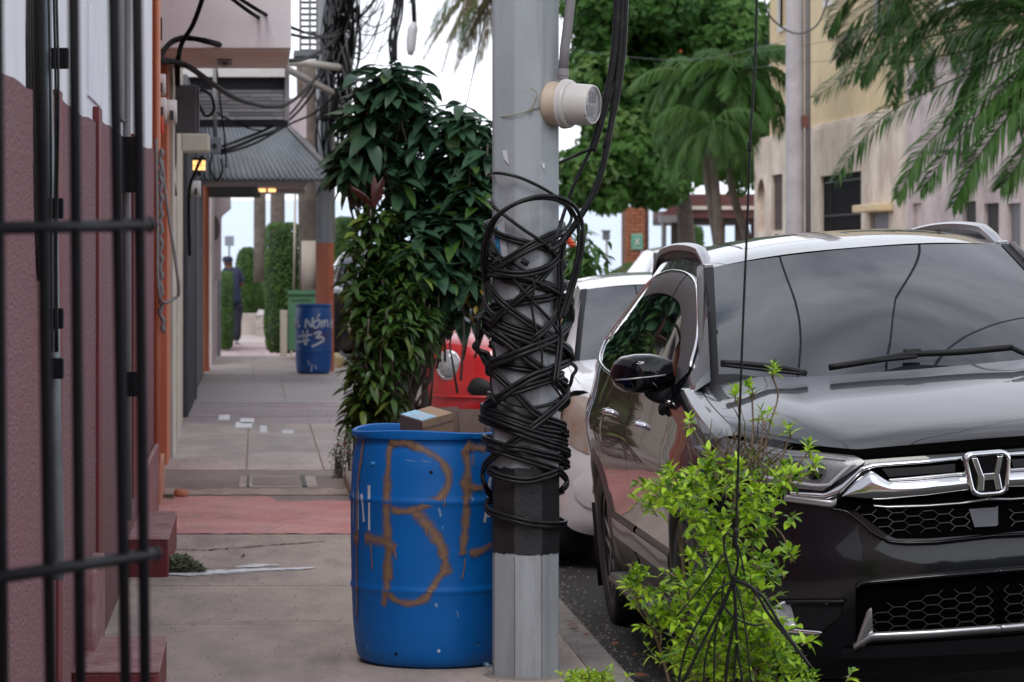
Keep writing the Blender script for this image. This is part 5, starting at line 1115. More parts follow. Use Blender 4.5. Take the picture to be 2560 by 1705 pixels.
# headlight
hl = strip('headlight', c5b([(-900,60),(-500,150),(0,250),(500,290),(700,310),(790,360)]), c5b([(-900,360),(-500,520),(0,620),(380,655),(520,560),(780,385)]), lampin, .008, 30, 8)
for o, sg in zip(hl, (1, -1)):
    for nm, P, r, m in (('light_guide', [(690,375),(600,450),(480,560),(420,600),(200,590),(-300,500)], .0062, drlm), ('light_guide', [(600,350),(300,320),(0,300),(-400,230)], .003, satin)):
        mb = MB(); mb.tube([V((p.x*sg, p.y, p.z)) for p in crom([CF(x, y, .016) for x, y in c5b(P)], 4)], r, 6); mb.build(nm, m, o, smooth=True, local=True)
    for (x, y, rr) in ((330, 470, .034), (120, 450, .032)):
        q = CF(*c5b([(x, y)])[0], .012); q = V((q.x*sg, q.y, q.z)); mb = MB(); mb.lathe([(rr, 0), (rr*.95, .008), (rr*.6, .02), (0, .026)], 20, Matrix.Translation(q) @ Matrix.Rotation(R(90), 4, 'X') @ Matrix.Rotation(R(0), 4, 'Y')); mb.build('projector', glossbl, o, smooth=True, local=True)
strip('headlight_cover', c5b([(-900,60),(-500,150),(0,250),(500,290),(700,310),(790,360)]), c5b([(-900,360),(-500,520),(0,620),(380,655),(520,560),(780,385)]), smokeg, .024, 30, 6)
strip('lower_lamp_trim', c5b([(60,660),(400,675),(560,590),(760,420),(860,385),(1400,345),(1740,315),(2090,283)]), c5b([(60,700),(400,740),(540,700),(760,470),(900,425),(1400,390),(1740,350),(2090,318)]), chrome, .016, 60, 3, edge=.006)
strip('lamp_underline', c5b([(0,690),(480,745),(520,720)]), c5b([(0,760),(470,825),(510,800)]), satin, .012, 20, 3, edge=.004)
strip('chrome_wing', c5b([(570,700),(720,550),(860,455),(1030,560),(1300,548),(1700,510),(2090,480)]), c5b([(575,716),(800,738),(1000,738),(1200,722),(1400,705),(1790,655),(2090,632)]), chrome, .022, 50, 5, edge=.012)
strip('grille_black_bar', c5b([(960,440),(1350,420),(1680,390)]), c5b([(1030,520),(1400,490),(1680,470)]), blackpl, .012, 14, 2)  # black plastic bar in the upper grille
strip('wing_upper_lip', c5b([(1030,540),(1300,515),(1690,478),(2090,450)]), c5b([(1040,556),(1300,545),(1700,506),(2090,478)]), satin, .014, 20, 2, edge=.003)
strip('grille_bar', c5b([(870,790),(1000,800),(1400,790),(1750,765),(2090,700)]), c5b([(900,815),(1040,830),(1400,815),(1780,785),(2090,740)]), satin, .012, 40, 3, edge=.005)
MATS['cladding_gloss'] = glossbl
strip('lower_grille_lip', c5b([(480,822),(620,845),(740,930),(900,1070),(1040,1140),(1200,1155),(1500,1145),(2090,1075)]), c5b([(480,840),(600,862),(700,935),(870,1085),(1030,1165),(1200,1180),(1500,1172),(2090,1105)]), glossbl, .018, 60, 3, edge=.008)
strip('radar_panel', c5b([(1815,835),(2090,815),(2100,800)]), c5b([(1870,1012),(2090,1000),(2100,990)]), mat('radar_grey', (.05, .052, .065), .4, coat=.4), .014, 10, 3, both=False)
# honeycomb mesh, real struts
def honeycomb(nm, poly, wx, wy, r, off, m):
    P = [CF(x, y, off) for x, y in poly]; uv = [(-p.x, p.z) for p in P]; mb = MB(); us = [a for a, b in uv]; ws = [b for a, b in uv]; seg = set()
    def inside(x, y):
        c = False; j = len(uv)-1
        for i in range(len(uv)):
            if (uv[i][1] > y) != (uv[j][1] > y) and x < (uv[j][0]-uv[i][0])*(y-uv[i][1])/(uv[j][1]-uv[i][1])+uv[i][0]: c = not c
            j = i
        return c
    nx = int((max(us)-min(us))/wx)+3; ny = int((max(ws)-min(ws))/wy)+3
    for i in range(0, int(max(us)/wx/.75)+2):
        for j in range(-1, ny):
            cx = i*wx*.75; cy = min(ws)+j*wy+(wy/2 if i % 2 else 0); vt = [(cx-wx*.5, cy), (cx-wx*.25, cy+wy*.5), (cx+wx*.25, cy+wy*.5), (cx+wx*.5, cy), (cx+wx*.25, cy-wy*.5), (cx-wx*.25, cy-wy*.5)]
            for k in range(6):
                a, b = vt[k], vt[(k+1) % 6]; key = tuple(sorted(((round(a[0], 3), round(a[1], 3)), (round(b[0], 3), round(b[1], 3)))))
                if key in seg: continue
                seg.add(key)
                if inside((a[0]+b[0])/2, (a[1]+b[1])/2) and (a[0]+b[0])/2 > -.001: mb.tube([C.front(a[0], a[1], off), C.front(b[0], b[1], off)], r, 4)
    o = mb.build(nm, m, C.r, local=True, kind='stuff')
    mb2 = MB(); mb2.v = [(-x, y, z) for x, y, z in mb.v]; mb2.f = list(mb.f); mb2.build(nm, m, C.r, local=True, kind='stuff')
meshm = mat('mesh_grey', (.07, .07, .075), .4)
honeycomb('honeycomb_grille', c5b([(720,825),(1100,845),(1780,830),(1850,1015),(1500,1060),(1060,1085),(950,1010)]), .066, .0285, .0016, .012, meshm)
# lower intake
strip('lower_intake_backing', c5a([(1500,745),(1560,720),(2265,655),(2265,655)]), c5a([(1500,1040),(1600,990),(2265,945),(2265,945)]), seam, .008, 24, 6)
strip('intake_brow', c5a([(1500,740),(1530,715),(1900,680),(2265,650)]), c5a([(1510,760),(1545,738),(1900,706),(2265,676)]), satin if False else glossbl, .022, 24, 3, edge=.012)
strip('skid_trim', c5a([(1500,1045),(1560,870),(1578,850),(1582,852)]), c5a([(1500,1052),(1548,1050),(1576,985),(1588,974)]), satin, .018, 12, 4, edge=.004)
strip('skid_trim', c5a([(1490,1042),(1580,978),(1900,962),(2265,935)]), c5a([(1490,1070),(1580,1022),(1800,1012),(2265,975)]), satin, .020, 30, 3, edge=.010)
strip('lower_valance', c5a([(1430,1060),(1580,1045),(2265,1000)]), c5a([(1430,1110),(1580,1110),(2265,1080)]), blackpl, .012, 20, 2)
honeycomb('honeycomb_grille', c5a([(1590,860),(1900,770),(2265,745),(2265,930),(1590,970)]), .072, .032, .0018, .016, mat('mesh_black', (.03, .03, .035), .45))
# fog lamp recess
strip('fog_recess', c5a([(1030,835),(1080,815),(1440,815)]), c5a([(1030,935),(1330,960),(1420,900)]), blackpl, .010, 20, 4)
strip('fog_recess_edge', c5a([(1040,815),(1440,812)]), c5a([(1040,836),(1440,834)]), glossbl, .02, 12, 2, edge=.006)
strip('fog_chrome', c5a([(1020,935),(1150,955),(1320,968),(1330,975)]), c5a([(1040,965),(1180,995),(1310,1003),(1326,985)]), chrome, .020, 16, 3, edge=.006)
for sg in (1, -1):
    q = CF(*c5a([(1155, 885)])[0], .01); q = V((q.x*sg, q.y, q.z)); M = Matrix.Translation(q) @ Matrix.Rotation(R(90), 4, 'X')
    mb = MB(); mb.lathe([(.048, 0), (.047, .010), (.042, .016), (.040, .012), (.0, .016)], 28, M, cap=False); mb.build('fog_lamp', clearl, suv, smooth=True, local=True)
# emblem
em = MB(); E0 = CF(*c5b([(1975, 485)])[0], .045); EM = Matrix.Translation(V((0, E0.y+.0, E0.z)))
eoff = -E0.x; EM = Matrix.Translation(V((0, .002, E0.z))) @ Matrix.Rotation(R(90), 4, 'X') @ Matrix.Rotation(0, 4, 'Z')
def rrect(wt, wb, h, r, n=6):
    P = []
    for (cx, cy, a0) in ((wt/2-r, h/2-r, 0), (-wt/2+r, h/2-r, 90), (-wb/2+r*1.2, -h/2+r*1.2, 180), (wb/2-r*1.2, -h/2+r*1.2, 270)):
        rr = r if a0 < 180 else r*1.2
        for i in range(n+1): a = R(a0+90*i/n); P.append((cx+rr*cos(a), cy+rr*sin(a)))
    return P
emb = bpy.data.objects.new('emblem', None)
def ringpoly(nm, A, B, z0, z1, m, par):
    mb = MB(); n = len(A); vs = [EM @ V((x, y, z)) for P, z in ((A, z0), (A, z1*.8), ([(a[0]*.6+b[0]*.4, a[1]*.6+b[1]*.4) for a, b in zip(A, B)], z1), ([(a[0]*.2+b[0]*.8, a[1]*.2+b[1]*.8) for a, b in zip(A, B)], z1), (B, z1*.8), (B, z0)) for x, y in P]
    mb.add(vs, [(k*n+i, k*n+(i+1) % n, (k+1)*n+(i+1) % n, (k+1)*n+i) for k in range(5) for i in range(n)]); return mb.build(nm, m, par, local=True, smooth=True)
O1, O2 = rrect(.154, .130, .148, .030), rrect(.126, .104, .119, .021)
E = ringpoly('emblem', O1, O2, -.03, .020, chrome, suv)
mb = MB(); mb.add([EM @ V((x, y, .006)) for x, y in O2], [tuple(range(len(O2)))]); mb.build('emblem_field', glossbl, E, local=True)
for sg in (-1, 1):   # uprights of the letter H, flaring to the top
    P = [(sg*.053, .056), (sg*.033, .056), (sg*.018, .000), (sg*.014, -.010), (sg*.020, -.056), (sg*.042, -.056), (sg*.036, -.004)]
    if sg < 0: P = P[::-1]
    mb = MB(); mb.prism([EM @ V((x, y, .006)) for x, y in P], EM.to_3x3() @ V((0, 0, .012))); mb.build('letter_h_upright', chrome, E, local=True, bevel=.003)
P = [(-.022, .002), (.022, .002), (.022, -.026), (.012, -.022), (-.012, -.022), (-.022, -.026)]
mb = MB(); mb.prism([EM @ V((x, y, .006)) for x, y in P[::-1]], EM.to_3x3() @ V((0, 0, .011))); mb.build('letter_h_crossbar', chrome, E, local=True, bevel=.003)
# wheels, arches, sills
for sg in (1, -1):
    for va in (.90, 3.56): C.wheel(sg, va, uo=.912); C.arch(va, .385, greycl, sg)
def sillrow(v): return [C.pt(C.side(v, w)+o, v, w) for w, o in ((.555, -.002), (.54, .012), (.44, .016), (.425, .008), (.34, .002), (.25, -.035), (.22, -.08))]
C.mesh('sill_cladding', [sillrow(v) for v in [1.30+i*.09 for i in range(12)]], greycl); C.mesh('sill_cladding', [sillrow(v) for v in [2.363+i*.08 for i in range(11)]], greycl)
C.mesh('sill_accent', [[C.pt(C.side(v, w)+.018, v, w) for w in (.530, .515, .465, .452)] for v in [1.30+i*.093 for i in range(20)]], mat('accent_brown', (.12, .095, .09), .35, coat=.4))
C.mesh('running_board', [[C.pt(u, v, w) for u, w in ((.80, .30), (.95, .30), (.965, .285), (.965, .262), (.94, .25), (.80, .25))] for v in (1.45, 1.6, 2.6, 2.95, 3.02)], greycl)
C.mesh('mud_flap', [[C.pt(u, 3.985+.02*(u-.7), w) for w in (.52, .3, .14)] for u in (.66, .8, .915)], blackpl, solid=.006)
mb = MB(); mb.box((-.62, .30, .17), (.62, 4.3, .24)); mb.build('underbody', seam, suv, local=True)
mb = MB(); mb.box((-.75, 1.4, .24), (.75, 3.1, .32)); mb.build('underbody', seam, suv, local=True)
# door seams between fender and front door continue through the cladding; handles
for v in (1.95, 3.0):
    for sg in (1, -1):
        q = C.pt(C.side(v, .985)+.020, v, .985); mb = MB(); mb.tube(crom([V((q.x*sg+sg*.028, q.y-.085, q.z-.004)), V((q.x*sg, q.y-.06, q.z)), V((q.x*sg-sg*.004, q.y, q.z+.002)), V((q.x*sg, q.y+.06, q.z)), V((q.x*sg+sg*.028, q.y+.085, q.z-.004))], 5), .015, 10, flat=.7); mb.build('door_handle', chrome, suv, smooth=True, local=True)
# mirrors
for sg in (1, -1):
    def ml(u, v, w): return V((-sg*(u-.075), v, w+.068))
    rows = []
    for (u, hw, hh, vo) in ((.895, .045, .048, 0), (.93, .070, .072, 0), (.97, .085, .084, -.006), (1.03, .088, .087, .0), (1.08, .080, .078, .012), (1.11, .055, .052, .03), (1.122, .012, .012, .045)):
        rows.append([ml(u, 1.50+vo+hw*cos(a)*(abs(cos(a))**-.25 if abs(cos(a)) > .05 else 1)*.9, 1.132+(u-.9)*.02+hh*sin(a)*(abs(sin(a))**-.3 if abs(sin(a)) > .05 else 1)*.86) for a in [2*pi*i/24 for i in range(24)]])
    mb = MB(); mb.grid(rows, close=True); n0 = len(mb.v); mir = mb.build('wing_mirror', glossbl, suv, smooth=True, local=True, label=None)
    mb = MB(); mb.tube(crom([ml(.90, 1.44, 1.03), ml(.92, 1.47, 1.045), ml(.96, 1.49, 1.06), ml(.99, 1.50, 1.09)], 4), [.045]*3+[.04]*8+[.035]*2, 10, flat=.6); mb.build('mirror_arm', blackpl, mir, smooth=True, local=True)
    mb = MB(); mb.box((-.996 if sg > 0 else .855, 1.575, 1.158), (-.855 if sg > 0 else .996, 1.582, 1.253)); mb.build('mirror_glass', chrome, mir, local=True)
    mb = MB(); mb.tube([ml(.93, 1.418, 1.125), ml(1.08, 1.425, 1.12), ml(1.115, 1.46, 1.12)], .0035, 6); mb.build('mirror_seam', satin, mir, smooth=True, local=True)
    mb = MB(); mb.box((min(-sg*.905, -sg*.925), 1.318, 1.055), (max(-sg*.905, -sg*.925), 1.345, 1.085)); mb.build('visor_clip', blackpl, suv, local=True, bevel=.003) if False else None
    # tail lamp
    rows = [[V((-sg*u, v, w)) for u, v, w in ((C.side(min(v1, 4.38), w)+.010, v1, w), (C.side(4.3, w)+.012, (v1+v2)/2, w), (.60, v2, w))] for w, v1, v2 in ((.92, 4.22, 4.56), (1.0, 4.18, 4.54), (1.08, 4.15, 4.50), (1.14, 4.15, 4.46))]
    rows = [[V((-sg*(C.side(4.2, w)+.008), v1, w)), V((-sg*(C.side(4.3, w)+.018), v1+.13, w)), V((-sg*(.80), v1+.26, w)), V((-sg*.62, v1+.34, w))] for w, v1 in ((.90, 4.22), (.95, 4.19), (1.02, 4.17), (1.09, 4.16), (1.15, 4.17))]
    mb = MB(); mb.grid(rows); mb.build('tail_lamp', redlens, suv, smooth=True, local=True)
    # roof rail
    P = []
    for i in range(17):
        v = 2.02+(4.05-2.02)*i/16; ue, we = C.edge(v); h = .052*min(1, i/1.6, (16-i)/1.6); P.append((ue-.018, v, we+.012+h))
    rows = []
    for i, (u, v, w) in enumerate(P):
        e = .020 if 0 < i < 16 else .012; th = .022; rows.append([V((-sg*a, v, b)) for a, b in ((u+e, w-th*1.2), (u+e, w-.004), (u+e*.5, w+.003), (u-e*.5, w+.003), (u-e, w-.004), (u-e, w-th*1.2))])
    mb = MB(); mb.grid(rows, close=True); rr_ = mb.build('roof_rail', satin, suv, auto=True, local=True)
    for i in (0, 16):
        u, v, w = P[i]; mb = MB(); mb.box((-sg*u-.020, v-.05 if i else v-.012, w-.03), (-sg*u+.020, v+.06 if not i else v+.012, w+.012 if i else w+.02)); mb.build('rail_foot', satin, rr_, local=True, bevel=.006)
    mb = MB(); mb.grid([[V((-sg*(u+.006), v, w-.075)), V((-sg*(u-.006), v, w-.004))] for u, v, w in P[1:-1]]); mb.build('rail_skirt', greycl, rr_, local=True)  # grey cladding strip below the rail
    # A pillar trim
    P = [V((-sg*(.735+(.603-.735)*q+.010), 1.23+(2.0-1.23)*q, 1.15+(1.563-1.15)*q+.030*sin(pi*q)*.6+.008)) for q in [i/8 for i in range(9)]]
    mb = MB(); mb.tube(P, .015, 8); mb.build('pillar_trim', greycl, suv, smooth=True, local=True)
# side window corner trim and washer cap etc.
mb = MB(); mb.tube([C.pt(.885, 1.36, 1.06), C.pt(.88, 1.40, 1.075)], .016, 8); mb.build('visor_clip', blackpl, suv, local=True)
# wipers and cowl
rows = [[C.pt(.75*t, 1.06+.17*t*t-.005, 1.135+.015*t*t+.004), C.pt(.75*t, 1.14+.15*t*t, 1.172+.012*t*t+.006)] for t in [-1+i/10 for i in range(21)]]
C.mesh('cowl_strip', rows, blackpl, both=False)
def WS(px, py, off=.02):   # on the windscreen plane
    a, b, c = C.pt(0, 1.06, 1.135), C.pt(.3, 1.06, 1.135), C.pt(0, 1.90, 1.60); n = (b-a).cross(c-a).normalized(); o = MI @ V((0, 0, EYE)); d = (MI.to_3x3() @ (W(px, py, 1)-V((0, 0, EYE)))); t = n.dot(a-o)/n.dot(d); p = o+d*t
    return p+(n if n.y < 0 else -n)*(off+.022)
def c4(P): return [(1440+x*.4756, 540+y*.4756) for x, y in P]
for P, r in (([(760,822),(900,830),(1080,850),(1210,878)], .011), ([(760,835),(1000,862),(1200,884)], .006), ([(1330,848),(1600,805),(1760,778),(2000,768),(2290,742)], .012), ([(1330,850),(1500,822),(1790,790)], .008), ([(2290,745),(2355,775),(2450,800)], .010), ([(1720,770),(1810,766)], .014)):
    mb = MB(); mb.tube(crom([WS(x, y) for x, y in c4(P)], 4), r, 8); mb.build('wiper', blackpl, suv, smooth=True, local=True)
mb = MB(); mb.add([WS(x, y, -.014) for x, y in c4([(1350,318),(1362,278),(1382,274),(1448,312)])], [(0, 1, 2, 3)]); mb.build('windscreen_sticker', mat('sticker_mint', (.30, .38, .37), .4), suv, local=True)
mb = MB(); mb.add([WS(x, y, -.014) for x, y in c4([(690,485),(715,480),(716,502),(692,508)])], [(0, 1, 2, 3)]); mb.build('windscreen_sticker', blackpl, suv, local=True)
mb = MB(); rows = [C.pt(0, 3.75, 1.635), C.pt(0, 3.86, 1.675), C.pt(0, 3.92, 1.62)]
mb.prism([p-V((.01, 0, 0)) for p in rows], V((.02, 0, 0))); mb.build('antenna_fin', glossbl, suv, local=True, bevel=.004)
# sunroof outline
def RF(u, v, o=.0025):
    ue, we = C.edge(v); wc = ip(v, [(1.9, 1.606), (2.2, 1.648), (2.7, 1.672), (3.3, 1.668), (3.8, 1.635), (4.1, 1.60)]); a = abs(u)/(ue+.006); return C.pt(u, v, wc+(we+.008-wc)*a**2.6+o)
P = [RF(u, v) for u, v in ((.38, 2.25), (.40, 2.30), (.40, 2.95), (.36, 3.0), (-.36, 3.0), (-.40, 2.95), (-.40, 2.3), (-.38, 2.25))]
Q = []
for i in range(len(P)):
    a, b = P[i], P[(i+1) % len(P)]
    for k in range(8):
        q = a.lerp(b, k/8); Q.append(RF(-q.x, q.y))
mb = MB(); ribbon(mb, Q+[Q[0]], .006, lambda p: V((0, 0, 1))); mb.build('sunroof_seam', seam, suv, local=True)
# ===== other cars =====
def othercar(name, label, loc, paint, Lk, Hk, Uk, kind):
    r = thing(name, label, 'car', loc); r['_loc'] = 1; c = Car(r, dict(L=Lk, H=Hk, U=Uk)); c.body(paint, glass=wsgl); c.glass_side(cargl, trim=False, vis=False)
    rows = []
    for j in range(61):
        u = -.893+1.786*j/60; top = ip(abs(u), [(0, .945), (.38, .955), (.58, .985), (.70, 1.005), (.8, .97), (.893, .93)]); bot = ip(abs(u), [(0, .19), (.6, .19), (.8, .22), (.893, .30)]); rows.append([c.front(u, bot+(top-bot)*k/20) for k in range(21)])
    c.mesh('front_bumper', rows, paint, both=False)
    for sg in (1, -1):
        for va in (.90, 3.56): c.wheel(sg, va, uo=.905, parts=False)
    mb = MB(); mb.box((-.62*Uk, .3, .15), (.62*Uk, 4.3*Lk, .24)); mb.build('underbody', seam, r, local=True)
    return c
wc = othercar('white_car', 'white car parked between the pole and the black SUV', (2.37, 15.9, -.10), whitepaint2, .93, .90, .93, 0)
def wf(c, u, w, o): return c.front(u, w, o)
def lampstrip(c, nm, us, wlo, whi, m, off=.012, nv=5, both=True):
    rows = [[c.front(u, lo+(hi-lo)*k/nv, off+.012*sin(pi*k/nv)) for u, lo, hi in zip(us, wlo, whi)] for k in range(nv+1)]; return c.mesh(nm, rows, m, both=both)
lens = mat('warm_lens', (.42, .36, .33), .12, (.34, .22, .16), 7, .5, coat=1)
lampstrip(wc, 'headlight', [.50, .55, .6, .65, .7, .75, .8, .84, .87], [.78, .72, .685, .665, .66, .665, .69, .72, .80], [.80, .84, .885, .93, .965, .985, .98, .95, .86], lens)
lampstrip(wc, 'fog_recess', [.52, .58, .64, .70, .76, .81], [.44, .38, .35, .35, .37, .42], [.50, .54, .56, .565, .56, .50], whitepaint2, .020)
lampstrip(wc, 'fog_recess_inner', [.53, .58, .64, .69, .72], [.46, .41, .40, .41, .45], [.50, .52, .53, .53, .49], blackpl, .040)
lampstrip(wc, 'grille', [0, .15, .3, .42], [.42, .42, .44, .50], [.60, .60, .59, .57], blackpl, .012)
mb = MB(); mb.tube([V((.32, 1.05, 1.06)), V((-.30, 1.16, 1.045))], .009, 6); mb.build('wiper', blackpl, wc.r, local=True)
rc = othercar('red_car', 'small red car with a round chrome ringed headlight beyond the white car', (XX(1085, 26.6)+.78, 26.6, -.10), redcar, .85, .86, .92, 1)
q = rc.front(.70, .79, .02); M = Matrix.Translation(q) @ Matrix.Rotation(R(-18), 4, 'Z') @ Matrix.Rotation(R(90), 4, 'X')
for sg in (1, -1):
    Mq = Matrix.Translation(V((q.x*sg, q.y, q.z))) @ Matrix.Rotation(R(-22*sg), 4, 'Z') @ Matrix.Rotation(R(90), 4, 'X') @ Matrix.Diagonal((1, 1.12, 1, 1))
    mb = MB(); mb.lathe([(.112, -.05), (.115, .0), (.105, .016), (.096, .010)], 32, Mq, cap=False); h = mb.build('headlight', chrome, rc.r, smooth=True, local=True)
    mb = MB(); mb.lathe([(.097, .010), (.08, .03), (.0, .045)], 32, Mq, cap=False); mb.build('lens', clearl, h, smooth=True, local=True)
lampstrip(rc, 'side_grille', [.26, .32, .38, .44, .5, .54], [.53, .50, .49, .49, .51, .55], [.55, .62, .66, .68, .66, .58], blackpl, .014)
lampstrip(rc, 'bumper_crease', [0, .2, .4, .6, .75, .85], [.47]*6, [.50]*6, redcar, .03)
lampstrip(rc, 'lower_bumper', [0, .2, .4, .6, .75, .85], [.20]*6, [.36]*6, blackpl, .012)
mb = MB(); mb.tube([rc.front(.84, .88, -.1), rc.front(.86, .92, -.25)], .012, 6)
dc = othercar('dark_car', 'dark car nose half hidden between the far blue drum and the shrubs', (1.95, 47.5, -.12), blackpaint, 1, 1.05, 1, 2)
mb = MB(); mb.tube(crom([W(868, 705, 46.5), W(872, 780, 46.5), W(880, 830, 46.5), W(905, 850, 46.5)], 5), .05, 8); mb.build('front_guard_bar', mat('dull_tan', (.30, .24, .19), .6), dc.r if False else None, smooth=True)
tag(bpy.data.objects['front_guard_bar'], 'tan curved guard bar on the nose of the dark far car', 'guard bar')
gv = othercar('grey_car', 'grey car windscreen showing behind the red car through the leaves', (2.3, 33, -.10), mat('silver_car_paint', (.35, .36, .40), .4, coat=1), 1, 1.0, .95, 3)
# ---------- far left: pole, hedges, man ----------
fp = thing('utility_pole', 'far grey utility pole with orange painted base behind the number 3 drum', 'utility pole', (XX(812, 41.2), 41.2, 0))
def octpole(par, c, r, z0, z1, m, nm): mb = MB(); mb.grid([[V((c[0]+r*cos(R(22.5+45*i)), c[1]+r*sin(R(22.5+45*i)), z)) for i in range(8)] for z in (z0, z1)], close=True); return mb.build(nm, m, par)
fc = (XX(812, 41.2), 41.2)
octpole(fp, fc, .124, -.1, 9, polem, 'shaft'); octpole(fp, fc, .127, -.1, ZZ(607, 41.1), orange, 'orange_base')
mb = MB(); mb.tube([(fc[0]+.11, 41.0, 1.7), (fc[0]+.11, 41.0, 8)], .02, 8); mb.build('white_riser_pipe', whitep, fp, smooth=True)
mb = MB(); mb.lathe([(.10, -.22), (.13, -.18), (.13, .18), (.10, .22)], 16, Matrix.Translation(W(822, 262, 40.9))); mb.build('splice_case', blackw, fp, smooth=True)
def hedge(nm, lab, x0, x1, y0, y1, D, depth, n, size, seed, m=hedgem, kk=8, cat='hedge', lime=False):
    a, b = W(x0, y1, D), W(x1, y0, D); c = ((a.x+b.x)/2, D+depth/2, (a.z+b.z)/2); rx, rz = (b.x-a.x)/2, (b.z-a.z)/2
    t = thing(nm, lab, cat, (c[0], c[1], a.z)); mb = MB(); rr = random.Random(seed); vs = []; fs = []
    def sup(d, k):
        k = kk  # superellipsoid
        e = k; l = (abs(d.x)**e+abs(d.y)**e+abs(d.z)**e)**(1/e); return V((d.x/l*rx, d.y/l*depth/2, d.z/l*rz))
    for _ in range(n):
        d = V((rr.gauss(0, 1), rr.gauss(0, 1), rr.gauss(0, 1)*1.0)).normalized(); s_ = sup(d, 4)*(.93+.10*rr.random()); p = V(c)+s_; s = size*rr.uniform(.6, 1.3); nn = (d+V((rr.gauss(0, .4), rr.gauss(0, .4), rr.gauss(0, .4)))).normalized(); u = nn.orthogonal().normalized(); u.rotate(Matrix.Rotation(rr.uniform(0, 6.28), 3, nn)); w = nn.cross(u); i0 = len(vs)
        vs += [p-u*s*.5, p-w*s*.3, p+u*s*.5, p+w*s*.3]; fs += [(i0, i0+1, i0+2, i0+3)]
    mb.v = vs; mb.f = fs; mb.build('foliage', m, t, kind='stuff')
    mb = MB(); mb.lathe([(.001, -.97)]+[((1-abs(z)**kk)**(1/kk)*.88, z) for z in (-.9, -.6, -.2, .2, .6, .9)]+[(.001, .97)], 20, Matrix.Translation(c) @ Matrix.Diagonal((rx, depth/2, rz*.96, 1)), cap=False); mb.build('dark_core', mat('hedge_inner', (.012, .024, .008), .9), t, smooth=True)  # smooth dark solid core behind the leaf faces
    return t
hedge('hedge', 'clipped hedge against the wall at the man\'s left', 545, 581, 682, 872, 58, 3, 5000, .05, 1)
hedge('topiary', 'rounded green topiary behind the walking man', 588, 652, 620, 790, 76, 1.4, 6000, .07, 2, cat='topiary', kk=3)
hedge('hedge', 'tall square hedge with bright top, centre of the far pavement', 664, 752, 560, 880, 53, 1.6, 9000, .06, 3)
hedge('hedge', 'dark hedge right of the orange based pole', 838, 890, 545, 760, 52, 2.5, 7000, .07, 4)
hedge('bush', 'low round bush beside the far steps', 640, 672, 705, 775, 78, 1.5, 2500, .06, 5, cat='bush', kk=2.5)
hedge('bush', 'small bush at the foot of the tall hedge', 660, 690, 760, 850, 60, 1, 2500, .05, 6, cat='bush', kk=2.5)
mb = MB(); mb.box((XX(590, 72), 72, -.6), (XX(640, 72), 73, ZZ(785, 72))); tag(mb.build('low_wall', slabm), 'low pale planter wall under the round topiary', 'wall')
t = thing('far_steps', 'pale steps climbing beyond the man between the bushes', 'steps', (XX(658, 70), 70, -.3))
for i in range(4): mb = MB(); mb.box((XX(640, 70+i), 70+i, -.4), (XX(672, 70+i), 71+i, ZZ(815-i*9, 70+i))); mb.build('step', slabm, t)
def pole_thing(nm, lab, cat, px, y0, y1, D, r, m, r2=None, base=None):
    t = thing(nm, lab, cat, (XX(px[1], D), D, ZZ(y1, D))); mb = MB(); P = crom([W(px[0]+(px[1]-px[0])*q/3, y0+(y1-y0)*q/3, D) for q in range(4)], 4); k = len(P); mb.tube(P, [(r2 or r)+(r-(r2 or r))*i/(k-1) for i in range(k)], 12); mb.build('trunk', m, t, smooth=True); return t
palmtall = [('palm_tree', 'slender palm trunk nearest the far path, left of its pair', (652, 649), 705, 70, .14), ('palm_tree', 'thicker palm trunk right of its pair, above the tall hedge', (694, 694), 700, 66, .16)]
for nm, lab, px, y1, D, r in palmtall:
    t = pole_thing(nm, lab, 'palm tree', px, -500, y1, D, r, palmbark, r*.85); rr = random.Random(px[0])
    for i in range(12):
        mb = MB(); frond(mb, W(px[0], -500, D), rr.uniform(0, 6.28), rr.uniform(-.2, 1.1), 3.2, .8, 1.6, 24, .5, .06, rr); mb.build('frond', palmm, t)
t = pole_thing('palm_tree', 'leaning mossy palm trunk in front of the tall hedge', 'palm tree', (748, 757), 150, 730, 51, .055, palmbark, .05)
mb = MB(); mb.tube([W(738, 480, 50.8), W(735, 730, 50.8)], .02, 6); tag(mb.build('guy_wire_sleeve', cream, smooth=True), 'thin pale stake beside the leaning palm trunk', 'stake')
t = pole_thing('palm_tree', 'palm trunk painted cream at the base, just left of the orange pole', 'palm tree', (772, 773), 150, 735, 50, .115, palmbark)
mb = MB(); mb.tube([W(773, 602, 49.99), W(773, 735, 49.99)], .122, 14); mb.build('cream_painted_base', cream, t, smooth=True)
gb = thing('green_board', 'green painted board box standing behind the number 3 drum', 'board', (XX(755, 46), 46, 0)); greenm = mat('green_board_paint', (.09, .23, .13), .6, (.07, .18, .10), 3, .4)
mb = MB(); a, b = W(720, 876, 46), W(792, 727, 46); mb.box((a.x, 46, a.z), (b.x, 46.4, b.z)); mb.build('panel', greenm, gb, bevel=.01)
mb = MB(); mb.box((a.x-.01, 45.97, b.z-.05), (b.x+.01, 46.0, b.z+.01)); mb.build('top_rail', greenm, gb)
for i in range(12): mb = MB(); p = W(729+i*4.2, 750, 45.99); mb.box(p-V((.008, .003, .012)), p+V((.007, .001, .012))); mb.build('board_lettering', mat('dark_green_ink', (.03, .10, .05), .6), gb)
bl = thing('balustrade', 'cream concrete balustrade end post beside the green board', 'balustrade', (XX(708, 47.6), 47.6, -.1))
mb = MB(); a, b = W(700, 892, 47.6), W(718, 776, 47.6); mb.box((a.x, 47.6, a.z), (b.x, 47.75, b.z)); mb.build('post', cream, bl, bevel=.01)
for (y0, y1) in ((775, 785), (800, 806)): mb = MB(); a, b = W(718, y1, 47.8), W(800, y0, 47.8); mb.box((a.x, 47.7, a.z), (b.x, 47.8, b.z)); mb.build('rail', cream, bl)
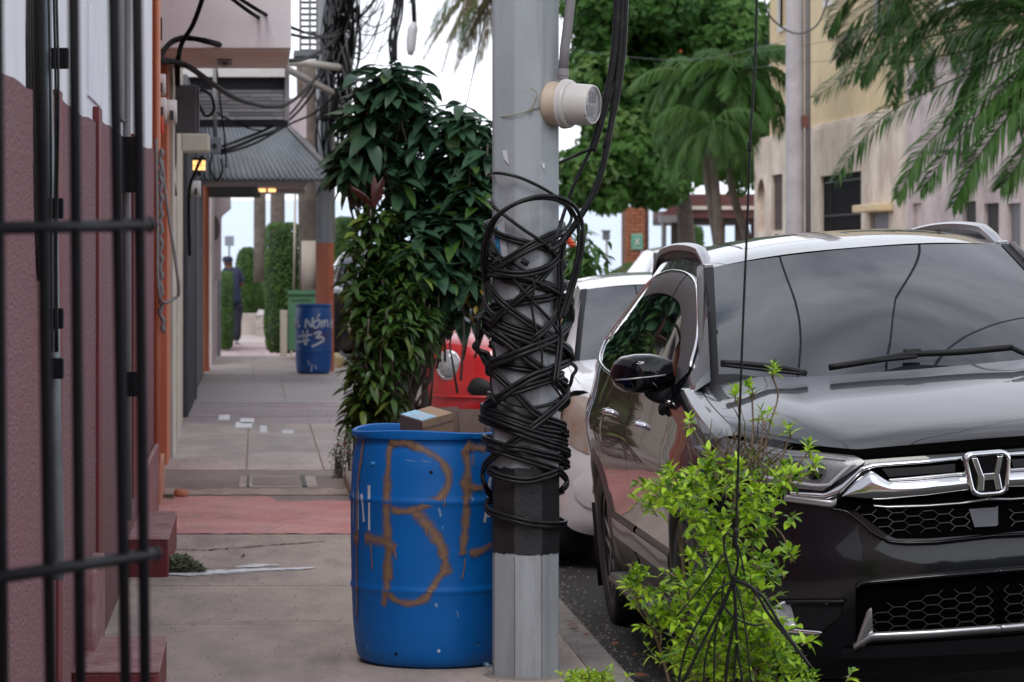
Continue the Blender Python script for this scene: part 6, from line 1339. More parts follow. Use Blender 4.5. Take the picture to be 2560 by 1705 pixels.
for i in range(5): mb = MB(); a, b = W(726+i*14, 890, 47.8), W(731+i*14, 786, 47.8); mb.box((a.x, 47.72, a.z), (b.x, 47.78, b.z)); mb.build('baluster', cream, bl)
mb = MB(); mb.box((XX(838, 43), 42.5, 0), (XX(856, 43), 44.5, ZZ(890, 43))); tag(mb.build('yellow_kerb_block', mat('faded_yellow', (.5, .38, .18), .7), bevel=.02), 'faded yellow kerb block right of the number 3 drum', 'kerb block')
t = thing('far_sign', 'small square sign on a thin post by the sea beyond the man', 'sign', (XX(573, 105), 105, -1)); mb = MB(); mb.tube([W(573, 720, 105), W(573, 595, 105)], .03, 6); mb.build('post', greyp, t); mb = MB(); a, b = W(562, 615, 104.9), W(585, 590, 104.9); mb.box((a.x, 104.85, a.z), (b.x, 104.9, b.z)); mb.build('sign_panel', mat('sign_back_grey', (.22, .24, .28), .6), t)
# man seen from behind
man = thing('person', 'man in dark navy shirt, trousers and cap walking away down the pavement, white shoes', 'person', (XX(588, 62.7), 62.7, -.25))
skinm = mat('brown_skin', (.12, .06, .04), .6); navy = mat('navy_cloth', (.012, .018, .05), .8, (.02, .03, .07), 12, .4); navy2 = mat('dark_trousers', (.015, .018, .035), .85, (.025, .028, .045), 12, .4)
def skinfig(nm, J, E, m, par, sub=1):
    """J: name -> (point, radius); E: edges"""
    ks = list(J); me = bpy.data.meshes.new(nm); me.from_pydata([tuple(J[k][0]) for k in ks], [(ks.index(a), ks.index(b)) for a, b in E], []); me.materials.append(m)
    o = bpy.data.objects.new(nm, me); COL.objects.link(o); o.modifiers.new('skin', 'SKIN'); 
    sv = me.skin_vertices[0].data if me.skin_vertices else None
    if sv is None:
        return o
    for i, k in enumerate(ks): r = J[k][1]; sv[i].radius = (r, r) if not isinstance(r, tuple) else r; sv[i].use_root = (i == 0)
    md = o.modifiers.new('sub', 'SUBSURF'); md.levels = md.render_levels = 2
    if par is not None:
        o.parent = par
        if par.type == 'EMPTY': o.matrix_parent_inverse = Matrix.Translation(-V(par.location))
    return o
def m_(px, py, d=0): return W(px, py, 62.7+d)
Jb = dict(pelvis=(m_(587, 758), .13), chest=(m_(581, 700), .14), neck=(m_(573, 667), .075), head=(m_(570, 657), .105), head2=(m_(569, 651), .10),
 sl=(m_(562, 678), .07), el=(m_(556, 705, -.02), .045), hl=(m_(556, 728, .15), .035), sr=(m_(598, 679), .07), er=(m_(604, 712, -.02), .045), hr=(m_(597, 718, .2), .035), fr=(m_(588, 712, .3), .03),
 kl=(m_(590, 805, .02), .07), al=(m_(592, 852, .1), .045), tl=(m_(590, 858, .22), .04), kr=(m_(584, 808, -.03), .07), ar=(m_(583, 850, -.12), .045), tr=(m_(582, 857, .0), .04))
Eb = [('pelvis', 'chest'), ('chest', 'neck'), ('neck', 'head'), ('head', 'head2'), ('chest', 'sl'), ('sl', 'el'), ('el', 'hl'), ('chest', 'sr'), ('sr', 'er'), ('er', 'hr'), ('hr', 'fr'), ('pelvis', 'kl'), ('kl', 'al'), ('al', 'tl'), ('pelvis', 'kr'), ('kr', 'ar'), ('ar', 'tr')]
body = skinfig('body', Jb, Eb, skinm, man)
Js = dict(pelvis=(m_(587, 770), (.20, .17)), waist=(m_(584, 735), (.20, .17)), chest=(m_(580, 700), (.24, .18)), top=(m_(576, 669), (.17, .13)), sl=(m_(563, 676), .12), el=(m_(556, 706), .09), sr=(m_(596, 677), .12), er=(m_(603, 710), .09))
skinfig('shirt', Js, [('pelvis', 'waist'), ('waist', 'chest'), ('chest', 'top'), ('chest', 'sl'), ('sl', 'el'), ('chest', 'sr'), ('sr', 'er')], navy, man)
Jt = dict(pelvis=(m_(587, 742), (.19, .16)), hl=(m_(591, 770), .15), kl=(m_(590, 808, .02), .115), al=(m_(592, 852, .1), .095), hr=(m_(583, 770), .15), kr=(m_(584, 808, -.03), .115), ar=(m_(583, 850, -.12), .095))
skinfig('trousers', Jt, [('pelvis', 'hl'), ('hl', 'kl'), ('kl', 'al'), ('pelvis', 'hr'), ('hr', 'kr'), ('kr', 'ar')], navy2, man)
mb = MB(); mb.lathe([(.098, -.02), (.104, .02), (.10, .06), (.07, .095), (.0, .105)], 20, Matrix.Translation(m_(569, 652)) @ Matrix.Diagonal((1.02, 1.25, .9, 1)), cap=False); mb.build('cap', navy, man, smooth=True)
for (x, y, d) in ((592, 858, .12), (583, 858, -.10)):
    mb = MB(); mb.lathe([(.001, -.03), (.05, -.035), (.055, .0), (.04, .04), (.0, .06)], 14, Matrix.Translation(m_(x, y-1, d)) @ Matrix.Diagonal((.9, 2.2, 1, 1)), cap=False); mb.build('shoe', whitep, man, smooth=True)
# ---------- overhead structures and wires by the far pole ----------
t = thing('lattice_cage', 'grey metal slatted cage high on the building beside the far pole', 'metal cage', W(768, 130, 37))
for x in (748, 772, 790): mb = MB(); a, b = W(x, 130, 37), W(x+6, -60, 37); mb.box((a.x, 37, a.z), (b.x, 37.08, b.z)); mb.build('upright', greyp, t)
for i in range(12): mb = MB(); a = W(750, 128-i*15, 37.05); b = W(794, 122-i*15, 37.05); mb.box((a.x, 37.1, a.z), (b.x, 37.13, b.z)); mb.build('slat', doorg, t)
mb = MB(); a, b = W(735, 140, 37), W(800, 126, 37); mb.box((a.x, 36.98, a.z), (b.x, 37.6, b.z)); mb.build('base_slab', mat('slab_grey', (.14, .15, .16), .8), t)
for (P, lab) in (([(718, 156), (780, 160), (846, 168)], 'upper white plastic tube sticking out toward the far pole'), ([(716, 172), (770, 200), (828, 230)], 'lower white plastic tube slanting down to the far pole')):
    mb = MB(); mb.tube([W(a, b, 38+i*1.2) for i, (a, b) in enumerate(P)], .045, 8); tag(mb.build('plastic_tube', whitep, smooth=True), lab, 'tube')
mb = MB(); mb.box((XX(716, 48), 48, ZZ(345, 48)), (XX(766, 48), 49, ZZ(245, 48))); tag(mb.build('pale_wall_panel', lilac), 'pale lilac wall panel above the awning slope beside the far pole', 'wall')
ww = [
 ('heavy black cable arching from the meter wall across the balcony to the far pole', .020, [(397,172,20.5),(402,140,20.7),(420,113,21),(440,100,21.1),(471,95,21.2),(536,108,21.3),(640,140,24),(725,151,30),(770,144,34),(817,116,38),(856,80,41),(908,35,42),(945,-10,43)]),
 ('heavy black cable sagging lowest from the meter wall across the balcony front', .020, [(398,155,20.5),(420,153,20.7),(447,157,20.9),(480,172,21.2),(541,216,23),(602,251,26),(679,267,31),(725,256,34),(771,216,37),(810,166,40),(853,86,41),(890,20,42)]),
 ('upper of two thin cables crossing the balcony corner', .013, [(560,-30,21),(598,-4,21.2),(660,34,21.4),(725,67,24),(780,86,34),(820,90,38),(856,70,41)]),
 ('lower of two thin cables crossing the balcony corner', .013, [(545,-30,21),(580,-3,21.2),(640,40,21.4),(725,85,24),(790,94,34),(830,92,38),(856,80,41)]),
 ('black cable dropping steeply from the top onto the meter wall', .016, [(512,-30,20.6),(503,6,20.7),(482,62,20.8),(455,108,20.9),(446,150,20.9),(444,212,21)]),
 ('black cable stub running up beside the dark breaker box', .022, [(444,212,23.6),(443,170,23),(446,130,22)]),
 ('cable from the square junction box up to the far pole, top strand', .016, [(556,366,33),(600,350,34),(660,326,36),(720,290,38),(770,228,40),(815,160,41),(850,90,41)]),
 ('cable from the square junction box up to the far pole, middle strand', .018, [(554,376,33),(590,366,34),(640,345,36),(700,318,38),(760,262,40),(806,190,41),(846,110,41)]),
 ('cable from the square junction box up to the far pole, lowest strand', .014, [(552,384,33),(600,372,34),(650,352,36),(725,310,38),(790,280,40),(846,230,41)]),
 ('thin cable hanging in front of the plank fascia', .010, [(541,160,33),(548,230,33),(556,300,33),(562,350,33),(566,420,33)]),
 ('black cable coil beside the junction post', .014, [(497,262,30),(515,290,30),(535,275,30),(528,240,30),(505,225,30),(498,232,30)]),
 ('cable curving behind the junction post to the awning', .012, [(540,280,33),(570,298,34),(620,320,37),(660,328,38)]),
 ('drooping cable under the junction box', .010, [(530,388,33),(525,420,33),(540,450,33),(556,430,33),(552,396,33)]),
 ('cable running down behind the lantern', .016, [(505,390,29),(488,430,29),(474,470,29),(472,540,29),(474,640,29)]),
 ('pair of cables hanging on the cream pilaster', .016, [(436,334,24),(436,400,24),(432,440,24),(438,490,24)])]
for lab, r, P in ww:
    mb = MB(); mb.tube(crom([W(*p) for p in P], 6), r, 6); tag(mb.build('overhead_cable', wireblk, smooth=True), lab, 'cable')
rr = random.Random(77)
t = thing('wire_tangle', 'hanging mass of thin grey and black wires draped on the far utility pole', 'wire tangle', W(850, 100, 41)); wgrey = mat('grey_wire', (.09, .085, .09), .6)
for i in range(85):
    x0 = rr.uniform(815, 900); x1 = rr.uniform(805, 880); y1 = rr.uniform(120, 480); mb = MB()
    mb.tube(crom([W(x0, -30, 41+rr.uniform(-.4, .6)), W(x0*.5+x1*.5+rr.uniform(-30, 30), y1*.35, 41), W(x1+rr.uniform(-25, 25), y1*.7, 41+rr.uniform(-.3, .3)), W(x1, y1, 41)], 5), rr.choice((.006, .009, .014)), 5); mb.build('wire', rr.choice((wireblk, wireblk, wgrey)), t, smooth=True)
for i in range(14):
    a = W(rr.uniform(835, 870), rr.uniform(-20, 110), 41); b = W(rr.uniform(930, 1010), rr.uniform(-60, 60), 41.5); mb = MB(); mb.tube(arc_catenary(a, b, rr.uniform(.1, .7)), rr.choice((.006, .009)), 5); mb.build('wire', blackw, t, smooth=True)
t = thing('hanging_cable_bundle', 'thick black cable bundle hanging above the dark shrub', 'cable bundle', W(990, 0, 40))
for i in range(9):
    mb = MB(); mb.tube(crom([W(1010-i*2, -40, 40), W(1004-i*3+rr.uniform(-4, 4), 40, 40), W(990-i*2+rr.uniform(-6, 6), 95, 40), W(982+rr.uniform(-10, 10), rr.uniform(140, 175), 40)], 5), .014, 6); mb.build('cable', blackw, t, smooth=True)
t = thing('wrapped_splice', 'white plastic wrapped splice dangling beside the black bundle', 'splice', W(1028, 60, 40)); mb = MB(); mb.tube(crom([W(1036, 55, 40), W(1030, 85, 40), W(1026, 138, 40)], 4), [.03, .045, .06, .065, .06, .065, .06, .055, .03], 8); mb.build('wrap', mat('cloudy_plastic', (.5, .5, .52), .3), t, smooth=True); mb = MB(); mb.tube([W(1020, -40, 40), W(1034, 10, 40), W(1036, 58, 40)], .03, 8); mb.build('cable', blackw, t, smooth=True)
sky_w = [([(820,250,41),(900,190,44),(1000,60,50),(1060,-30,54)], 'thin wire rising steeply through the gap above the shrub'), ([(905,-20,42),(960,150,41),(1010,260,40)], 'thin wire falling behind the broadleaf shrub'), ([(1035,120,50),(1110,180,50),(1240,210,50)], 'thin line crossing the bright sky left of the pole'), ([(1230,-30,14),(1190,150,16),(1160,290,18)], 'thin slanting black wire just left of the pole top'), ([(860,60,41),(1000,30,50),(1240,60,60)], 'fine wire running right from the far pole top'), ([(1140,120,30),(1090,260,30),(1060,420,30)], 'fine wire slanting down behind the shrub top'), ([(1390,120,70),(1700,150,55),(2000,95,42)], 'faint line from the trees to the pale far pole'), ([(1880,130,45),(2000,115,42),(2300,60,38)], 'upper thin line past the pale pole'), ([(1880,170,45),(2000,158,42),(2300,130,38)], 'lower thin line past the pale pole')]
for P, lab in sky_w: mb = MB(); mb.tube(crom([W(*p) for p in P], 8), .0045*P[0][2]/120+.0015, 5); tag(mb.build('thin_wire', blackw, smooth=True), lab, 'wire')
# ---------- trees beyond ----------
bt = thing('almond_tree', 'large dense green tree with broad leaves behind the meter and cables', 'tree', (XX(1700, 74), 74, -1))
def BB(px, py, rx, ry, D, dy): p = W(px, py, D); return (p.x, D, p.z, rx/F*D, dy, ry/F*D)
cloud('crown', almond, [BB(1640, 20, 250, 90, 72, 2.2), BB(1800, 90, 150, 120, 72, 2.5), BB(1500, 170, 100, 70, 72, 1.6), BB(1450, 225, 60, 45, 71, 1.2), BB(1560, 260, 140, 110, 72, 2), BB(1690, 200, 160, 150, 73, 2), BB(1460, 420, 75, 55, 70, 1.2), BB(1550, 400, 120, 90, 71, 1.8), BB(1640, 460, 90, 60, 71, 1.6), BB(1440, 480, 50, 40, 70, 1), BB(1520, 500, 60, 35, 70, 1), BB(1500, 90, 70, 50, 72, 1.4), BB(1850, 300, 90, 180, 74, 2), BB(1720, 380, 100, 90, 74, 1.6), BB(1590, -60, 200, 60, 72, 2)], 30000, .26, bt, .35, .5, 5, kind='stuff')
cloud('crown', mat('almond_yellow_leaf', (.09, .17, .025), .45, (.06, .13, .02), 1, .5, trans=.25), [BB(1500, 190, 90, 60, 71.0, 1.4), BB(1470, 430, 70, 50, 69.5, 1.1), BB(1560, 330, 110, 80, 71, 1.6)], 700, .24, bt, .8, .5, 6, kind='stuff')
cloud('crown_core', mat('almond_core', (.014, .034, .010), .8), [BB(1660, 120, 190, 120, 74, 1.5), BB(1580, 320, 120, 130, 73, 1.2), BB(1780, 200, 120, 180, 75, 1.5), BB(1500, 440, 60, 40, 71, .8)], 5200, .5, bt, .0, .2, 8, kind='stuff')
mb = MB()
for P in ([(1720, 640, 74), (1700, 420, 74), (1650, 150, 73)], [(1700, 480, 74), (1600, 300, 73), (1500, 200, 72)], [(1700, 430, 74), (1560, 400, 72), (1470, 430, 71)], [(1690, 300, 74), (1780, 120, 73)]): mb.tube(crom([W(*p) for p in P], 5), [.22-.015*i for i in range((len(P)-1)*5+1)], 8)
mb.build('trunk', bark, bt, smooth=True)
for (a, b) in ((1702, 128), (1505, 470)): mb = MB(); mb.lathe([(0, -.03), (.035, 0), (0, .03)], 6, Matrix.Translation(W(a, b, 69.5)), cap=False); mb.build('red_leaf', MATS['red_flower'], bt)
def palm(nm, lab, crown, D, trunk, nf, length, leaf, m, seed, droop=1.5, hang=.8, tr=.09, wd=.05, elr=(-.1, 1.2)):
    rr = random.Random(seed); t = thing(nm, lab, 'palm tree', (XX(trunk[-1][0], D), D, ZZ(trunk[-1][1], D))); c = W(*crown, D)
    mb = MB(); P = crom([c]+[W(a, b, D) for a, b in trunk], 6); mb.tube(P, [tr*(.7+.3*i/(len(P)-1)) for i in range(len(P))], 10); mb.build('trunk', palmbark, t, smooth=True)
    for i in range(nf):
        mb = MB(); frond(mb, c+V((0, 0, .05)), i*2.4+rr.uniform(-.3, .3), rr.uniform(*elr), length*rr.uniform(.8, 1.1), leaf, droop*rr.uniform(.8, 1.2), 34, hang, wd, rr); mb.build('frond', m, t)
    return t
palm('palm_tree', 'left palm of the bushy pair in front of the big tree', (1748, 215), 56, [(1765, 420), (1790, 590), (1800, 640)], 20, 1.4, .7, palml, 1, 2.4, 1.3, wd=.055)
palm('palm_tree', 'right palm of the bushy pair, its fronds reaching over the yellow building', (1845, 200), 55, [(1826, 440), (1866, 590), (1870, 640)], 20, 1.4, .7, palmm, 2, 2.2, 1.3, wd=.055)
palm('palm_tree', 'shorter middle palm of the bushy group with paler fronds', (1775, 330), 54, [(1790, 480), (1800, 640)], 24, 1.2, .7, palml, 4, 2.6, 1.6, wd=.03)
t = palm('palm_tree', 'tall coconut palm high behind the pole with drooping fronds', (1300, -70), 82, [(1305, 300), (1312, 700)], 22, 3.0, .95, palmm, 3, 1.7, .9, .16, .08)
rr = random.Random(9)
for i in range(12): mb = MB(); frond(mb, W(1280, -60, 82), rr.uniform(2.2, 4.2), rr.uniform(-.9, -.1), rr.uniform(2.2, 3.0), .7, 1.2, 26, 1.0, .07, rr); mb.build('dead_frond', palmd, t)
for i in range(5): mb = MB(); frond(mb, W(1190+rr.uniform(-20, 20), -40, 82), rr.uniform(2.8, 3.6), rr.uniform(-1.2, -.7), rr.uniform(1.8, 2.6), .5, .6, 26, 1.0, .07, rr); mb.build('dead_frond', palmd, t)
# right hand palms, hand-set fronds that hang over the street
def fpath(par, P, D, leaf, m, hang, seed, wd=.040):
    rr = random.Random(seed); pts = crom([W(a, b, D+(c if len(q) > 2 else 0)) for q in P for a, b, c in [(q[0], q[1], q[2] if len(q) > 2 else 0)]], 10); mb = MB(); k = len(pts)
    mb.tube(pts, [.016*(1-i/k*.8) for i in range(k)], 5)
    for i in range(1, k-1):
        for h in (0, .5):
            q = pts[i].lerp(pts[i+1], h); t = (i+h)/k; d = (pts[i+1]-pts[i-1]).normalized(); sd = d.cross(V((0, 1, 0))); sd = sd.normalized() if sd.length > .01 else V((0, 0, 1)); L_ = leaf*(sin(pi*min(.97, .14+t*.86))**.55)
            for s in (-1, 1):
                o = (sd*s*.55+d*1.0+V((0, rr.uniform(-.45, .4), rr.uniform(-.12, .12)))).normalized(); L2 = L_*rr.uniform(.8, 1.1); m1 = q+o*L2*.45; m2 = m1+(o+V((0, 0, -hang*rr.uniform(.8, 1.3)))).normalized()*L2*.55; w = V((0, 0, 1)).cross(o); w = (w.normalized() if w.length > .01 else V((1, 0, 0)))*wd*.5+d*wd*.25
                mb.add([q-w*.4, q+w*.4, m1+w, m1-w, m2], [(0, 1, 2, 3), (3, 2, 4)])
    return mb.build('frond', m, par)
pr = thing('palm_tree', 'nearest palm on the far pavement, its long green fronds filling the upper right corner', 'palm tree', (XX(2640, 36), 36, 0))
mb = MB(); mb.tube(crom([W(2640, 60, 36), W(2650, 400, 36), W(2665, 1300, 36)], 5), [.10+.006*i for i in range(11)], 10); mb.build('trunk', palmbark, pr, smooth=True)
for i, (P, m, lf) in enumerate([([(2640,60),(2480,110,-.5),(2300,150,-.8),(2150,175,-1),(2035,245,-1.1)], palmm, .42), ([(2640,60),(2500,150,-.8),(2350,215,-1.2),(2200,300,-1.5),(2085,450,-1.6)], palmm, .44), ([(2640,60),(2540,180,-1),(2420,270,-1.5),(2310,370,-1.8),(2240,500,-2)], palml, .42), ([(2640,60),(2580,160,-1),(2480,250,-1.6),(2380,370,-1.9),(2300,480,-2)], palmm, .42), ([(2640,60),(2600,180,-1),(2520,290,-1.6),(2440,400,-1.9),(2380,520,-2)], palmm, .44), ([(2640,60),(2640,200,-1),(2600,330,-1.4),(2540,420,-1.6),(2500,470,-1.7)], palml, .42), ([(2640,60),(2540,40),(2420,70,.2),(2330,130,.3),(2270,230,.4)], palmm, .45), ([(2640,60),(2520,0),(2400,10,.3),(2300,60,.5),(2230,160,.6)], palmd if False else palml, .45), ([(2640,60),(2680,250,-1),(2640,360,-1.4),(2590,470,-1.5)], palmm, .42), ([(2640,60),(2560,-40),(2420,-80),(2300,-40),(2200,30)], palmm, .45), ([(2640,60),(2600,120,-1),(2560,220,-1.2),(2545,330,-1.3)], palmm, .4), ([(2640,60),(2480,60,-.9),(2330,90,-1.3),(2200,130,-1.4),(2100,200,-1.5)], palmm, .42), ([(2640,60),(2560,60,.5),(2470,130,.6),(2400,230,.7),(2370,330,.8)], palmm, .45), ([(2640,60),(2560,20,.5),(2480,60,.8),(2430,150,1),(2420,250,1)], palmm, .45), ([(2640,60),(2610,-20,.5),(2520,-10,.8),(2450,60,1),(2430,130,1)], palmm, .45), ([(2640,60),(2460,-10,1),(2300,10,1.2),(2180,80,1.3),(2100,140,1.4)], palmm, .45), ([(2640,60),(2620,160,1),(2600,300,1.2),(2570,420,1.3)], palmm, .45)]): fpath(pr, P, 36, lf*1.2, m, .6, 40+i)
pr2 = thing('palm_tree', 'second palm further back, its crown cut by the top edge above the yellow building', 'palm tree', (XX(2260, 44), 44, 0))
mb = MB(); mb.tube(crom([W(2250, -20, 44), W(2420, -60, 44), W(2620, 100, 44), W(2700, 900, 44)], 5), [.09]*16, 10); mb.build('trunk', palmbark, pr2, smooth=True)
for i, P in enumerate([[(2250,-20),(2190,10),(2130,60),(2100,130)], [(2250,-20),(2170,-30),(2110,10),(2070,80)], [(2250,-20),(2230,60),(2180,140),(2150,200)], [(2250,-20),(2320,20),(2380,90),(2400,170)], [(2250,-20),(2290,60),(2310,140),(2320,220)], [(2250,-20),(2260,80),(2240,180),(2230,260)], [(2250,-20),(2340,-40),(2420,10),(2460,90)], [(2250,-20),(2200,50),(2140,90),(2090,150)]]): fpath(pr2, P, 44, .5, palmm, .9, 60+i)
# ---------- pavilion, brick pillar, lamp ----------
pv = thing('pavilion', 'open maroon roofed pavilion by the sea behind the palm trunks', 'pavilion', (XX(1780, 86), 86, -1)); maroon = mat('maroon_roof', (.12, .035, .035), .7, (.08, .03, .03), 3, .4); darkw = mat('dark_wood', (.05, .035, .035), .8)
def vb(par, nm, x0, y0, x1, y1, D, dep, m, bev=0): mb = MB(); a, b = W(x0, y1, D), W(x1, y0, D); mb.box((a.x, D, a.z), (b.x, D+dep, b.z)); return mb.build(nm, m, par, bevel=bev)
vb(pv, 'roof', 1690, 485, 1900, 515, 85, 5, maroon); vb(pv, 'fascia_beam', 1690, 515, 1900, 524, 84.9, .3, cream); vb(pv, 'roof', 1690, 524, 1900, 545, 85, 5, maroon); vb(pv, 'dark_ceiling', 1690, 545, 1900, 560, 85.2, 5, darkw)
mb = MB(); mb.add([W(1655, 538, 84.8), W(1700, 488, 84.8), W(1700, 538, 84.8), W(1655, 538, 86.8), W(1700, 488, 86.8), W(1700, 538, 86.8)], [(0, 1, 2), (3, 5, 4), (0, 3, 4, 1), (1, 4, 5, 2), (2, 5, 3, 0)]); mb.build('side_gable', maroon, pv)
vb(pv, 'gable_beam', 1650, 538, 1706, 556, 84.8, .3, greyp); vb(pv, 'white_post', 1708, 490, 1726, 700, 84.5, .2, whitep)
for x, w, m in ((1656, 10, greyp), (1680, 20, darkw), (1785, 28, darkw), (1840, 22, darkw), (1880, 10, darkw)): vb(pv, 'post', x, 552, x+w, 720, 85.5, .25, m)
bp = thing('brick_pillar', 'square brick red pillar carrying a small green sign', 'pillar', (XX(1592, 80), 80, -1.2)); brick = mat('brick_render', (.36, .13, .07), .85, (.27, .09, .05), 4, .4, rv=.12); mort = mat('mortar', (.16, .08, .055), .9)
vb(bp, 'core', 1564, 516, 1613, 720, 80.03, .9, mort); me0 = None; rows_ = 20
for j in range(rows_):
    yb = 718-j*10; xo = 0 if j % 2 else -12; x = 1563+xo
    while x < 1612:
        xa, xb = max(1563, x), min(1614, x+24)
        if xb-xa > 4: vb(bp, 'brick', xa+.5, yb-9.2, xb-.5, yb-.6, 80, .06, brick)
        x += 24.6
vb(bp, 'dark_side', 1614, 516, 1622, 720, 80.05, .8, mat('dark_brick', (.10, .05, .045), .9))
sg = vb(bp, 'sign', 1578, 584, 1607, 624, 79.95, .03, mat('sign_green', (.12, .36, .26), .5)); vb(sg, 'sign_border', 1580, 587, 1605, 588.5, 79.94, .01, whitep); vb(sg, 'sign_border', 1580, 619, 1605, 620.5, 79.94, .01, whitep)
mb = MB(); mb.tube([W(1588, 598, 79.94), W(1592, 604, 79.94), W(1598, 597, 79.94)], .025, 5); mb.tube([W(1592, 604, 79.94), W(1588, 613, 79.94)], .025, 5); mb.tube([W(1592, 604, 79.94), W(1598, 612, 79.94)], .025, 5); mb.build('sign_symbol', whitep, sg)
t = thing('street_lamp', 'small square headed lamp post by the sea right of the pole', 'lamp post', (XX(1517, 88), 88, -1)); mb = MB(); mb.tube([W(1517, 720, 88), W(1517, 600, 88)], .035, 8); mb.build('post', whitep, t); vb(t, 'lamp_head', 1508, 578, 1525, 600, 87.8, .25, mat('lamp_grey', (.18, .19, .21), .5)); vb(t, 'lamp_top', 1506, 575, 1527, 579, 87.75, .35, greyp)
hb = thing('grass_bank', 'sloping green bank at the foot of the brick pillar', 'bank', (XX(1540, 79), 79, -1)); mb = MB(); mb.add([W(1470, 700, 79), W(1505, 690, 79), W(1570, 655, 79), W(1630, 655, 79), W(1650, 720, 79), W(1470, 720, 79)]+[W(1470, 700, 82), W(1505, 690, 82), W(1570, 655, 82), W(1630, 655, 82)], [(0, 1, 2, 3, 4, 5), (0, 6, 7, 1), (1, 7, 8, 2), (2, 8, 9, 3)]); mb.build('slope', mat('grass_green', (.06, .12, .03), .8, (.10, .13, .05), 3, .5), hb)
pl_ = hedge('bush', 'small bright bush under the pavilion', 1720, 1760, 568, 640, 83, 1, 1500, .10, 12, palml, cat='bush')
othercar('parked_van', 'white van roof showing between the white car and the brick pillar', (XX(1625, 45)+.9, 45, -.1), MATS['white_car_paint'], 1, 1.05, 1, 0)
# ---------- yellow building ----------
yb = thing('yellow_building', 'yellow and cream two storey building with barred openings behind the palms', 'building', (10, 52, 0))
yell = mat('yellow_wall', (.68, .54, .33), .8, (.60, .47, .28), 1.2, .4, bump=.2, dirt=((.36, .27, .16), 1.6, .58, .8)); ycream = mat('cream_wall', (.74, .64, .55), .8, (.48, .39, .32), 1.2, .5, bump=.2, dirt=((.36, .28, .22), 2, .56, .8, (1, 1, .4))); ylil = mat('lilac_wall', (.68, .58, .56), .8, (.40, .32, .32), 1, .5, dirt=((.32, .26, .25), 2, .58, .8))
def DYx(px): return 10*F/(px-640)
ops = []; O = {}
for k, (x0, x1, yt, yb_) in dict(niche=(1893, 1915, 440, 578), a=(1929, 1956, 436, 576), b=(2051, 2153, 434, 640), g=(2174, 2273, 425, 509), s=(2174, 2222, 530, 640), c=(2281, 2304, 508, 660), d=(2407, 2440, 503, 700), e=(2459, 2497, 508, 700), f=(2518, 2551, 508, 700)).items():
    D0, D1 = DYx(x1), DYx(x0); zc = ZZ(yt, (D0+D1)/2); zb = max(.0, ZZ(yb_, (D0+D1)/2)); O[k] = (D0, D1, zb, zc); ops.append((D0, D1, zb, zc))
Zm = 3.75
def emitX(mb, a0, a1, b0, b1): mb.box((10, a0, b0), (10.35, a1, b1))
opsL = [o for o in ops if o[0] > 49]; opsR = [o for o in ops if o[1] < 49]
mb = MB(); cells(mb, 49, 63.9, 0, Zm, opsL, emitX); mb.build('wall', ycream, yb); mb = MB(); cells(mb, 30, 49, 0, 4.4, opsR, emitX); mb.build('wall', ylil, yb)
mb = MB(); mb.box((10.36, 63.6, 0), (20, 63.9, Zm)); mb.build('end_wall', ycream, yb)
upo = [(DYx(1952)+.0, DYx(1931), 5.9, 7.4), (DYx(2060), DYx(2045), 6.0, 7.4), (50.5, 52, 5.2, 6.8), (45, 47, 5.2, 6.8), (38, 40, 5.0, 6.8)]
mb = MB(); cells(mb, 30, 62.9, Zm+.02, 10, upo, lambda m, a0, a1, b0, b1: m.box((10.15, a0, b0), (10.5, a1, b1))); mb.build('upper_wall', yell, yb)
mb = MB(); mb.box((10.05, 48.6, Zm-.02), (10.6, 64, Zm+.10)); mb.build('string_course', ycream, yb, bevel=.02)
dk = mat('dark_interior', (.02, .018, .02), .8); curt = mat('brown_curtain', (.10, .065, .055), .8, (.05, .035, .03), 4, .5, st=(1, 6, .2)); gry = mat('grey_shutter', (.13, .13, .15), .6)
for k, m in (('a', curt), ('b', curt), ('g', gry), ('s', gry), ('c', ylil), ('d', dk), ('e', dk), ('f', gry)):
    o = O[k]; mb = MB(); dx_ = dict(b=.20, g=.12).get(k, .06); mb.box((10+dx_, o[0], o[2]), (10.04+dx_, o[1], o[3])); mb.build('door_panel' if k in 'cdef' else 'curtain', m, yb)
o = O['niche']; mb = MB(); mb.box((10.12, o[0], o[2]), (10.3, o[1], o[3])); mb.build('niche_back', ycream, yb)
mb = MB(); P = [V((10.002-.004, o[0], o[3]+.02)), V((9.996, o[1], o[3]+.02))]+[V((9.996, (o[0]+o[1])/2+cos(a)*(o[1]-o[0])/2, o[3]-.55+sin(a)*.5)) for a in [pi*i/10 for i in range(11)]]
mb.add([V((9.996, (o[0]+o[1])/2+cos(a)*(o[1]-o[0])/2*s, z)) for a in [pi*i/10 for i in range(11)] for s, z in ((1, o[3]-.55+sin(a)*.5), (1, o[3]+.02))], [(2*i, 2*i+1, 2*i+3, 2*i+2) for i in range(10)]); mb.build('arch_head', ycream, yb, solid=.02)
for k, n in (('a', 7), ('b', 22), ('g', 18)):
    o = O[k]
    for i in range(n+1): mb = MB(); yy = o[0]+(o[1]-o[0])*i/n; mb.box((10.06, yy-.012, o[2]), (10.085, yy+.012, o[3])); mb.build('iron_bar', blacki, yb)
    for z in (o[2]+.15, (o[2]+o[3])/2, o[3]-.12): mb = MB(); mb.box((10.055, o[0], z-.015), (10.09, o[1], z+.015)); mb.build('iron_rail', blacki, yb)
D0, D1 = DYx(2224), DYx(2168); mb = MB(); mb.box((9.75, D0-.3, ZZ(528, D0)), (10.0, D1, ZZ(509, D0))); mb.build('balcony_sill', yell, yb, bevel=.02)
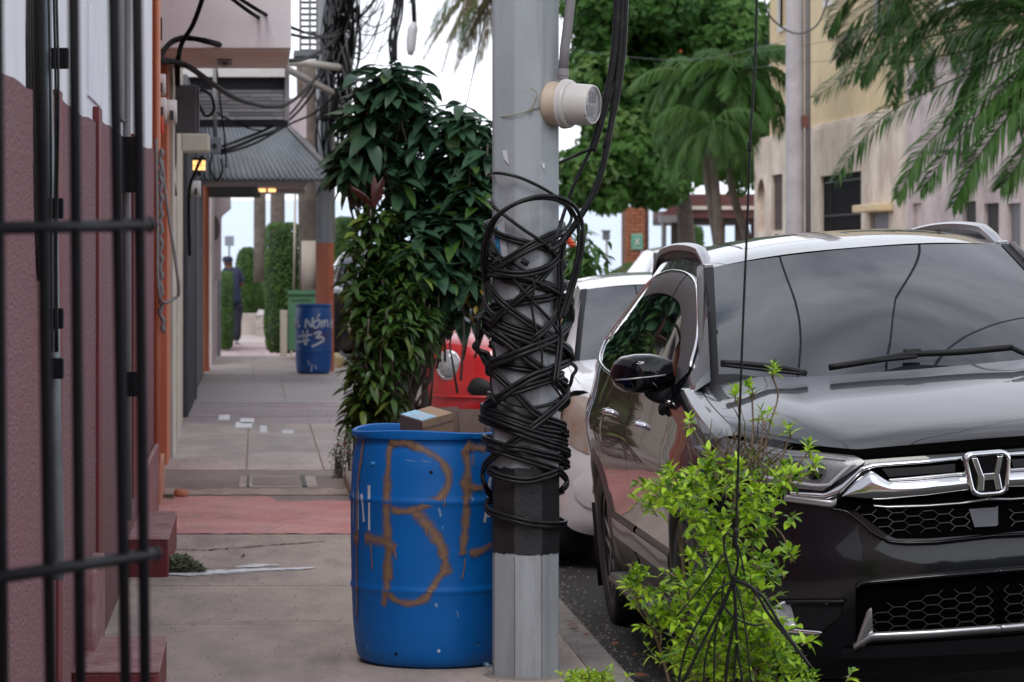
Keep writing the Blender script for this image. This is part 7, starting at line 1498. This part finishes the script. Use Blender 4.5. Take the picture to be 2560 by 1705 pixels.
for o in upo:
    mb = MB(); mb.box((10.1, o[0]-.08, o[2]-.08), (10.2, o[0], o[3]+.08)); mb.box((10.1, o[1], o[2]-.08), (10.2, o[1]+.08, o[3]+.08)); mb.box((10.1, o[0], o[2]-.08), (10.2, o[1], o[2])); mb.box((10.1, o[0], o[3]), (10.2, o[1], o[3]+.08)); fr = mb.build('window', whitep, yb)
    mb = MB(); mb.box((10.3, o[0], o[2]), (10.32, o[1], o[3])); mb.build('pane', mat('window_pane', (.10, .12, .15), .1, spec=1), fr)
mb = MB(); mb.box((9.4, 44.2, ZZ(372, 43)), (10, 45.4, ZZ(366, 43))); mb.build('door_canopy', greyp, yb)
cp = thing('utility_pole', 'pale round concrete pole on the far kerb in front of the yellow building', 'utility pole', (XX(1987, 42), 42, 0)); mb = MB(); mb.lathe([(.125, -.1), (.112, 10)], 20, Matrix.Translation((XX(1987, 42), 42, 0))); mb.build('shaft', mat('pale_pole', (.52, .49, .51), .8, (.37, .34, .36), 3, .4), cp, auto=True)
mb = MB(); mb.tube([V((XX(2018, 42), 41.9, 0)), V((XX(2014, 42), 41.9, 9))], .036, 8); mb.build('riser_pipe', greyp, cp, smooth=True); mb = MB(); mb.box(W(2012, 300, 41.9)-V((.045, .05, .1)), W(2012, 300, 41.9)+V((.045, 0, .06))); mb.build('pipe_bracket', mat('rust_brown', (.16, .06, .05), .8), cp)
mb = MB(); mb.tube(crom([W(1905, -30, 41.5), W(1925, 40, 41.6), W(1985, 83, 41.7), W(2040, 65, 41.6), W(2068, 0, 41.5), W(2060, -40, 41.5)], 6), .012, 6); tag(mb.build('looped_wire', wgrey, smooth=True), 'loose wire loop drooping across the pale far pole', 'wire')
# ---------- behind the camera: terrace, with trees and building added to darken paintwork reflections ----------
mb = MB(); mb.box((-3.5, -46, 0), (-.75, 4.9, 4.2)); tag(mb.build('rear_terrace', mat('terrace_salmon', (.36, .23, .19), .8, (.32, .15, .12), 1, .4)), 'salmon terrace continuing behind the camera on the left pavement', 'building')
t = thing('added_rear_tree', 'dark trees added unseen behind the camera to darken the car paint reflections', 'tree', (4, -34, 0)); cloud('crown', almond, [(-1, -34, 3.5, 3, 2, 2.6), (4, -38, 5, 4, 2, 4), (10, -34, 4, 4, 2, 3.2), (16, -36, 5, 4, 2, 4)], 5000, .8, t, .2, .4, 19, kind='stuff'); mb = MB(); [mb.tube([(x, y, -.5), (x, y, 4)], .25, 8) for x, y in ((-1, -34), (4, -38), (10, -34), (16, -36))]; mb.build('trunk', bark, t, kind='stuff')
mb = MB(); mb.box((-20, -60, -.5), (40, -52, 6)); tag(mb.build('added_rear_building', mat('rear_grey', (.10, .09, .09), .8)), 'plain grey building added unseen behind the camera to darken the car paint reflections', 'building')

# power lines over the street by the pole (out of frame above, mirrored in the windscreens)
for P, r, lab in (([(.96, 11.4, 7.2), (3.0, 13.2, 6.6), (6.9, 17.5, 7.4)], .012, 'power line from the wrapped pole over the black SUV, upper'), ([(.96, 11.4, 6.6), (2.2, 12.2, 6.0), (3.2, 14.6, 5.9), (6.9, 24, 7.0)], .016, 'power line from the wrapped pole over the black SUV, lower'), ([(.96, 11.4, 6.9), (1.5, 13.0, 6.2), (2.0, 16, 6.0), (2.6, 30, 7)], .014, 'power line from the wrapped pole running down the street'), ([(-.6, 9, 6.6), (1.6, 12.2, 5.6), (4.2, 13.0, 5.8), (8, 14, 7)], .010, 'thin line crossing the street above the black SUV')):
    mb = MB(); mb.tube(crom([V(p) for p in P], 8), r, 6); tag(mb.build('power_line', blackw, smooth=True), lab, 'power line')
for i, (p, lab) in enumerate(((V((2.2, 12.2, 6.0)), 'splice knot on the lower power line above the SUV'), (V((1.6, 12.2, 5.6)), 'splice knot on the thin crossing line'))):
    mb = MB(); mb.tube(crom([p-V((.10, .05, .02)), p+V((0, .01, .02)), p+V((.09, .06, -.02)), p+V((.12, 0, -.12))], 4), .035, 7); tag(mb.build('splice_knot', blackw, smooth=True), lab, 'splice')
# grit and crumbs on the pavement, too small to count
rr = random.Random(3); mb = MB()
for i in range(2600):
    D = 9.5+rr.random()**.8*14; x = rr.uniform(-.58, 1.3) if rr.random() < .6 else rr.choice((rr.gauss(-.5, .07), rr.gauss(1.22, .07), DX+rr.gauss(0, .35)))
    if not -.6 < x < 1.33: continue
    s = rr.uniform(.0015, .005); p = V((x, D, .009)); mb.add([p+V((s, 0, 0)), p+V((-s*.6, s, 0)), p+V((-s*.5, -s, 0)), p+V((0, 0, s*.9))], [(0, 1, 3), (1, 2, 3), (2, 0, 3)])
for i in range(1800):
    D = rr.uniform(9, 18); x = KX+abs(rr.gauss(0, .12)); s = rr.uniform(.002, .008); p = V((x, D, -.138+.0787*(x-KX))); mb.add([p+V((s, 0, 0)), p+V((-s*.6, s, 0)), p+V((-s*.5, -s, 0)), p+V((0, 0, s*.9))], [(0, 1, 3), (1, 2, 3), (2, 0, 3)])
tag(mb.build('pavement_grit', mat('grit', (.14, .12, .105), .9, (.30, .26, .23), 40, .5)), 'fine grit and crumbs scattered over the pavement and gutter', 'grit', kind='stuff')
